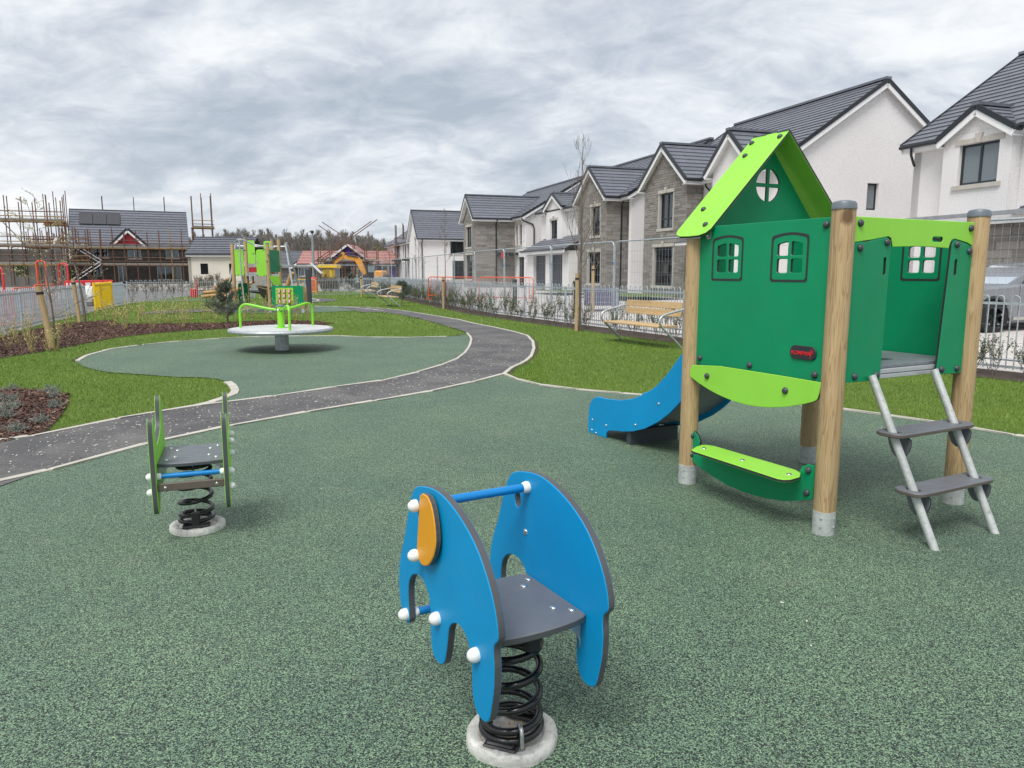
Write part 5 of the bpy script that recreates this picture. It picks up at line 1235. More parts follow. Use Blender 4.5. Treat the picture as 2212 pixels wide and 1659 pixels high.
    def slope(s, p0, along, up, mat='roof_tile', course=0.31, tiles=0, name='tile_course', tile_w=0.33):
        """roof slope laid in overlapping courses; 'tiles' = how many tiles are single pieces"""
        p0 = s.T @ Vector(p0); along = Vector(along); up = Vector(up); L = along.length; U = up.length
        x = along.normalized(); y = up.normalized(); nrm = x.cross(y)
        if nrm.z < 0: nrm = -nrm
        n = max(1, round(U/course)); c = U/n; made = 0
        key = (mat, round(c, 3), tile_w)
        for k in range(n):
            o = p0+y*(c*k)
            if made < tiles:
                if key not in tile_me:
                    m = MB(); g_ = 0.004
                    v = [m.av(q) for q in ((g_, -0.03, 0.012), (tile_w-g_, -0.03, 0.012), (tile_w-g_, -0.03, 0.050), (g_, -0.03, 0.050), (g_, c+0.05, 0.002), (tile_w-g_, c+0.05, 0.002), (tile_w-g_, c+0.05, 0.010), (g_, c+0.05, 0.010))]
                    for q in ((0, 1, 2, 3), (3, 2, 6, 7), (1, 5, 6, 2), (4, 0, 3, 7), (1, 0, 4, 5)): m.af([v[i] for i in q])
                    me = bpy.data.meshes.new('roof_tile'); me.from_pydata(m.v, [], m.f); me.materials.append(M[mat]); tile_me[key] = me
                nt_ = int(L/tile_w); sc = L/(nt_*tile_w)
                for j in range(nt_):
                    ob = bpy.data.objects.new('roof_tile', tile_me[key]); COL.objects.link(ob); ob.parent = s.root
                    q = o+x*(j*tile_w*sc)+nrm*random.uniform(-0.002, 0.002)
                    X, Y_, Z = x*sc, y, nrm
                    if x.cross(y).dot(nrm) < 0: q = q+x*tile_w*sc; X = -x*sc
                    ob.matrix_local = Matrix(((X.x, Y_.x, Z.x, q.x), (X.y, Y_.y, Z.y, q.y), (X.z, Y_.z, Z.z, q.z), (0, 0, 0, 1))); made += 1
            else:
                m = MB(); a, b = o-y*0.03, o+y*(c+0.05)
                lf = 0.05 if course < 0.4 else 0.09
                m.poly([a+nrm*lf, a+x*L+nrm*lf, b+x*L+nrm*0.010, b+nrm*0.010]); m.poly([a-nrm*0.01, a+x*L-nrm*0.01, a+x*L+nrm*lf, a+nrm*lf])
                m.poly([a+nrm*0.010, a+nrm*0.050, b+nrm*0.010, b]); m.poly([a+x*L+nrm*0.050, a+x*L+nrm*0.010, b+x*L, b+x*L+nrm*0.010]); m.build(name, M[mat], s.root)
    def bar(s, p, q, w, h, mat, name, up=(0, 0, 1)):
        m = s.mb(); m.bar(p, q, w, h, up); return m.build(name, M[mat], s.root)
    def pipe(s, pts, r, mat, name, n=8):
        m = s.mb(); m.tube(pts, r, n); return m.build(name, M[mat], s.root, 50)
    def main_roof(s, af, ar, ab, b0, b1, zr, oh=0.35, og=0.25, tiles=0, ze=ZE, mat='roof_tile', south=True, north=True, gap=None):
        """ridge along b at a=ar; front eave at af, back eave ab"""
        kf = (zr-ze)/(ar-af); kb = (zr-ze)/(ab-ar); B0, B1 = b0-og, b1+og; L = B1-B0
        s.slope((af-oh, B0, ze-oh*kf+0.12), (0, L, 0), (ar-af+oh, 0, zr-ze+oh*kf), mat, tiles=tiles)
        s.slope((ab+oh, B0, ze-oh*kb+0.12), (0, L, 0), (-(ab-ar+oh), 0, zr-ze+oh*kb), mat)
        s.bar((ar, B0-0.02, zr+0.18), (ar, B1+0.02, zr+0.18), 0.26, 0.09, mat, 'ridge')
        for end, sg, do in ((B0, -1, south), (B1, 1, north)):
            if not do: continue
            e = end
            for x0, z0 in ((af-oh, ze-oh*kf), (ab+oh, ze-oh*kb)):
                s.bar((x0, e-sg*0.02, z0+0.11), (ar, e-sg*0.02, zr+0.11), 0.07, 0.15, 'gutter_dark', 'verge', up=(0, 0, 1))
                s.bar((x0, e-sg*0.035, z0-0.06), (ar, e-sg*0.035, zr-0.06), 0.04, 0.19, 'fascia_white', 'bargeboard')
                s.bar((x0, e-sg*(og+0.05)/1.0, z0+0.0), (ar, e-sg*(og+0.05), zr+0.0), 0.40, 0.03, 'fascia_white', 'soffit')
        zg = ze-oh*kf
        for B0, B1 in (((B0, gap[0]), (gap[1], B1)) if gap else ((B0, B1),)):
            s.bar((af-oh+0.06, B0+0.03, zg+0.0), (af-oh+0.06, B1-0.03, zg+0.0), 0.03, 0.22, 'fascia_white', 'fascia')
            s.bar((af-oh/2+0.02, B0+0.03, zg-0.10), (af-oh/2+0.02, B1-0.03, zg-0.10), oh-0.04, 0.03, 'fascia_white', 'soffit')
            s.pipe([(af-oh-0.03, B0, zg+0.06), (af-oh-0.03, B1, zg+0.06)], 0.06, 'gutter_dark', 'gutter')
    def bay_roof(s, a0, a1, b0, b1, zr, ze=ZE, oh=0.30, og=0.28, tiles=0, mat='roof_tile', course=0.31):
        """ridge along a, gable facing the playground"""
        bm = (b0+b1)/2; k = (zr-ze)/(bm-b0); A0 = a0-og; L = a1-A0
        for b, sg in ((b0, -1), (b1, 1)):
            s.slope((A0, b+sg*oh, ze-oh*k+0.12), (L, 0, 0), (0, bm-b-sg*oh, zr-ze+oh*k), mat, tiles=tiles if sg < 0 else 0, course=course)
            s.bar((A0+0.02, b+sg*oh, ze-oh*k+0.11), (A0+0.02, bm, zr+0.11), 0.07, 0.15, 'gutter_dark', 'verge')
            s.bar((A0+0.035, b+sg*oh, ze-oh*k-0.06), (A0+0.035, bm, zr-0.06), 0.04, 0.20, 'fascia_white', 'bargeboard')
            s.bar((A0+0.18, b+sg*oh, ze-oh*k-0.02), (A0+0.18, bm, zr-0.02), 0.34, 0.03, 'fascia_white', 'soffit')
            zg = ze-oh*k
            s.bar((A0+0.04, b+sg*(oh-0.04), zg-0.01), (a1-0.3, b+sg*(oh-0.04), zg-0.01), 0.03, 0.22, 'fascia_white', 'fascia')
            s.bar((A0+0.04, b+sg*oh/2, zg-0.11), (a1-0.3, b+sg*oh/2, zg-0.11), oh, 0.03, 'fascia_white', 'soffit')
            s.pipe([(A0, b+sg*(oh+0.03), zg+0.06), (a1-0.3, b+sg*(oh+0.03), zg+0.06)], 0.055, 'gutter_dark', 'gutter')
        s.bar((A0-0.02, bm, zr+0.17), (a1, bm, zr+0.17), 0.24, 0.09, mat, 'ridge')
    def stones(s, face, c, u0, u1, z1, holes=(), peak=None, z0=None, pieces=0, seed=1, ch=0.115, cl=0.46):
        """coursed stone facing: each stone a block standing proud of the mortar"""
        rn = random.Random(seed); z0 = s.zb-0.05 if z0 is None else z0; um = (u0+u1)/2; z = z0; made = 0
        top = peak or z1; V, F, Tn = [], [], []
        if ('s', face) not in tile_me:
            m = MB(); m.cbox(0, 1, -0.5, 0.5, 0, 1, 0.02); me = bpy.data.meshes.new('stone'); me.from_pydata(m.v, [], m.f); me.materials.append(M['stone']); tile_me[('s', face)] = me
        allb = []
        while z < top-0.05:
            h = ch*rn.choice((0.75, 1.0, 1.0, 1.25)); zt = min(z+h, top); lo, hi = u0, u1
            if peak and zt > z1:
                f = (top-zt)/(top-z1); lo, hi = um-(um-u0)*f, um+(u1-um)*f
            u = lo
            while u < hi-0.02:
                w = min(cl*rn.uniform(0.5, 1.5), hi-u)
                if hi-u-w < 0.12: w = hi-u
                segs = [(u, u+w)]
                for h0, h1, y0, y1 in holes:
                    if zt > y0+0.02 and z < y1-0.02:
                        ns = []
                        for a, b in segs:
                            if b <= h0 or a >= h1: ns.append((a, b)); continue
                            if a < h0-0.03: ns.append((a, h0))
                            if b > h1+0.03: ns.append((h1, b))
                        segs = ns
                for a, b in segs: allb.append((a+0.008, b-0.008, z+0.008, zt-0.006, rn.uniform(0.012, 0.030), rn.random()))
                u += w
            z = zt
        order = sorted(range(len(allb)), key=lambda i: -(allb[i][1]-allb[i][0])*(allb[i][3]-allb[i][2]))
        single = set(order[:pieces]); jm = s.mb(); tn = []
        for i, (a, b, za, zb_, d, t) in enumerate(allb):
            if b-a < 0.03 or zb_-za < 0.02: continue
            if i in single:
                ob = bpy.data.objects.new('stone', tile_me[('s', face)]); COL.objects.link(ob); ob.parent = s.root
                if face == 'w': loc = s.T @ Vector((c, a, za)); ob.scale = (d*2, b-a, zb_-za); ob.location = (loc.x-0.0, loc.y+(b-a)/2, loc.z); ob.scale = (d*2, b-a, zb_-za); ob.location.x -= d
                else: loc = s.T @ Vector((a, c, za)); ob.location = loc; ob.scale = (b-a, d*2, zb_-za)
            else:
                if face == 'w': jm.box(c-d, c+0.02, a, b, za, zb_)
                else: jm.box(a, b, c-d, c+0.02, za, zb_)
                tn += [t]*8
        if jm.v:
            o = jm.build('stone', M['stone'], s.root); at_ = o.data.attributes.new('tint', 'FLOAT', 'POINT'); at_.data.foreach_set('value', tn); stuff(o)

# right-hand white house with small gable over its window
h = House('white roughcast house with small gablet over a two-light window beside the parked car', 2.4, -9.9)
A = 2.4; wn = (-14.45, -12.75, 4.02, 5.30); wn2 = (-17.4, -15.9, 4.02, 5.30)
wn = (-12.68, -11.40, 4.05, 5.22)
pq = (-16.6, -15.0, 3.95, 5.25)
h.wall_w(A, -19.5, -9.4, ZE+0.05, [pq]); h.wall_s(-19.5, A+0.28, 11.6, ZE, peak=8.7); 
h.wall_w(A-0.40, -13.05, -10.85, 5.45, [wn], peak=6.12, t=0.39, name='gablet_wall'); h.window('w', A-0.40, wn, 2, 0, glass='glass_clear'); h.window('w', A, pq, 2, 0, glass='glass_clear')
m = h.mb(); m.panel([(A, ZB-0.3), (11.6, ZB-0.3), (11.6, ZE), (7.0, 8.7), (A, ZE)], [], 0.28, o=(0, -9.4, 0), ux=(1, 0, 0), uy=(0, 0, 1), ch=0); m.build('wall', [M['render_white']], h.root)
h.main_roof(A, 7.0, 11.6, -19.5, -9.4, 8.68, tiles=300, south=False, gap=(-12.95, -10.95))
h.bay_roof(A-0.40, 5.5, -13.05, -10.85, 6.14, ze=5.45, og=0.18, oh=0.14)
h.pipe([(A-0.38, -9.6, 5.45), (A-0.36, -9.6, 5.2), (A-0.12, -9.5, 4.95), (A-0.06, -9.48, 4.90)], 0.04, 'gutter_dark', 'downpipe')
m = h.mb(); m.box(A+1.0, A+1.35, -15.2, -14.7, 7.12, 7.32); m.build('roof_vent', M['gutter_dark'], h.root)
# lean-to garage roof and stone wall of the same house
h.slope((0.4, -22.5, 3.0), (0, 8.0, 0), (2.0, 0, 0.9)); h.bar((0.3, -22.5, 3.02), (0.3, -11.3, 3.02), 0.10, 0.10, 'lead', 'gutter'); h.bar((0.45, -22.5, 2.86), (0.45, -11.3, 2.86), 0.04, 0.22, 'fascia_white', 'fascia')
m = h.mb(); m.box(0.48, 2.39, -14.5, -11.3, 2.86, 2.98); m.build('porch_roof', M['lead'], h.root)
h.wall_w(0.75, -21.5, -12.4, 2.8, [], mat='mortar', name='garage_wall'); h.wall_s(-21.5, 0.75, 2.4, 2.8, mat='render_white', name='garage_wall')
m = h.mb(); m.panel([(0.75, ZB-0.3), (2.4, ZB-0.3), (2.4, 2.85), (0.75, 2.85)], [], 0.28, o=(0, -12.4, 0), ux=(1, 0, 0), uy=(0, 0, 1), ch=0); m.build('garage_wall', [M['render_white']], h.root)
h.stones('w', 0.75, -21.4, -13.6, 2.75, pieces=140, seed=9, ch=0.22, cl=0.5)
m = h.mb(); m.box(0.70, 0.76, -13.6, -12.45, ZB, 2.78); m.build('quoin_panel', M['render_white'], h.root)

# pair with stone bay and white bay
h = House('house pair with one stone gable bay and one white gable bay behind the playhouse', 0.0, -4.6)
sg = (1.55, 2.75, 3.5, 5.10); gg = (1.45, 3.15, 0.85, 2.65)
h.wall_w(0.0, 0.42, 4.14, ZE, [sg, gg], 'mortar', peak=7.16); h.stones('w', 0.0, 0.42, 4.14, ZE, [(sg[0]-.14, sg[1]+.14, sg[2]-.13, sg[3]+.16), (gg[0]-.14, gg[1]+.14, gg[2]-.13, gg[3]+.16)], peak=7.1, pieces=300, seed=2, ch=0.12)
h.wall_s(0.42, 0.285, 1.0, ZE, mat='mortar'); h.stones('s', 0.42, 0.0, 1.0, ZE, pieces=0, seed=3, ch=0.20, cl=0.45)
h.window('w', 0.0, sg, 2); h.window('w', 0.0, gg, 3)
h.bay_roof(0.0, 5.2, 0.42, 4.14, 7.16, tiles=0)
ww = (-0.95, -0.35, 3.7, 5.0); nw = (0.9, 1.35, 3.7, 5.0)
h.wall_w(0.85, -4.6, 4.75, ZE, [ww])
h.window('w', 0.85, ww, 1, 0, lintel=False)
b2w = (-3.7, -2.5, 3.6, 5.0)
h.wall_w(0.0, -4.2, -1.55, ZE, [b2w], peak=6.88); h.window('w', 0.0, b2w, 2); h.wall_s(-4.2, 0.285, 0.85, ZE, [])
h.bay_roof(0.0, 5.2, -4.2, -1.55, 6.88, oh=0.26)
sw_ = (5.15, 5.72, 3.95, 5.0)
h.wall_s(-4.61, 1.135, 10.2, ZE, [sw_], peak=8.82, pk=5.6); h.window('s', -4.61, sw_, 1, 0, lintel=False, sill=False, glass='glass_clear')
h.main_roof(0.85, 5.6, 10.2, -4.6, 4.75, 8.8)
h.pipe([(0.62, -0.10, 5.40), (0.62, -0.10, 5.2), (0.9, -0.15, 4.9), (0.92, -0.15, 0.5)], 0.04, 'gutter_dark', 'downpipe')
h.pipe([(0.92, -1.1, 5.4), (0.92, -1.1, 0.5)], 0.04, 'gutter_dark', 'downpipe')
h.slope((-0.75, -1.2, 2.75), (0, 1.2, 0), (1.7, 0, 0.55)); h.bar((-0.72, -1.25, 2.70), (-0.72, 0.0, 2.70), 0.06, 0.14, 'fascia_white', 'porch_fascia')

# next house: stone bay, garage with two doors
h = House('house with stone gable bay and two-door garage behind the tall bare sapling', 0.0, 6.5)
o_ = 8.42; sg = (9.2, 10.35, 3.5, 5.10); gg = (9.1, 10.7, 0.85, 2.6)
h.wall_w(0.0, o_, o_+3.7, ZE, [sg, gg], 'mortar', peak=7.16); h.stones('w', 0.0, o_, o_+3.7, ZE, [(sg[0]-.14, sg[1]+.14, sg[2]-.13, sg[3]+.16), (gg[0]-.14, gg[1]+.14, gg[2]-.13, gg[3]+.16)], peak=7.1, pieces=160, seed=12, ch=0.13)
h.wall_s(o_, 0.285, 1.75, ZE, mat='mortar'); h.stones('s', o_, 0.0, 1.75, ZE, pieces=60, seed=13, ch=0.20)
h.window('w', 0.0, sg, 2); h.window('w', 0.0, gg, 3); h.bay_roof(0.0, 5.2, o_, o_+3.7, 7.16)
h.wall_w(1.75, 7.4, o_, ZE, []); h.pipe([(0.9, o_-0.34, 5.4), (0.9, o_-0.05, 5.1), (0.9, o_-0.05, 0.5)], 0.04, 'gutter_dark', 'downpipe')
w1 = (16.9, 18.1, 3.5, 4.85); w2 = (13.0, 13.7, 3.5, 4.85)
h.wall_w(1.0, o_+3.7, 20.8, ZE, [w2]); h.window('w', 0.60, w1, 2); h.window('w', 1.0, w2, 1, 0)
h.bay_roof(0.60, 4.5, 16.0, 18.9, 6.45, og=0.2, oh=0.15); h.wall_w(0.60, 16.05, 18.85, ZE-0.1, [w1], peak=6.38, z0=3.3, t=0.39, name='gablet')
h.pipe([(0.65, 19.1, 5.4), (0.8, 19.1, 5.0), (0.92, 19.1, 4.8), (0.92, 19.1, 3.7)], 0.04, 'gutter_dark', 'downpipe')
h.wall_s(7.4, 1.0, 10.2, ZE, [], peak=8.5, pk=5.6); h.main_roof(1.0, 5.6, 10.2, 7.4, 20.8, 8.48)
# garage front
d1, d2 = (13.2, 15.3, ZB, 2.55), (16.0, 18.2, ZB, 2.55)
h.wall_w(-0.55, 12.2, 19.4, 2.75, [(d1[0], d1[1], ZB-0.2, d1[3]), (d2[0], d2[1], ZB-0.2, d2[3])], t=0.3, name='garage_wall'); h.wall_s(12.2, -0.27, 1.0, 2.75, name='garage_wall')
for d in (d1, d2):
    for k in range(9):
        y0 = d[0]+(d[1]-d[0])*k/9; m = h.mb(); m.cbox(-0.34, -0.30, y0+0.006, y0+(d[1]-d[0])/9-0.006, ZB, 2.55, 0.006); m.build('garage_door_board', M['door_dark'], h.root)
h.slope((-1.0, 12.0, 2.80), (0, 7.6, 0), (2.0, 0, 1.0)); h.bar((-0.95, 12.0, 2.72), (-0.95, 19.6, 2.72), 0.05, 0.2, 'fascia_white', 'fascia'); h.pipe([(-1.02, 12.0, 2.84), (-1.02, 19.6, 2.84)], 0.055, 'gutter_dark', 'gutter')

# third house: stone bay and white front with tall windows
h = House('white house with projecting stone gable bay and black downpipes beyond the garages', -2.2, 23.4)
b0, b1 = 26.0, 29.5; ab = -2.3; sg = (27.2, 28.7, 3.4, 4.95); gg = (27.0, 28.9, 0.95, 2.8)
h.wall_w(ab, b0, b1, ZE, [sg, gg], 'mortar', peak=7.2); h.stones('w', ab, b0, b1, ZE, [(sg[0]-.14, sg[1]+.14, sg[2]-.13, sg[3]+.16), (gg[0]-.14, gg[1]+.14, gg[2]-.13, gg[3]+.16)], peak=7.1, pieces=0, seed=22, ch=0.15)
h.wall_s(b0, ab+0.285, 0.8, ZE, mat='mortar'); h.stones('s', b0, ab, 0.8, ZE, pieces=60, seed=23, ch=0.19, cl=0.6)
h.window('w', ab, sg, 2); h.window('w', ab, gg, 3); h.bay_roof(ab, 5.4, b0, b1, 7.2, og=0.35, oh=0.3)
w1 = (24.35, 24.95, 3.5, 5.0); w2 = (25.3, 25.8, 3.5, 5.0); d1 = (23.85, 25.2, ZB, 2.6)
h.wall_w(0.8, 23.4, 36, ZE, [w1, w2, (d1[0], d1[1], ZB-0.2, d1[3])]); h.window('w', 0.8, w1, 1); h.window('w', 0.8, w2, 1); h.window('w', 0.8, d1, 2, 0.0, lintel=False, sill=False)
h.wall_s(23.4, 1.085, 10.4, ZE, [], peak=8.5, pk=5.6); h.main_roof(0.8, 5.6, 10.4, 23.4, 36, 8.45)
h.pipe([(-0.7, b0-0.38, 5.4), (-0.7, b0-0.06, 5.1), (-0.7, b0-0.06, 0.5)], 0.05, 'gutter_dark', 'downpipe')
h.pipe([(0.5, 23.5, 5.4), (0.55, 23.4, 5.2), (1.3, 23.33, 4.95), (1.4, 23.33, 4.7), (1.4, 23.33, 0.5)], 0.05, 'gutter_dark', 'downpipe')
m = h.mb(); m.cbox(-0.75, 0.78, 25.0, 26.0-0.02, 2.75, 2.95, 0.03); m.build('door_canopy', M['gutter_dark'], h.root)

# fourth: white gable-fronted house, roof slope facing the camera
h = House('white gable-fronted house with broad slate-grey roof slope and stone wing', -2.8, 45.5)
b0, b1 = 44.6, 49.4
sw1, sw2 = (0.9-2.6, 2.0-2.6+0.0, 3.3, 5.0), (-1.5, 0.2, 0.7, 2.6)
sw1 = (-0.2+0.6, 2.3, 3.3, 4.9); sw2 = (0.6, 2.4, 0.75, 2.6)
f1_, f2_ = (46.0, 46.7, 3.2, 4.8), (46.0, 46.9, 0.7, 2.7)
h.wall_w(-2.8, b0, b1, 5.0, [f1_, f2_], peak=7.5); h.window('w', -2.8, f1_, 1); h.window('w', -2.8, f2_, 1)
h.wall_s(b0, -2.52, 4.2, 5.0, [sw1, sw2]); h.window('s', b0, sw1, 3, 0, lintel=False); h.window('s', b0, sw2, 3, 0, lintel=False)
h.bay_roof(-2.8, 11.5, b0, b1, 7.5, ze=5.0, oh=0.35)
h.pipe([(-2.5, b0-0.4, 4.6), (-2.5, b0-0.05, 4.3), (-2.5, b0-0.05, 0.5)], 0.05, 'gutter_dark', 'downpipe')
st = (6.3, 7.4, 3.3, 4.6)
h.wall_s(43.2, 4.2, 9.5, 5.0, [st], mat='mortar', peak=6.6, pk=8.8); h.stones('s', 43.2, 4.2, 9.5, 5.0, [(6.2, 7.5, 3.2, 4.7)], pieces=0, seed=31, ch=0.22, cl=0.7); h.window('s', 43.2, st, 2, 0, lintel=False)
m = h.mb(); m.box(4.2, 4.48, 43.5, b0, ZB, 5.0); m.build('wall', M['render_white'], h.root)
h.slope((4.0, 42.9, 5.0), (0, 1.9, 0), (4.8, 0, 1.75)); h.bar((4.0, 42.86, 4.9), (8.8, 42.86, 6.65), 0.06, 0.25, 'fascia_white', 'bargeboard')

# farthest white terrace
h = House('low white terrace house at the far end of the street', -1.4, 56.0)
ws = [(b_, b_+0.8, z0, z1) for b_ in (57.0, 60.0, 63.0, 66.0) for z0, z1 in ((3.2, 4.7), (0.7, 2.6))]
h.wall_w(-1.4, 55.5, 72.0, 5.0, ws)
for w in ws: h.window('w', -1.4, w, 1, 0, lintel=False)
h.wall_s(55.5, -1.12, 6.4, 5.0, [], peak=7.6, pk=2.5); h.main_roof(-1.4, 2.5, 6.4, 55.5, 72.0, 7.5, ze=5.0)
for b_ in (57.0, 62.0):
    m = h.mb(); m.cbox(-2.4, -1.42, b_-0.5, b_+1.0, 2.75, 2.95, 0.03); m.build('door_canopy', M['gutter_dark'], h.root)
    h.pipe([(-1.5, b_+1.6, 4.6), (-1.5, b_+1.6, 0.5)], 0.05, 'gutter_dark', 'downpipe')

# front lawns and planting by the houses
for a0, a1, b0, b1 in ((-3.2, -0.2, -0.5, 5.5), (-3.0, -0.8, 7.5, 12.0)):
    q = [HO+hp*a+hs*b for a, b in ((a0, b0), (a1, b0), (a1, b1), (a0, b1))]
    m = MB(); m.poly([(p.x, p.y, 0.425) for p in q]); m.poly([(p.x, p.y, 0.425) for p in q[::-1]]); 
    structure(MB().poly([(p.x, p.y, 0.445) for p in q]).build('front_lawn', M['lawn']))

# purple-wrapped packs of blocks and a bollard on the paving
for x, y, Y, lab in ((1300, 640, 27.0, 'purple plastic-wrapped pack of blocks with white lettering near the stone bay'), (955, 612, 40.0, 'smaller purple wrapped pack of blocks behind the orange barrier')):
    v = at(x, y, Y); t = thing('block_pack', lab, 'block pack', (v.x, v.y, 0.30), R(-10))
    m = MB(); m.cbox(-0.62, 0.62, -0.45, 0.45, 0.0, 0.62, 0.03); m.build('wrapped_blocks', M['purple_pack'], t)
    for zz in (0.12, 0.31, 0.50):
        m = MB(); m.box(-0.5, 0.5, -0.456, -0.452, zz-0.012, zz+0.012); m.build('stripe', M['lead'], t)
for x, Y in ((1243, 24.5), (1112, 30.0)):
    v = at(x, 620, Y); t = thing('bollard', 'dark green bollard on the pale paving %s' % ('beside the sapling stake' if x > 1200 else 'beyond the orange barriers'), 'bollard', (v.x, v.y, 0.22), 0)
    m = MB(); m.lathe([(0.09, 0), (0.09, 0.86), (0.10, 0.87), (0.10, 0.93), (0.07, 0.99), (0, 1.0)], (0, 0, 0), 16); m.build('post', M['frame_dark'], t, 40)
    m = MB(); m.lathe([(0.094, 0.70), (0.094, 0.78)], (0, 0, 0), 16); m.build('band', M['lead'], t, 40)

# ------------------------------------------------------------------ building site and far background
def scaffold(label, org, rot, a0, a1, b, levels, top, step=2.1, depth=1.2, zb=0.1, extra=(), yellow=(), seed=1, boards=True, rails=True, mesh=False):
    rn = random.Random(seed); e1 = Vector((math.cos(rot), math.sin(rot))); e2 = Vector((-e1.y, e1.x)); w = Vector(org)+e1*a0+e2*b
    t = thing('scaffolding', label, 'scaffold', (w.x, w.y, zb), rot, 'scaffolds on the building site'); r = 0.058
    n = max(2, int((a1-a0)/step)+1)
    for i in range(n):
        x = (a1-a0)*i/(n-1)
        for y in (0, depth):
            hh = top+rn.uniform(-0.3, 0.6); m = MB(); m.tube([(x, y, 0), (x+rn.uniform(-.03, .03), y, hh)], r, 6)
            p = m.build('standard', M['scaffold_yellow' if i in yellow else 'rust'], t)
            m = MB()
            for z in levels: m.lathe([(r*1.9, z-0.08), (r*2.1, z), (r*1.9, z+0.08)], (x, y, 0), 6)
            for z in levels:
                m2 = MB(); m2.lathe([(r*1.9, z-0.08), (r*2.1, z), (r*1.9, z+0.08)], (x, y, 0), 6); m2.build('coupler', M['rust'], p)
    for z in levels:
        for y in (0, depth):
            m = MB(); m.tube([(-0.3, y-0.05, z), (a1-a0+0.3, y-0.05, z)], r*0.9, 6); m.build('ledger', M['rust' if rn.random() < 0.6 else 'scaffold_yellow'], t)
        if rails:
            for dz in (0.55, 1.05):
                m = MB(); m.tube([(-0.2, -0.06, z+dz), (a1-a0+0.2, -0.06, z+dz)], r*0.85, 6); m.build('guard_rail', M['scaffold_yellow' if rn.random() < 0.35 else 'rust'], t)
        if boards:
            m = MB(); m.box(-0.2, a1-a0+0.2, 0.02, depth-0.02, z+0.05, z+0.11); m.build('board', M['scaffold_board'], t)
            m = MB(); m.box(-0.2, a1-a0+0.2, -0.03, 0.01, z+0.11, z+0.32); m.build('toe_board', M['scaffold_board' if rn.random() < 0.75 else 'board_orange'], t)
    for (x0, z0, x1, z1) in extra:
        m = MB(); m.tube([(x0, -0.09, z0), (x1, -0.09, z1)], r*0.9, 6); m.build('brace', M['rust'], t)
    if mesh:
        m = MB()
        for k in range(26): x = (a1-a0)*k/25; m.tube([(x, -0.04, levels[-1]+0.15), (x, -0.04, levels[-1]+1.4)], 0.008, 3, cap=False)
        for k in range(7): m.tube([(0, -0.04, levels[-1]+0.2+k*0.2), (a1-a0, -0.04, levels[-1]+0.2+k*0.2)], 0.008, 3, cap=False)
        stuff(m.build('brick_guard', M['lead'], t))
    return t
# scaffolded pair of houses
SO, SR = (-57.0, 97.0), R(25.0)
h = House('unfinished blockwork house with grey roof, solar panels and red gablet inside scaffolding', 0.0, 0.0, SO, SR, zb=0.1, cat='house', group='houses under construction')
wi = [(2.6, 4.3, 3.3, 4.6), (6.6, 8.2, 3.2, 4.9), (11.2, 12.8, 3.3, 4.6), (1.5, 3.4, 0.9, 2.4), (5.3, 6.4, 0.2, 2.5), (10.0, 13.0, 0.4, 2.4)]
h.wall_s(0.0, 0.0, 14.2, 5.1, wi, mat='blockwork')
for k, w in enumerate(wi): h.window('s', 0.0, w, 2 if k < 5 else 3, 0, lintel=False, sill=k < 3, frame='frame_white')
m = h.mb(); m.panel([(-8.6, -0.2), (0, -0.2), (0, 5.1), (-4.3, 9.4), (-8.6, 5.1)], [], 0.28, o=(14.2, 0, 0), ux=(0, -1, 0), uy=(0, 0, 1), ch=0); m.build('wall', [M['blockwork']], h.root)
h.bay_roof(0.0, 14.2, 0.0, 8.6, 9.6, ze=5.1, oh=0.3, og=0.1, course=0.46)
m = h.mb(); m.poly([(8.4, -0.12, 5.0), (5.2, -0.12, 5.0), (6.8, -0.12, 6.55)][::-1]); m.build('gablet', M['membrane_red'], h.root)
for x0 in (4.7, 8.9): h.bar((x0, -0.25, 4.95), (6.8, -0.25, 7.0), 0.5, 0.16, 'gutter_dark', 'verge', up=(0, 1, 0)); h.bar((x0+(0.15 if x0 < 6 else -0.15), -0.34, 4.85), (6.8, -0.34, 6.78), 0.06, 0.24, 'fascia_white', 'bargeboard')
h.slope((6.8, -0.2, 7.05), (0, 3.0, 0), (2.1, 0, -1.9)); h.slope((6.8, -0.2, 7.05), (0, 3.0, 0), (-2.1, 0, -1.9))
u = Vector((0, 4.3, 4.5)).normalized(); nn = Vector((0, -4.5, 4.3)).normalized()
for k in range(3):
    o = Vector((1.1+k*1.62, 0, 5.1))+u*3.4+nn*0.26; m = h.mb()
    m.panel([(0, 0), (1.56, 0), (1.56, 2.15), (0, 2.15)], [], 0.05, o=o, ux=(1, 0, 0), uy=u, ch=0.01); sp = m.build('solar_panel', [M['solar'], M['frame_dark']], h.root)
scaffold('rusty scaffold across the front of the house with the red gablet', SO, SR, -0.5, 14.6, -1.7, (2.2, 4.4), 6.6, step=1.35, extra=((0.5, 0.2, 3.2, 2.2), (0.8, 2.2, 3.6, 0.3), (0.2, 4.3, 3.0, 2.3)), yellow=(9,), seed=2)
scaffold('tall scaffold tower rising at the gable beside the solar panels', SO, SR, -2.7, -0.4, 2.2, (2.2, 4.6, 7.4), 11.4, step=1.1, seed=3, depth=2.2, mesh=True)
scaffold('low scaffold bay wrapping the near corner of the house with the solar panels', SO, SR, -4.4, -0.6, -1.7, (2.2, 4.4), 6.4, step=0.75, seed=13, depth=1.6, mesh=True)
scaffold('scaffold return along the gable wall beside the stair', SO, SR, -4.4, -1.4, 1.0, (2.2, 4.4), 6.0, step=0.75, seed=14, depth=3.2)
scaffold('tall scaffold tower at the far gable above the cream building', SO, SR, 14.9, 17.4, 1.5, (2.2, 4.6, 7.4), 11.8, step=1.2, seed=4, depth=2.0)
scaffold('scaffold poles standing behind the grey ridge', SO, SR, 3.5, 11.5, 9.4, (7.0,), 11.6, step=3.9, seed=5, depth=0.6, boards=False)
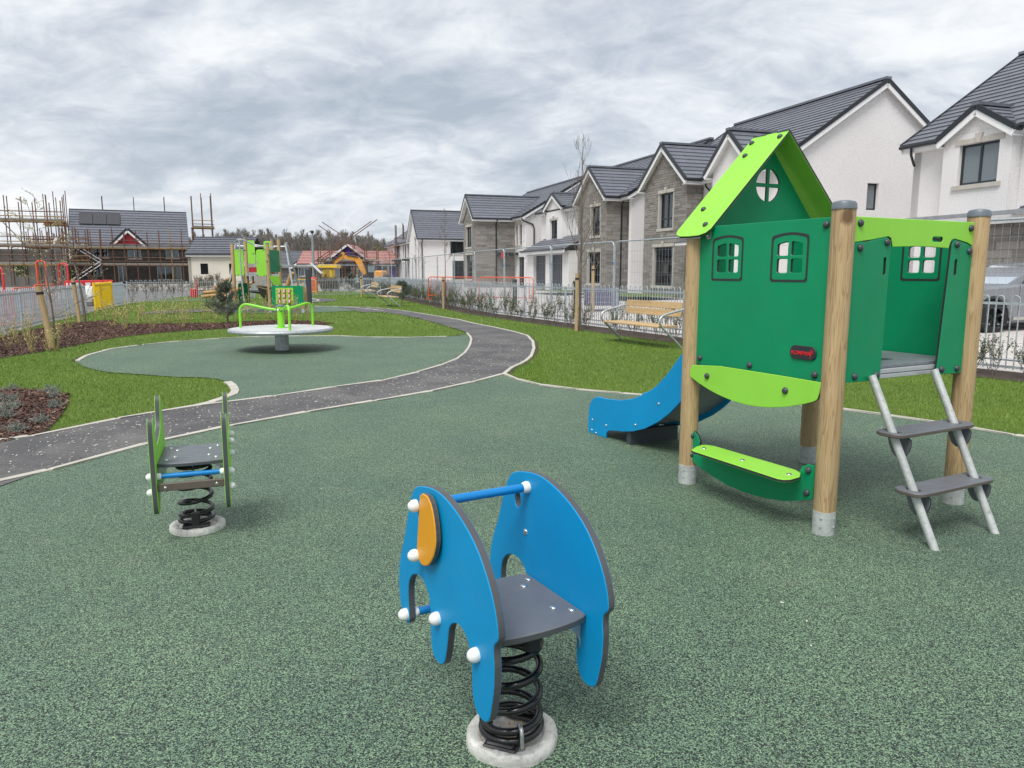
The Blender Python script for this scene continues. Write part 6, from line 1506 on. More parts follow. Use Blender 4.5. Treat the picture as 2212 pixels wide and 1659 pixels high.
# aluminium stair on the scaffold
stc = thing('scaffold_stair', 'pale aluminium stair zigzagging up the scaffold', 'stair', (SO[0]+0.3, SO[1]-1.6, 0.1), SR)
for z0, z1, x0, x1 in ((0.0, 2.3, 0.6, 3.9), (5.0, 2.4, 0.4, 4.0)):
    for dy in (0, 0.7):
        for dz in (0, 0.45):
            m = MB(); m.tube([(x0, dy-0.5, z0+dz), (x1, dy-0.5, z1+dz)], 0.04, 6); m.build('stringer', M['alu_stair'], stc)
    for k in range(9):
        t_ = (k+0.5)/9; m = MB(); m.box(x0+(x1-x0)*t_-0.12, x0+(x1-x0)*t_+0.12, -0.5, 0.2, z0+(z1-z0)*t_-0.02, z0+(z1-z0)*t_+0.02); m.build('tread', M['alu_stair'], stc)
# left block shell with scaffold
h = House('grey blockwork shell of a house at the left edge of the site', 0, 0, (-58.0, 78.0), R(20), zb=0.1, group='houses under construction')
h.wall_s(0.0, 0.0, 9.0, 3.9, [(2, 3.4, 1, 2.3), (5.4, 6.6, 1, 2.3)], mat='mortar', peak=None); 
m = h.mb(); m.panel([(-7, -0.2), (0, -0.2), (0, 3.9), (-3.5, 5.4), (-7, 3.9)], [], 0.28, o=(9.0, 0, 0), ux=(0, -1, 0), uy=(0, 0, 1), ch=0); m.build('wall', [M['mortar']], h.root)
scaffold('rusty scaffold deck around the roofless block shell', (-58.0, 78.0), R(20), -1.0, 10.4, -1.5, (2.1, 4.0, 6.6), 8.8, step=1.25, seed=6, mesh=True, extra=((1, 4.1, 3, 6.6), (6, 6.6, 8, 4.1)))
scaffold('scaffold return at the corner of the block shell', (-58.0, 78.0), R(20), 9.6, 12.0, 1.5, (2.1, 4.0), 6.2, step=0.9, seed=7, depth=3.0)
# cream building with louvred vents
h = House('low cream roughcast building with grey roof and black louvred vents', 0, 0, (-25.9, 60.0), R(3), zb=0.35, cat='building', name='pump_building', group=None)
vs = [(0.95, 1.55, 1.3, 2.15), (3.2, 3.8, 1.3, 2.15)]
h.wall_s(0.0, 0.0, 4.9, 2.9, vs, mat='render_cream'); h.wall_w(4.62, 0, 4.5, 2.9, [], mat='render_cream')
m = h.mb(); m.panel([(-4.5, 0.2), (0, 0.2), (0, 2.9), (-2.25, 4.1), (-4.5, 2.9)], [], 0.25, o=(0.25, 0, 0), ux=(0, -1, 0), uy=(0, 0, 1), ch=0); m.build('wall', [M['render_cream']], h.root)
for v in vs:
    m = h.mb(); m.box(v[0], v[1], 0.16, 0.20, v[2], v[3]); fr = m.build('vent', M['car_black'], h.root)
    for k in range(9):
        z = v[2]+(v[3]-v[2])*(k+0.5)/9; m = h.mb(); m.bar((v[0], 0.08, z), (v[1], 0.08, z), 0.09, 0.018, up=(0, -0.6, 1)); m.build('louvre', M['gutter_dark'], fr)
h.bay_roof(0.0, 4.9, 0.0, 4.5, 4.15, ze=2.95, oh=0.25, og=0.1, course=0.40)

# grey-roofed and purple-gabled houses far behind
h = House('dark unfinished house with grey roof and stone gablet behind the climbing tower', 0, 0, (-31.5, 104.0), R(4), zb=0.1, group='houses under construction')
w_ = [(2.0, 3.2, 0.9, 2.3), (6.0, 7.0, 0.9, 2.3)]
h.wall_s(0, -3.0, 9.0, 2.4, w_, mat='blockwork'); [h.window('s', 0, q, 2, 0, lintel=False, frame='frame_white') for q in w_]
h.bay_roof(-3.0, 9.0, 0.0, 8.0, 4.25, ze=2.35, course=0.46)
m = h.mb(); m.panel([(1.2, 2.1), (5.8, 2.1), (3.5, 3.55)], [], 0.2, o=(0, -0.35, 0), ux=(1, 0, 0), uy=(0, 0, 1), ch=0); m.build('gablet', [M['stone']], h.root)
for x0 in (0.9, 6.1): h.bar((x0, -0.6, 2.0), (3.5, -0.6, 3.7), 0.06, 0.28, 'fascia_white', 'bargeboard'); h.bar((x0, -0.5, 2.15), (3.5, -0.5, 3.88), 0.4, 0.12, 'gutter_dark', 'verge', up=(0, 1, 0))
scaffold('scaffold in front of the grey-roofed house behind the swing', (-31.5, 104.0), R(4), 5.5, 11.5, -1.6, (2.2,), 5.2, step=1.0, seed=8)
h = House('unfinished house with purple membrane gable and red tiled roof', 0, 0, (-22.8, 92.0), R(2), zb=0.1, group='houses under construction')
h.wall_s(0, 0.0, 5.4, 2.7, [(1.5, 4.2, 0.2, 2.3)], mat='lead'); m = h.mb(); m.panel([(0, 2.6), (5.4, 2.6), (2.7, 4.75)], [], 0.2, o=(0, 0.1, 0), ux=(1, 0, 0), uy=(0, 0, 1), ch=0); m.build('gable', [M['membrane_purple']], h.root)
h.wall_s(1.5, 5.4, 9.5, 2.7, [(6.5, 7.5, 1.0, 2.2)], mat='membrane_purple')
kx = 2.15/2.7
for sx_, x0, x1 in ((-1, -0.35, 2.7), (1, 5.75, 2.7)):
    h.slope((x0, -0.35, 2.6-0.35*kx+0.1), (0, 7.0, 0), (x1-x0, 0, 2.15+0.35*kx), 'roof_red', course=0.36); h.bar((x0, -0.38, 2.45), (x1, -0.38, 4.72), 0.06, 0.22, 'fascia_white', 'bargeboard')
h.bay_roof(-3.6, 9.7, 1.4, 7.4, 3.95, ze=2.5, mat='roof_red', course=0.45)
m = h.mb(); m.box(2.1, 2.8, -0.02, 0.06, 4.0, 4.4); m.build('warning_sheet', M['hi_vis'], h.root)
scaffold('scaffold with slanting roof poles around the purple gable', (-22.8, 92.0), R(2), -0.6, 6.4, -1.4, (2.6,), 4.6, step=1.3, seed=9, extra=((-0.5, 2.6, 6.5, 7.4), (0.3, 2.8, 7.2, 7.6), (5.2, 4.2, 0.6, 7.3), (6.4, 2.4, 0.2, 6.9)))
scaffold('scaffold tower beside the far red roof', (-22.8, 92.0), R(2), 8.6, 10.4, -0.5, (2.4, 4.4), 6.8, step=0.8, seed=10)

# lamp-and-camera mast with red tank
def far(x, y, Y): v = at(x, y, Y); return v
v = far(679, 620, 56.0); ms = thing('camera_mast', 'pale site mast with cameras, floodlights and a tilted solar panel', 'mast', (v.x, v.y, 0.0))
m = MB(); m.tube([(0, 0, 0), (0, 0, 3.0), (0.0, 0, 4.55)], [0.11, 0.10, 0.06], 10); m.build('mast_pole', M['lead'], ms, 40)
m = MB(); m.lathe([(0.05, 4.5), (0.14, 4.48), (0.14, 4.38), (0.05, 4.30), (0, 4.28)], (0, 0, 0), 12); m.build('dome_camera', M['digger_dark'], ms, 40)
for sx_ in (-1, 1):
    m = MB(); m.bar((0, 0, 4.52), (sx_*0.24, -0.02, 4.50), 0.03, 0.03); m.box(sx_*0.22-0.06, sx_*0.22+0.06, -0.12, 0.04, 4.40, 4.52); m.build('floodlight', M['frame_white'], ms)
m = MB(); m.M = Matrix.Translation((0.28, -0.25, 1.75)) @ Matrix.Rotation(R(45), 4, 'Y'); m.box(-0.55, 0.55, -0.35, 0.35, -0.02, 0.02); m.build('solar_panel', M['frame_white'], ms)
m = MB(); m.box(-0.4, -0.08, -0.06, 0.06, 1.95, 2.02); m.build('lamp_arm', M['frame_white'], ms)
v = far(678.5, 621, 55.0); tk = thing('storage_tank', 'round red plastic tank at the foot of the camera mast', 'tank', (v.x, v.y, 0.0))
m = MB(); m.lathe([(0.27, 0), (0.27, 0.85), (0.24, 1.02), (0.12, 1.10), (0, 1.12)], (0, 0, 0), 20); m.build('tank_body', M['red_plastic'], tk, 40)
for z in (0.3, 0.62):
    m = MB(); m.lathe([(0.275, z-0.03), (0.29, z), (0.275, z+0.03)], (0, 0, 0), 20); m.build('rib', M['red_plastic'], tk, 40)
a, b = far(640, 600, 50.0), far(682, 600, 50.0); barrier((a.x, a.y), (b.x, b.y), 0.02, 'yellow tubular barrier in front of the red tank', 'yellow_paint', 0.98, 12, grp=None)

# excavator and dumper
v = far(800, 605, 66.0); ex = thing('excavator', 'orange tracked excavator with raised boom behind the mesh fence', 'excavator', (v.x, v.y, 0.0))
k = 66.0/1600
def el_(cx_, cy_): return ((1200+cx_/5.027)/1.8517-1106)*k-v.x, 1.5-((900+cy_/5.027)/1.8517-587)*k
def ep(cx_, cy_, y=0.0): q = el_(cx_, cy_); return (q[0], y, q[1])
for dy in (-0.9, 0.9):
    m = MB(); m.panel(rrect(-1.2, 0.0, 2.0, 0.62, 0.3, 5), [], 0.45, o=(0, dy+0.22, 0), ux=(1, 0, 0), uy=(0, 0, 1), ch=0.02); m.build('track', [M['digger_dark'], M['tyre']], ex)
m = MB(); m.cbox(-0.9, 1.9, -1.05, 1.05, 0.68, 1.25, 0.08); m.build('house_deck', M['digger_dark'], ex)
m = MB(); q0, q1 = el_(1540, 1060), el_(1670, 915); m.cbox(q0[0], q1[0]+0.35, -1.1, 1.0, q0[1], q1[1], 0.12); m.build('counterweight', M['digger_orange'], ex)
m = MB(); q0, q1 = el_(1425, 1075), el_(1590, 805); m.cbox(q0[0], q1[0], -1.1, -0.15, q0[1], q1[1], 0.10); cb = m.build('cab', M['digger_dark'], ex)
m = MB(); m.box(q0[0]+0.1, q1[0]-0.1, -1.115, -1.102, q0[1]+0.55, q1[1]-0.12); m.build('cab_window', M['glass_clear'], cb)
def boom(pts, w, name, mat='digger_orange'):
    m = MB(); P = [Vector(p) for p in pts]
    rings = []
    for i, p in enumerate(P):
        d = (P[min(i+1, len(P)-1)]-P[max(i-1, 0)]).normalized(); n_ = Vector((-d.z, 0, d.x)); ww = w[i]
        rings.append([m.av(p+n_*ww/2+Vector((0, s_*0.14, 0))) for s_ in (-1, 1)]+[m.av(p-n_*ww/2+Vector((0, s_*0.14, 0))) for s_ in (1, -1)])
    for a_, b_ in zip(rings, rings[1:]):
        for j in range(4): m.af((a_[j], a_[(j+1) % 4], b_[(j+1) % 4], b_[j]))
    m.af(rings[0][::-1]); m.af(rings[-1]); return m.build(name, M[mat], ex)
boom([ep(1340, 990), ep(1290, 880), ep(1225, 740), ep(1180, 680), ep(1080, 660), ep(930, 650)], [0.3, 0.42, 0.5, 0.48, 0.42, 0.28], 'boom')
boom([ep(930, 570), ep(880, 640), ep(700, 800)], [0.25, 0.42, 0.2], 'stick')
m = MB(); m.tube([ep(1220, 650, -0.2), ep(1000, 610, -0.2)], 0.06, 8); m.build('ram', M['digger_dark'], ex)
m = MB(); m.tube([ep(900, 590, -0.2), ep(660, 760, -0.2)], 0.06, 8); m.build('ram', M['digger_dark'], ex)
m = MB(); q = el_(670, 830); m.panel([(q[0]-0.3, q[1]+0.25), (q[0]+0.25, q[1]+0.3), (q[0]+0.3, q[1]-0.15), (q[0], q[1]-0.4), (q[0]-0.35, q[1]-0.3)], [], 0.9, o=(0, 0.45, 0), ux=(1, 0, 0), uy=(0, 0, 1), ch=0.02); m.build('bucket', [M['digger_dark']], ex)
v = far(722, 606, 60.0); du = thing('dumper', 'yellow site dumper with slatted engine cover and black roll bar', 'dumper', (v.x, v.y, 0.0)); k2 = 60.0/1600
def dl_(cx_, cy_): return ((1200+cx_/5.027)/1.8517-1106)*k2-v.x, 1.5-((900+cy_/5.027)/1.8517-587)*k2
q0, q1 = dl_(525, 1065), dl_(715, 895)
m = MB(); m.cbox(q0[0], q1[0], -0.6, 0.6, q0[1], q1[1], 0.08); bd = m.build('engine_cover', M['yellow_paint'], du)
for i in range(6):
    z = q0[1]+0.12+i*(q1[1]-q0[1]-0.2)/5; m = MB(); m.box(q0[0]+0.08, q0[0]+0.62, -0.612, -0.603, z-0.02, z+0.02); m.build('grille_slot', M['digger_dark'], bd)
q2, q3 = dl_(445, 860), dl_(830, 800)
m = MB(); m.cbox(q2[0], q3[0], -0.7, 0.7, q2[1]-0.05, q3[1], 0.06); m.build('canopy', M['yellow_paint'], du)
for x in (dl_(525, 0)[0], dl_(690, 0)[0]):
    m = MB(); m.bar((x, -0.5, q1[1]), (x, -0.5, q2[1]), 0.07, 0.07, up=(0, 1, 0)); m.build('roll_post', M['digger_dark'], du)
m = MB(); m.tube(catmull([dl_(525, 850)[:1]+(0.3,)+dl_(525, 850)[1:], dl_(530, 720)[:1]+(0.3,)+dl_(530, 720)[1:], dl_(590, 670)[:1]+(0.3,)+dl_(590, 670)[1:], dl_(680, 690)[:1]+(0.3,)+dl_(680, 690)[1:], dl_(720, 760)[:1]+(0.3,)+dl_(720, 760)[1:]], 4), 0.05, 8); m.build('roll_bar', M['digger_dark'], du, 50)
for x in (q0[0]+0.25, q1[0]-0.1):
    for dy in (-0.75, 0.75):
        m = MB(); m.lathe([(0, -0.15), (0.30, -0.15), (0.42, -0.1), (0.42, 0.1), (0.30, 0.15), (0, 0.15)], (x, dy, 0.42), 18, 0, (0, 1, 0)); m.build('wheel', M['tyre'], du, 40)

# things on the site road behind the left fence
def rack(x, yt, Y, w, hgt, label, mat):
    v = at(x, yt, Y); t = thing('hooped_rack', label, 'rack', (v.x, Y, 0.0), R(-20), 'hooped steel racks on the site road')
    for d in (0,):
        c = 0.1; m = MB(); m.tube([(0, d, 0), (0, d, hgt-c), (0.03, d, hgt-0.03), (c, d, hgt), (w-c, d, hgt), (w-0.03, d, hgt-0.03), (w, d, hgt-c), (w, d, 0)], 0.032, 8); m.build('hoop_frame', M[mat], t, 50)
    m = MB(); m.tube([(0, 0, 0.9), (w, 0, 0.9)], 0.022, 6); m.build('cross_rail', M[mat], t)
    m = MB(); m.box(-0.1, w+0.1, -0.25, 0.25, 0, 0.04); m.build('foot_plate', M[mat], t)
rack(78, 564, 25.5, 0.40, 1.86, 'tall orange hooped rack behind the grey fence', 'orange_plastic')
rack(126, 570, 27.0, 0.42, 1.78, 'red hooped rack beside the orange one behind the fence', 'red_plastic')
rack(-14, 570, 21.0, 0.32, 1.62, 'dark red hooped rack at the corner of the site road', 'red_plastic')
for i, (x0, x1, yt, Y0, Y1, mt) in enumerate(((-6, 22, 632, 21.0, 22.0, 'orange_plastic'), (26, 70, 623, 22.0, 23.5, 'orange_plastic'), (72, 120, 616, 23.8, 25.5, 'orange_plastic'), (92, 140, 622, 25.8, 27.6, 'red_plastic'))):
    a, b = at(x0, yt, Y0), at(x1, yt, Y1)
    barrier((a.x, a.y), (b.x, b.y), 0.0, ('%s tubular barrier leaning in the row behind the left fence' % ('orange' if mt[0] == 'o' else 'red')), mt, a.z, 8, grp='barriers on the site road')
for i in range(5):
    a = at(140+i*21, 615, 43.0+i*0.8); t = thing('traffic_barrier', 'red plastic traffic barrier with white reflective panel behind the yellow gate', 'barrier', (a.x, a.y, 0.0), R(8), 'red plastic barriers in a row')
    m = MB(); m.panel(rrect(0, 0, 0.54*1.05, 1.0, 0.06, 3), [rrect(0.10, 0.15, 0.20, 0.5, 0.04, 3), rrect(0.24, 0.15, 0.34, 0.5, 0.04, 3), rrect(0.38, 0.15, 0.48, 0.5, 0.04, 3)], 0.12, ux=(1, 0, 0), uy=(0, 0, 1), ch=0.02); m.build('body', [M['red_plastic']], t)
    m = MB(); m.box(0.12, 0.40, -0.128, -0.121, 0.62, 0.86); m.build('reflector', M['frame_white'], t)
def bulk_bag(x, y, Y, s, label):
    v = at(x, y, Y); t = thing('bulk_bag', label, 'bag', (v.x, v.y, 0.0), R(15)); rn = random.Random(int(x)); b = bmesh.new(); bmesh.ops.create_icosphere(b, subdivisions=3, radius=1)
    m = MB()
    for vv in b.verts: c = vv.co; f = 1+0.10*math.sin(c.x*5+x)+0.08*math.cos(c.y*6+c.z*4); m.av((c.x*s*f, c.y*s*0.8*f, max(0, (c.z*0.62+0.5)*s*0.9*f)))
    b.verts.index_update(); m.f = [tuple(q.index for q in f.verts) for f in b.faces]; m.m = [0]*len(m.f); b.free(); m.build('bag_body', M['white_bag'], t, 60)
    for a_ in (45, 135, 225, 315):
        m = MB(); m.tube(catmull([(0.4*s*math.cos(R(a_)), 0.4*s*math.sin(R(a_)), 0.75*s), (0.5*s*math.cos(R(a_)), 0.5*s*math.sin(R(a_)), 1.1*s), (0.55*s*math.cos(R(a_+20)), 0.55*s*math.sin(R(a_+20)), 0.72*s)], 3), 0.02*s, 5); m.build('lifting_loop', M['white_bag'], t)
bulk_bag(183, 615, 36.0, 0.75, 'white bulk bag slumped behind the fence by the yellow gate'); bulk_bag(150, 615, 35.0, 0.6, 'smaller white bulk bag beside the red hooped rack')
for i, (x, Y, w) in enumerate(((20, 24, 1.6), (60, 27, 2.0), (110, 31, 2.2), (30, 31, 2.4), (150, 33, 1.8))):
    v = at(x, 640, Y); t = thing('kerb_stack', 'low stack of grey kerb stones on the site road', 'kerb stack', (v.x, v.y, 0.0), R(-8+5*i), 'kerb stacks behind the left fence')
    for j in range(2):
        for q in range(3): m = MB(); m.cbox(-w/2+0.02*q, w/2+0.02*q, q*0.16, q*0.16+0.145, j*0.16, j*0.16+0.15, 0.01); m.build('kerb_stone', M['kerb_stone' if (q+j) % 2 else 'tarmac'], t)
v = at(659*0+425, 632, 44.0); t = thing('site_marker', 'slim red marker post by the far fence', 'marker post', (v.x, v.y, 0.0)); m = MB(); m.lathe([(0.05, 0), (0.05, 0.95), (0.03, 1.05), (0, 1.06)], (0, 0, 0), 10); m.build('post', M['red_plastic'], t, 40); m = MB(); m.cbox(-0.35, -0.08, -0.08, 0.08, 0.0, 0.5, 0.02); m.build('base_block', M['red_plastic'], t)

# worker on the scaffold
def worker(loc, rz):
    mesh = bpy.data.meshes.new('person'); J = {'pel': (0, 0, 0.95), 'sp': (0, 0, 1.15), 'ch': (0, 0.01, 1.36), 'nk': (0, 0.02, 1.50), 'hd': (0, 0.04, 1.62), 'ht': (0, 0.04, 1.74),
         'lh': (-0.10, 0, 0.90), 'lk': (-0.12, 0.05, 0.50), 'la': (-0.13, 0, 0.09), 'lt': (-0.13, 0.16, 0.04), 'rh': (0.10, 0, 0.90), 'rk': (0.11, 0.10, 0.51), 'ra': (0.12, 0.04, 0.09), 'rt': (0.12, 0.20, 0.04),
         'ls': (-0.19, 0, 1.42), 'le': (-0.26, 0.06, 1.15), 'lw': (-0.20, 0.26, 1.02), 'lf': (-0.18, 0.36, 1.0), 'rs': (0.19, 0, 1.42), 're': (0.26, 0.08, 1.16), 'rw': (0.18, 0.28, 1.08), 'rf': (0.15, 0.38, 1.07)}
    K = list(J); E = [('pel', 'sp'), ('sp', 'ch'), ('ch', 'nk'), ('nk', 'hd'), ('hd', 'ht'), ('pel', 'lh'), ('lh', 'lk'), ('lk', 'la'), ('la', 'lt'), ('pel', 'rh'), ('rh', 'rk'), ('rk', 'ra'), ('ra', 'rt'), ('ch', 'ls'), ('ls', 'le'), ('le', 'lw'), ('lw', 'lf'), ('ch', 'rs'), ('rs', 're'), ('re', 'rw'), ('rw', 'rf')]
    mesh.from_pydata([J[k_] for k_ in K], [(K.index(a_), K.index(b_)) for a_, b_ in E], [])
    o = bpy.data.objects.new('person_tmp', mesh); COL.objects.link(o); mod = o.modifiers.new('s', 'SKIN'); o.modifiers.new('u', 'SUBSURF').levels = 1
    rad = {'pel': .16, 'sp': .15, 'ch': .17, 'nk': .06, 'hd': .10, 'ht': .075, 'lh': .095, 'rh': .095, 'lk': .065, 'rk': .065, 'la': .045, 'ra': .045, 'lt': .04, 'rt': .04, 'ls': .07, 'rs': .07, 'le': .05, 're': .05, 'lw': .035, 'rw': .035, 'lf': .035, 'rf': .035}
    for i, k_ in enumerate(K): d = mesh.skin_vertices[0].data[i]; d.radius = (rad[k_], rad[k_]*(0.75 if k_ in ('ch', 'sp', 'pel') else 1)); d.use_root = (k_ == 'pel')
    me = bpy.data.meshes.new_from_object(o.evaluated_get(bpy.context.evaluated_depsgraph_get())); bpy.data.objects.remove(o)
    for n_ in ('work_trousers', 'hi_vis', 'skin'): me.materials.append(M[n_])
    for f in me.polygons: z = f.center.z; far_h = abs(f.center.y) > 0.30; f.material_index = 0 if z < 0.92 else (2 if z > 1.50 or far_h else 1)
    me.shade_smooth()
    t = thing('person', 'worker in orange high-visibility jacket and dark trousers standing on the scaffold', 'person', loc, rz)
    b = bpy.data.objects.new('body', me); COL.objects.link(b); b.parent = t
    m = MB(); m.lathe([(0.13, 1.66), (0.125, 1.72), (0.10, 1.78), (0, 1.81)], (0, 0.04, 0), 14); m.lathe([(0.13, 1.66), (0.15, 1.655), (0, 1.655)], (0, 0.055, 0), 14); m.build('helmet', M['helmet'], t, 50)
e1 = Vector((math.cos(SR), math.sin(SR))); e2 = Vector((-e1.y, e1.x)); wv = Vector(SO)+e1*(-2.2)+e2*(-1.0)
worker((wv.x, wv.y, 0.1+2.2+0.11), R(-120))

# ------------------------------------------------------------------ parked car
cv = at(2146, 700, 16.2)
car = thing('parked_car', 'grey sport utility car parked on the paving behind the bow-top fence', 'car', (cv.x, 16.2, 0.16), R(6))
# local X runs towards the rear, front wheel at x=0
low = [(-0.88, 0.42), (-0.90, 0.62), (-0.86, 0.84), (-0.70, 0.95), (-0.10, 1.03), (0.42, 1.08), (3.30, 1.12), (3.42, 1.05), (3.46, 0.75), (3.42, 0.45), (3.2, 0.32), (3.02, 0.30)]
def arch(cx_): return [(cx_+0.40*math.cos(R(a)), 0.36+0.40*math.sin(R(a))) for a in range(0, 181, 20)]
out = low+arch(2.62)+[(2.18, 0.26), (0.45, 0.26)]+arch(0.0)+[(-0.5, 0.30), (-0.8, 0.34)]
m = MB(); m.panel(out, [], 1.78, o=(0, 1.78, 0), ux=(1, 0, 0), uy=(0, 0, 1), ch=0.07, mf=0, me=0); m.build('body', [M['car_paint']], car, 35)
def ring(z, f, sp): return [(0.36+f, sp), (3.30-f*0.4, sp), (3.30-f*0.4, 1.78-sp), (0.36+f, 1.78-sp)]
m = MB(); prof = [(1.05, [(0.30, .05), (3.35, .05), (3.35, 1.73), (0.30, 1.73)]), (1.30, [(0.72, .12), (3.22, .12), (3.22, 1.66), (0.72, 1.66)]), (1.50, [(1.08, .19), (3.02, .19), (3.02, 1.59), (1.08, 1.59)]), (1.56, [(1.32, .26), (2.85, .26), (2.85, 1.52), (1.32, 1.52)])]
rg = [[m.av((x, y, z)) for x, y in pts] for z, pts in prof]
for a_, b_ in zip(rg, rg[1:]):
    for j in range(4): m.af((a_[j], a_[(j+1) % 4], b_[(j+1) % 4], b_[j]))
m.af(rg[-1]); m.build('cabin', M['car_paint'], car, 30)
def pane(pts, name='window'): m = MB(); m.poly(pts); m.build(name, M['glass'], car)
def side_pt(x, z, o_=-0.008):
    t_ = (z-1.05)/0.25; y = 0.05+0.07*t_ if z <= 1.30 else 0.12+0.07*(z-1.30)/0.20
    return (x, y+o_, z)
pane([side_pt(0.62, 1.10), side_pt(1.62, 1.10), side_pt(1.62, 1.47), side_pt(1.12, 1.47), side_pt(0.86, 1.32)], 'side_window')
pane([side_pt(1.70, 1.10), side_pt(2.55, 1.10), side_pt(2.55, 1.47), side_pt(1.70, 1.47)], 'side_window')
pane([side_pt(2.62, 1.12), side_pt(3.1, 1.14), side_pt(2.95, 1.45), side_pt(2.62, 1.47)], 'side_window')
pane([(0.33, 0.12, 1.075), (1.06, 0.24, 1.49), (1.06, 1.54, 1.49), (0.33, 1.66, 1.075)][::-1], 'windscreen')
for x in (0.0, 2.62):
    for y in (0.10, 1.68):
        m = MB(); m.lathe([(0.20, -0.11), (0.33, -0.10), (0.355, -0.06), (0.355, 0.06), (0.33, 0.10), (0.20, 0.11)], (x, y, 0.355), 28, 0, (0, 1, 0)); wl = m.build('wheel', M['tyre'], car, 40)
        m = MB(); m.lathe([(0, -0.02), (0.23, -0.02), (0.235, -0.09), (0.215, -0.09)], (x, y, 0.355), 24, 0, (0, 1, 0)); m.build('rim', M['car_black'], wl, 40)
        for q in range(5):
            a_ = R(72*q+20); m = MB()
            for sg_ in (-0.12, 0.12): m.bar((x+0.04*math.cos(a_), y-0.085, 0.355+0.04*math.sin(a_)), (x+0.225*math.cos(a_+sg_), y-0.085, 0.355+0.225*math.sin(a_+sg_)), 0.028, 0.028, up=(0, 1, 0))
            m.build('spoke', M['car_black'], wl)
            m = MB(); m.bar((x+0.17*math.cos(a_-0.12), y-0.090, 0.355+0.17*math.sin(a_-0.12)), (x+0.222*math.cos(a_+0.12), y-0.090, 0.355+0.222*math.sin(a_+0.12)), 0.02, 0.035, up=(0, 1, 0)); m.build('rim_insert', M['alloy'], wl)
m = MB(); m.M = Matrix.Translation((0.78, -0.06, 1.14)) @ Matrix.Diagonal((1, 1, 1, 1)); m.lathe([(0, -0.12), (0.07, -0.10), (0.09, 0), (0.075, 0.08), (0, 0.11)], (0, 0, 0), 12, 0, (1, 0.5, 0.1)); m.build('mirror', M['alloy'], car, 50)
m = MB(); m.bar((0.78, 0.06, 1.09), (0.78, -0.04, 1.10), 0.05, 0.03); m.build('mirror_arm', M['car_black'], car)
m = MB(); m.box(0.45, 2.2, -0.012, 0.03, 0.30, 0.36); m.build('sill_trim', M['alloy'], car)
for x in (0.55, 1.66):
    m = MB(); m.box(x-0.004, x+0.004, -0.002, 0.01, 0.40, 1.04); m.build('door_line', M['car_black'], car)
m = MB(); m.cbox(1.45, 1.62, -0.02, 0.01, 0.93, 0.96, 0.006); m.build('door_handle', M['car_paint'], car)
m = MB(); m.panel([(-0.84, 0.72), (-0.45, 0.80), (-0.40, 0.88), (-0.78, 0.88)], [], 0.02, o=(0, 0.012, 0), ux=(1, 0, 0), uy=(0, 0, 1), ch=0); m.build('headlight', [M['glass_clear']], car)

# ------------------------------------------------------------------ planting
def grow(m, p, d, L, r, depth, rn, up=0.15, split=3, n=6, bend=0.15, minr=0.003, leaf=None, tips=None):
    """recursive twig: a bending tube with side shoots"""
    k = 4; pts = [Vector(p)]; dd = Vector(d).normalized()
    for i in range(k):
        dd = (dd+Vector((rn.uniform(-bend, bend), rn.uniform(-bend, bend), up*0.5+rn.uniform(-bend, bend)*0.4))).normalized(); pts.append(pts[-1]+dd*L/k)
    m.tube(pts, [max(minr, r*(1-0.75*i/k)) for i in range(k+1)], n if r > 0.012 else 4, cap=False)
    if tips is not None:
        for q in pts[1:]: tips.append((q, dd.copy()))
    if depth > 0:
        for j in range(split):
            t = rn.uniform(0.35, 1.0); i = min(k-1, int(t*k)); q = pts[i]+(pts[i+1]-pts[i])*(t*k-i)
            a = rn.uniform(0, 6.28); side = dd.orthogonal().normalized(); side.rotate(Matrix.Rotation(a, 3, dd)) if False else None
            sx = Vector((math.cos(a), math.sin(a), 0)); nd = (dd*0.9+sx*rn.uniform(0.35, 0.8)).normalized()
            grow(m, q, nd, L*rn.uniform(0.45, 0.75), r*0.55, depth-1, rn, up, split, n, bend, minr, leaf, tips)
def leaves(tips, rn, size, spread, per, mat, root, name='leaves', up=0.3, aspect=0.5):
    V = []; F = []; b = 0
    for p, d in tips:
        for _ in range(per):
            c = Vector(p)+Vector((rn.uniform(-1, 1), rn.uniform(-1, 1), rn.uniform(-1, 1)))*spread
            a = rn.uniform(0, 6.28); e = rn.uniform(-0.2, 1.1)*up*3; L = size*rn.uniform(0.6, 1.3)
            u = Vector((math.cos(a)*math.cos(e), math.sin(a)*math.cos(e), math.sin(e))); s = u.orthogonal().normalized()
            s = (Matrix.Rotation(rn.uniform(0, 3.14), 3, u) @ s)*L*aspect*0.5
            V += [c, c+u*L*0.5+s, c+u*L, c+u*L*0.5-s]; F.append((b, b+1, b+2, b+3)); b += 4
    o = mesh_np(name, [tuple(v) for v in V], F, mat); o.parent = root; return stuff(o)
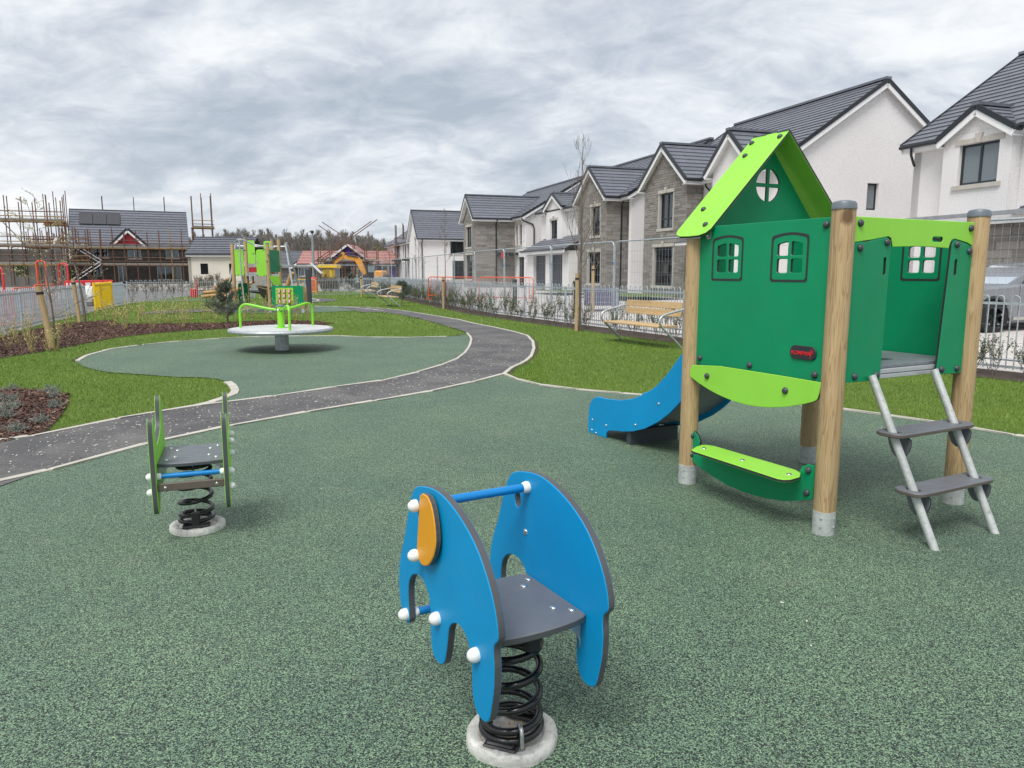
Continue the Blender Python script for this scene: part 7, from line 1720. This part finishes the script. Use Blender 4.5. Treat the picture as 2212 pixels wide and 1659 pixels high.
def sapling(name, label, loc, H, seed, first=0.35, nb=14, blen=0.5, up=0.25, r=0.028, lean=(0, 0), mat='bark', buds=None, depth=2, angle=0.9, group='staked young trees', cat='tree'):
    rn = random.Random(seed); t = thing(name, label, cat, loc, 0, group)
    P = [Vector((lean[0]*f*f, lean[1]*f*f, H*f))+Vector((rn.uniform(-.02, .02), rn.uniform(-.02, .02), 0))*H*0.25*f for f in [i/10 for i in range(11)]]
    m = MB(); m.tube(P, [max(0.004, r*(1-0.88*i/10)) for i in range(11)], 8); m.build('trunk', M[mat], t, 60)
    m = MB(); tips = []
    for k in range(nb):
        f = first+(1-first)*(k+0.5)/nb*0.97; i = min(9, int(f*10)); q = P[i]+(P[i+1]-P[i])*(f*10-i); a = k*2.4+rn.uniform(-.4, .4)
        d = Vector((math.cos(a)*angle, math.sin(a)*angle, 0.6)); L = blen*H*0.35*(1.25-f)*rn.uniform(0.7, 1.25)
        grow(m, q, d, L, r*0.42*(1.15-f), depth, rn, up, 3, 5, 0.14, 0.0028, None, tips)
    m.build('branches', M[mat], t)
    if buds: leaves(tips, rn, buds[0], 0.01, buds[1], M[buds[2]], t, 'leaf_buds')
    return t
def stake(loc, H, label, r=0.045, lean=(0, 0)):
    t = thing('tree_stake', label, 'stake', loc, 0, 'round timber tree stakes')
    m = MB(); m.tube([(0, 0, -0.05), (lean[0]*0.5, lean[1]*0.5, H*0.5), (lean[0], lean[1], H)], r, 12); m.build('stake_pole', M['wood_post'], t, 40)
    m = MB(); m.lathe([(r*1.12, H-0.16), (r*1.15, H-0.14), (r*1.12, H-0.11)], (lean[0]*0.9, lean[1]*0.9, 0), 12); m.build('tie', M['black_rubber'], t, 40)
p = g(1245, 716); stake((p[0], p[1], 0), 1.46, 'peeled timber stake beside the near bench on the right lawn')
sapling('young_tree', 'tall bare upright sapling tied to a stake near the bench', (p[0]+0.10, p[1]+0.12, 0), 4.5, 3, first=0.32, nb=24, blen=0.66, up=0.65, r=0.042, angle=0.55, depth=2)
p = g(958, 668); stake((p[0], p[1], 0), 1.28, 'timber stake on the lawn by the hedge at the path bend')
sapling('young_tree', 'thin bare sapling on a stake at the hedge by the path bend', (p[0]+0.08, p[1]+0.1, 0), 3.9, 5, first=0.45, nb=12, blen=0.45, up=0.5, r=0.025, angle=0.6, buds=(0.05, 1, 'leaf_spring'), depth=1)
p = g(113, 752); stake((p[0], p[1], 0), 1.22, 'leaning timber stake in the bark bed nearest the path', 0.06, (-0.16, 0))
sapling('young_tree', 'bare sapling with drooping low twigs beside the leaning stake', (p[0]+0.02, p[1]+0.12, 0), 2.9, 6, first=0.18, nb=15, blen=0.85, up=0.0, r=0.022, lean=(-0.35, 0), angle=1.1, buds=(0.030, 1, 'bud'), depth=2)
p = g(173, 698); stake((p[0], p[1], 0), 1.30, 'timber stake in the bark bed near the yellow gate', 0.055, (-0.1, 0))
sapling('young_tree', 'forked bare sapling with pale branches by the yellow gate', (p[0]+0.10, p[1]+0.1, 0), 2.8, 8, first=0.45, nb=8, blen=1.0, up=0.30, r=0.045, lean=(-0.45, 0), angle=0.9, buds=None, depth=1, mat='bark')
for x, Y, H, sd, lab in ((1283, 25.0, 3.2, 12, 'slender bare tree with hanging twigs in front of the stone bay'), (1112, 36.0, 3.6, 13, 'small weeping bare tree in front of the white house door'), (812*1.0+30, 44.0, 3.2, 14, 'tiny bare tree behind the fence near the digger'), (905, 47.0, 3.4, 15, 'small bare tree against the white gable-fronted house')):
    v = at(x, 600, Y); sapling('young_tree', lab, (v.x, v.y, 0.2), H, sd, first=0.4, nb=14, blen=0.6, up=0.15, r=0.03, angle=0.7, depth=2)
v = at(1281, 600, 24.8); stake((v.x, v.y, 0.2), 1.5, 'pale timber stake on the paving before the stone bay', 0.05)
v = g(777, 643); stake((v[0], v[1]+0.6, 0), 1.25, 'short timber stake next to the distant bench', 0.06)

# hedge plants along the right fence
def shrub_proto(seed, H, spread, nst, per, lsize, mats, label, name='hedge_shrub', group='hedge plants along the right fence', cat='shrub', up=0.4):
    rn = random.Random(seed); t = thing(name, label, cat, group=group); m = MB(); tips = []
    for k in range(nst):
        a = 6.283*k/nst+rn.uniform(-.4, .4); grow(m, (0.02*math.cos(a), 0.02*math.sin(a), 0), (math.cos(a)*spread, math.sin(a)*spread, 1), H*rn.uniform(0.55, 0.85), 0.008, 2, rn, up, 3, 4, 0.16, 0.0025, None, tips)
    m.build('stems', M[mats[0]], t); leaves(tips, rn, lsize, 0.02, per, M[mats[1]], t, 'leaves', 0.35, 0.5)
    return t
hlab2 = 'leafy olive-green hedge shrub planted along the bow-top fence'
protos = [shrub_proto(50+k, 0.62+0.1*(k % 2), 0.55, 5, 2, 0.042, ('bark', 'leaf_olive'), hlab2) for k in range(4)]
line = resample(off(FR, -0.42), 0.46); rn = random.Random(9); used = 0
for i, q in enumerate(line):
    if q.y < 8.8 or q.y > 54: continue
    if q.y < 20 and rn.random() < 0.22: continue
    sc = rn.uniform(0.72, 1.08)*(0.95 if q.y > 24 else 0.86); src = protos[used % 4]; loc = (q.x+rn.uniform(-.12, .12), q.y+rn.uniform(-.12, .12), 0)
    if used < 4: src.location = loc; src.scale = (sc,)*3; src.rotation_euler = (0, 0, rn.uniform(0, 6))
    else: copy_tree(src, loc, rn.uniform(0, 6.28), sc)
    used += 1
far_l = 'scruffy reddish-brown shrub by the far fence and cream building'
fp = [shrub_proto(70+k, 0.75, 0.7, 6, 2, 0.05, ('bark', 'leaf_red'), far_l, group='brown shrubs by the far fence') for k in range(2)]
spots = [g(x, y) for x, y in ((285, 650), (318, 646), (336, 645), (355, 644), (372, 643), (392, 642), (418, 640), (428, 638), (438, 637), (446, 636), (455, 634), (463, 633), (470, 631), (700, 633), (715, 632), (730, 631))]
for i, q in enumerate(spots):
    sc = 1.0+0.35*(i > 6)+rn.uniform(-.1, .2)
    if i < 2: fp[i].location = (*q, 0); fp[i].scale = (sc,)*3
    else: copy_tree(fp[i % 2], (*q, 0), rn.uniform(0, 6), sc)
# yellow-budded willow whips in the long bed
wl_ = 'upright yellow-budded shrub stems in the long bark bed'
def whips(seed, H):
    rn_ = random.Random(seed); t = thing('budding_shrub', wl_, 'shrub', group='budding shrubs in the long bed'); m = MB(); tips = []
    for k in range(8):
        a = rn_.uniform(0, 6.28); grow(m, (0.03*math.cos(a), 0.03*math.sin(a), 0), (math.cos(a)*rn_.uniform(.1, .6), math.sin(a)*rn_.uniform(.1, .6), 1), H*rn_.uniform(.6, 1.1), 0.009, 1, rn_, 0.3, 2, 4, 0.15, 0.004, None, tips)
    m.build('stems', M['twig_yellow'], t); leaves(tips, rn_, 0.035, 0.015, 2, M['bud'], t, 'buds', 0.4, 0.6); return t
wp_ = [whips(90+k, 0.55) for k in range(3)]; n_ = 0
for (x, y) in ((205, 693), (225, 692), (300, 698), (318, 699), (345, 695), (362, 698), (378, 694), (398, 692), (412, 696), (440, 691), (455, 689), (468, 692), (530, 688), (548, 686), (580, 689), (598, 685), (622, 688), (640, 689), (665, 688), (105, 760), (122, 758), (40, 745), (18, 752), (60, 730), (150, 712), (245, 707), (270, 712), (330, 712), (395, 708), (70, 762)):
    q = g(x, y); sc = rn.uniform(0.6, 1.1)
    if n_ < 3: wp_[n_].location = (*q, 0); wp_[n_].scale = (sc,)*3
    else: copy_tree(wp_[n_ % 3], (*q, 0), rn.uniform(0, 6), sc)
    n_ += 1
# grey lavender tufts in the small bed
ll = 'grey-green lavender tuft in the small bark bed by the path'
def tuft(seed):
    rn_ = random.Random(seed); t = thing('lavender_plant', ll, 'plant', group='lavender tufts in the small bed'); tips = []
    m = MB()
    for k in range(46):
        a = rn_.uniform(0, 6.28); e = rn_.uniform(0.2, 1.4); L = rn_.uniform(0.10, 0.19); d = Vector((math.cos(a)*math.cos(e), math.sin(a)*math.cos(e), math.sin(e)*0.9))
        p0 = Vector((rn_.uniform(-.05, .05), rn_.uniform(-.05, .05), 0.005)); m.tube([p0, p0+d*L*0.5, p0+d*L+Vector((0, 0, 0.02))], [0.0035, 0.003, 0.002], 3, cap=False)
        for f in (0.35, 0.55, 0.75, 0.95): tips.append((p0+d*L*f, d))
    m.build('stems', M['leaf_grey'], t); leaves(tips, rn_, 0.030, 0.008, 3, M['leaf_grey'], t, 'leaves', 0.4, 0.25); return t
tp = [tuft(120+k) for k in range(3)]; n_ = 0
for cx_, cy_ in ((80, 575), (320, 590), (345, 625), (15, 640), (80, 640), (345, 690), (95, 685), (50, 705), (45, 755), (260, 785), (110, 840), (-60, 700), (-30, 590)):
    q = ge(cx_, cy_); sc = rn.uniform(0.75, 1.15)*0.68
    if n_ < 3: tp[n_].location = (*q, 0.01); tp[n_].scale = (sc,)*3
    else: copy_tree(tp[n_ % 3], (*q, 0.01), rn.uniform(0, 6), sc)
    n_ += 1
# dark evergreen pines
def pine(label, loc, H, seed, W):
    rn_ = random.Random(seed); t = thing('pine_shrub', label, 'shrub', loc, 0, 'dark pine shrubs'); m = MB(); tips = []
    m.tube([(0, 0, 0), (0.02, 0, H*0.5), (0, 0.02, H)], [0.03, 0.02, 0.006], 6)
    for k in range(26):
        f = 0.08+0.88*rn_.random(); a = rn_.uniform(0, 6.28); L = W*(1.1-f)*rn_.uniform(0.7, 1.2); d = Vector((math.cos(a), math.sin(a), rn_.uniform(0.3, 1.1))).normalized(); p0 = Vector((0, 0, H*f))
        m.tube([p0, p0+d*L*0.5, p0+d*L+Vector((0, 0, 0.06))], [0.009, 0.006, 0.003], 4, cap=False)
        for q in range(10): tips.append((p0+d*L*(0.25+0.75*q/9)+Vector((0, 0, 0.05*q/9)), d))
    m.build('branches', M['bark'], t); leaves(tips, rn_, 0.15, 0.03, 16, M['needle'], t, 'needles', 0.45, 0.07); return t
pine('dark blue-green pine shrub in the bark bed behind the carousel', (*g(492, 697), 0), 1.15, 1, 0.62)
pine('dark pine shrub on the lawn edge next to the distant bench', (*g(758, 636), 0), 1.3, 2, 0.75)
pine('dark pine shrub under the bench at the hedge bend', (*g(868, 655), 0), 0.95, 3, 0.7)

# woodland beyond the site: single bare trees with a thicket below
tv = []
for k in range(6):
    rn_ = random.Random(200+k); t = thing('woodland_tree', 'bare grey-brown tree in the woodland behind the building site', 'tree', group='bare woodland trees'); H = 9.4
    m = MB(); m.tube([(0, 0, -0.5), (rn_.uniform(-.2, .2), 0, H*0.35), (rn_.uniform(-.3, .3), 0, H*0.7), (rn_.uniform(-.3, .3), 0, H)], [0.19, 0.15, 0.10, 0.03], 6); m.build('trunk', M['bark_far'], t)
    m = MB()
    for j in range(22):
        f = 0.30+0.68*rn_.random(); a = rn_.uniform(0, 6.28); grow(m, (0, 0, H*f), (math.cos(a)*0.55, math.sin(a)*0.55, 1.0), H*0.34*(1.22-f), 0.05, 2, rn_, 0.45, 4, 4, 0.15, 0.017)
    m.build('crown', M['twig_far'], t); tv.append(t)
rn = random.Random(31); n_ = 0
for row, Y in enumerate((172, 184, 198)):
    for k in range(62):
        x = 400+(870-400)*(k+rn.uniform(-.35, .35)+0.33*row)/62; v = at(x, 590, Y+rn.uniform(-4, 4)); env = 1.0-0.24*max(0, (x-760)/100)-0.10*max(0, (520-x)/90)
        sc = env*rn.uniform(0.86, 1.10)*(1+0.02*row); rzz = rn.uniform(0, 6.28)
        if n_ < 6: tv[n_].location = (v.x, v.y, 0.3); tv[n_].scale = (sc*1.05, sc*1.05, sc); tv[n_].rotation_euler = (0, 0, rzz)
        else: copy_tree(tv[n_ % 6], (v.x, v.y, 0.3), rzz, (sc*1.05, sc*1.05, sc))
        n_ += 1
rn_ = random.Random(5); tips = []
for k in range(2600):
    x = rn_.uniform(420, 865); v = at(x, 590, rn_.uniform(168, 205)); tips.append((Vector((v.x, v.y, 0.2+rn_.random()**1.6*3.6)), Vector((0, 0, 1))))
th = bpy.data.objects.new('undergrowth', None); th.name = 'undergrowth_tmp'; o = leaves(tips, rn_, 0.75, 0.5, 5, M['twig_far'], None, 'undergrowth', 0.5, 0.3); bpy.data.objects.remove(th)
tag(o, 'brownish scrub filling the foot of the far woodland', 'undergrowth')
o = leaves([(Vector((at(825, 575, 165).x+rn_.gauss(0, 2.2), 165+rn_.gauss(0, 2), 2.2+abs(rn_.gauss(0, 1.5)))), Vector((0, 0, 1))) for k in range(420)], rn_, 0.6, 0.3, 4, M['leaf_spring'], None, 'spring_bush', 0.5, 0.5)
tag(o, 'fresh green bush at the right end of the far woodland', 'bush')
tag(stuff(leaves([(Vector((at(x_, 585, 150).x, 150+rn_.uniform(-6, 6), 0.3+rn_.random()*3.0)), Vector((0, 0, 1))) for x_ in [rn_.uniform(-80, 170) for _ in range(900)]], rn_, 0.9, 0.6, 4, M['leaf_olive'], None, 'distant_hedge', 0.5, 0.5)), 'distant dark hedge line beyond the left scaffold', 'hedge')
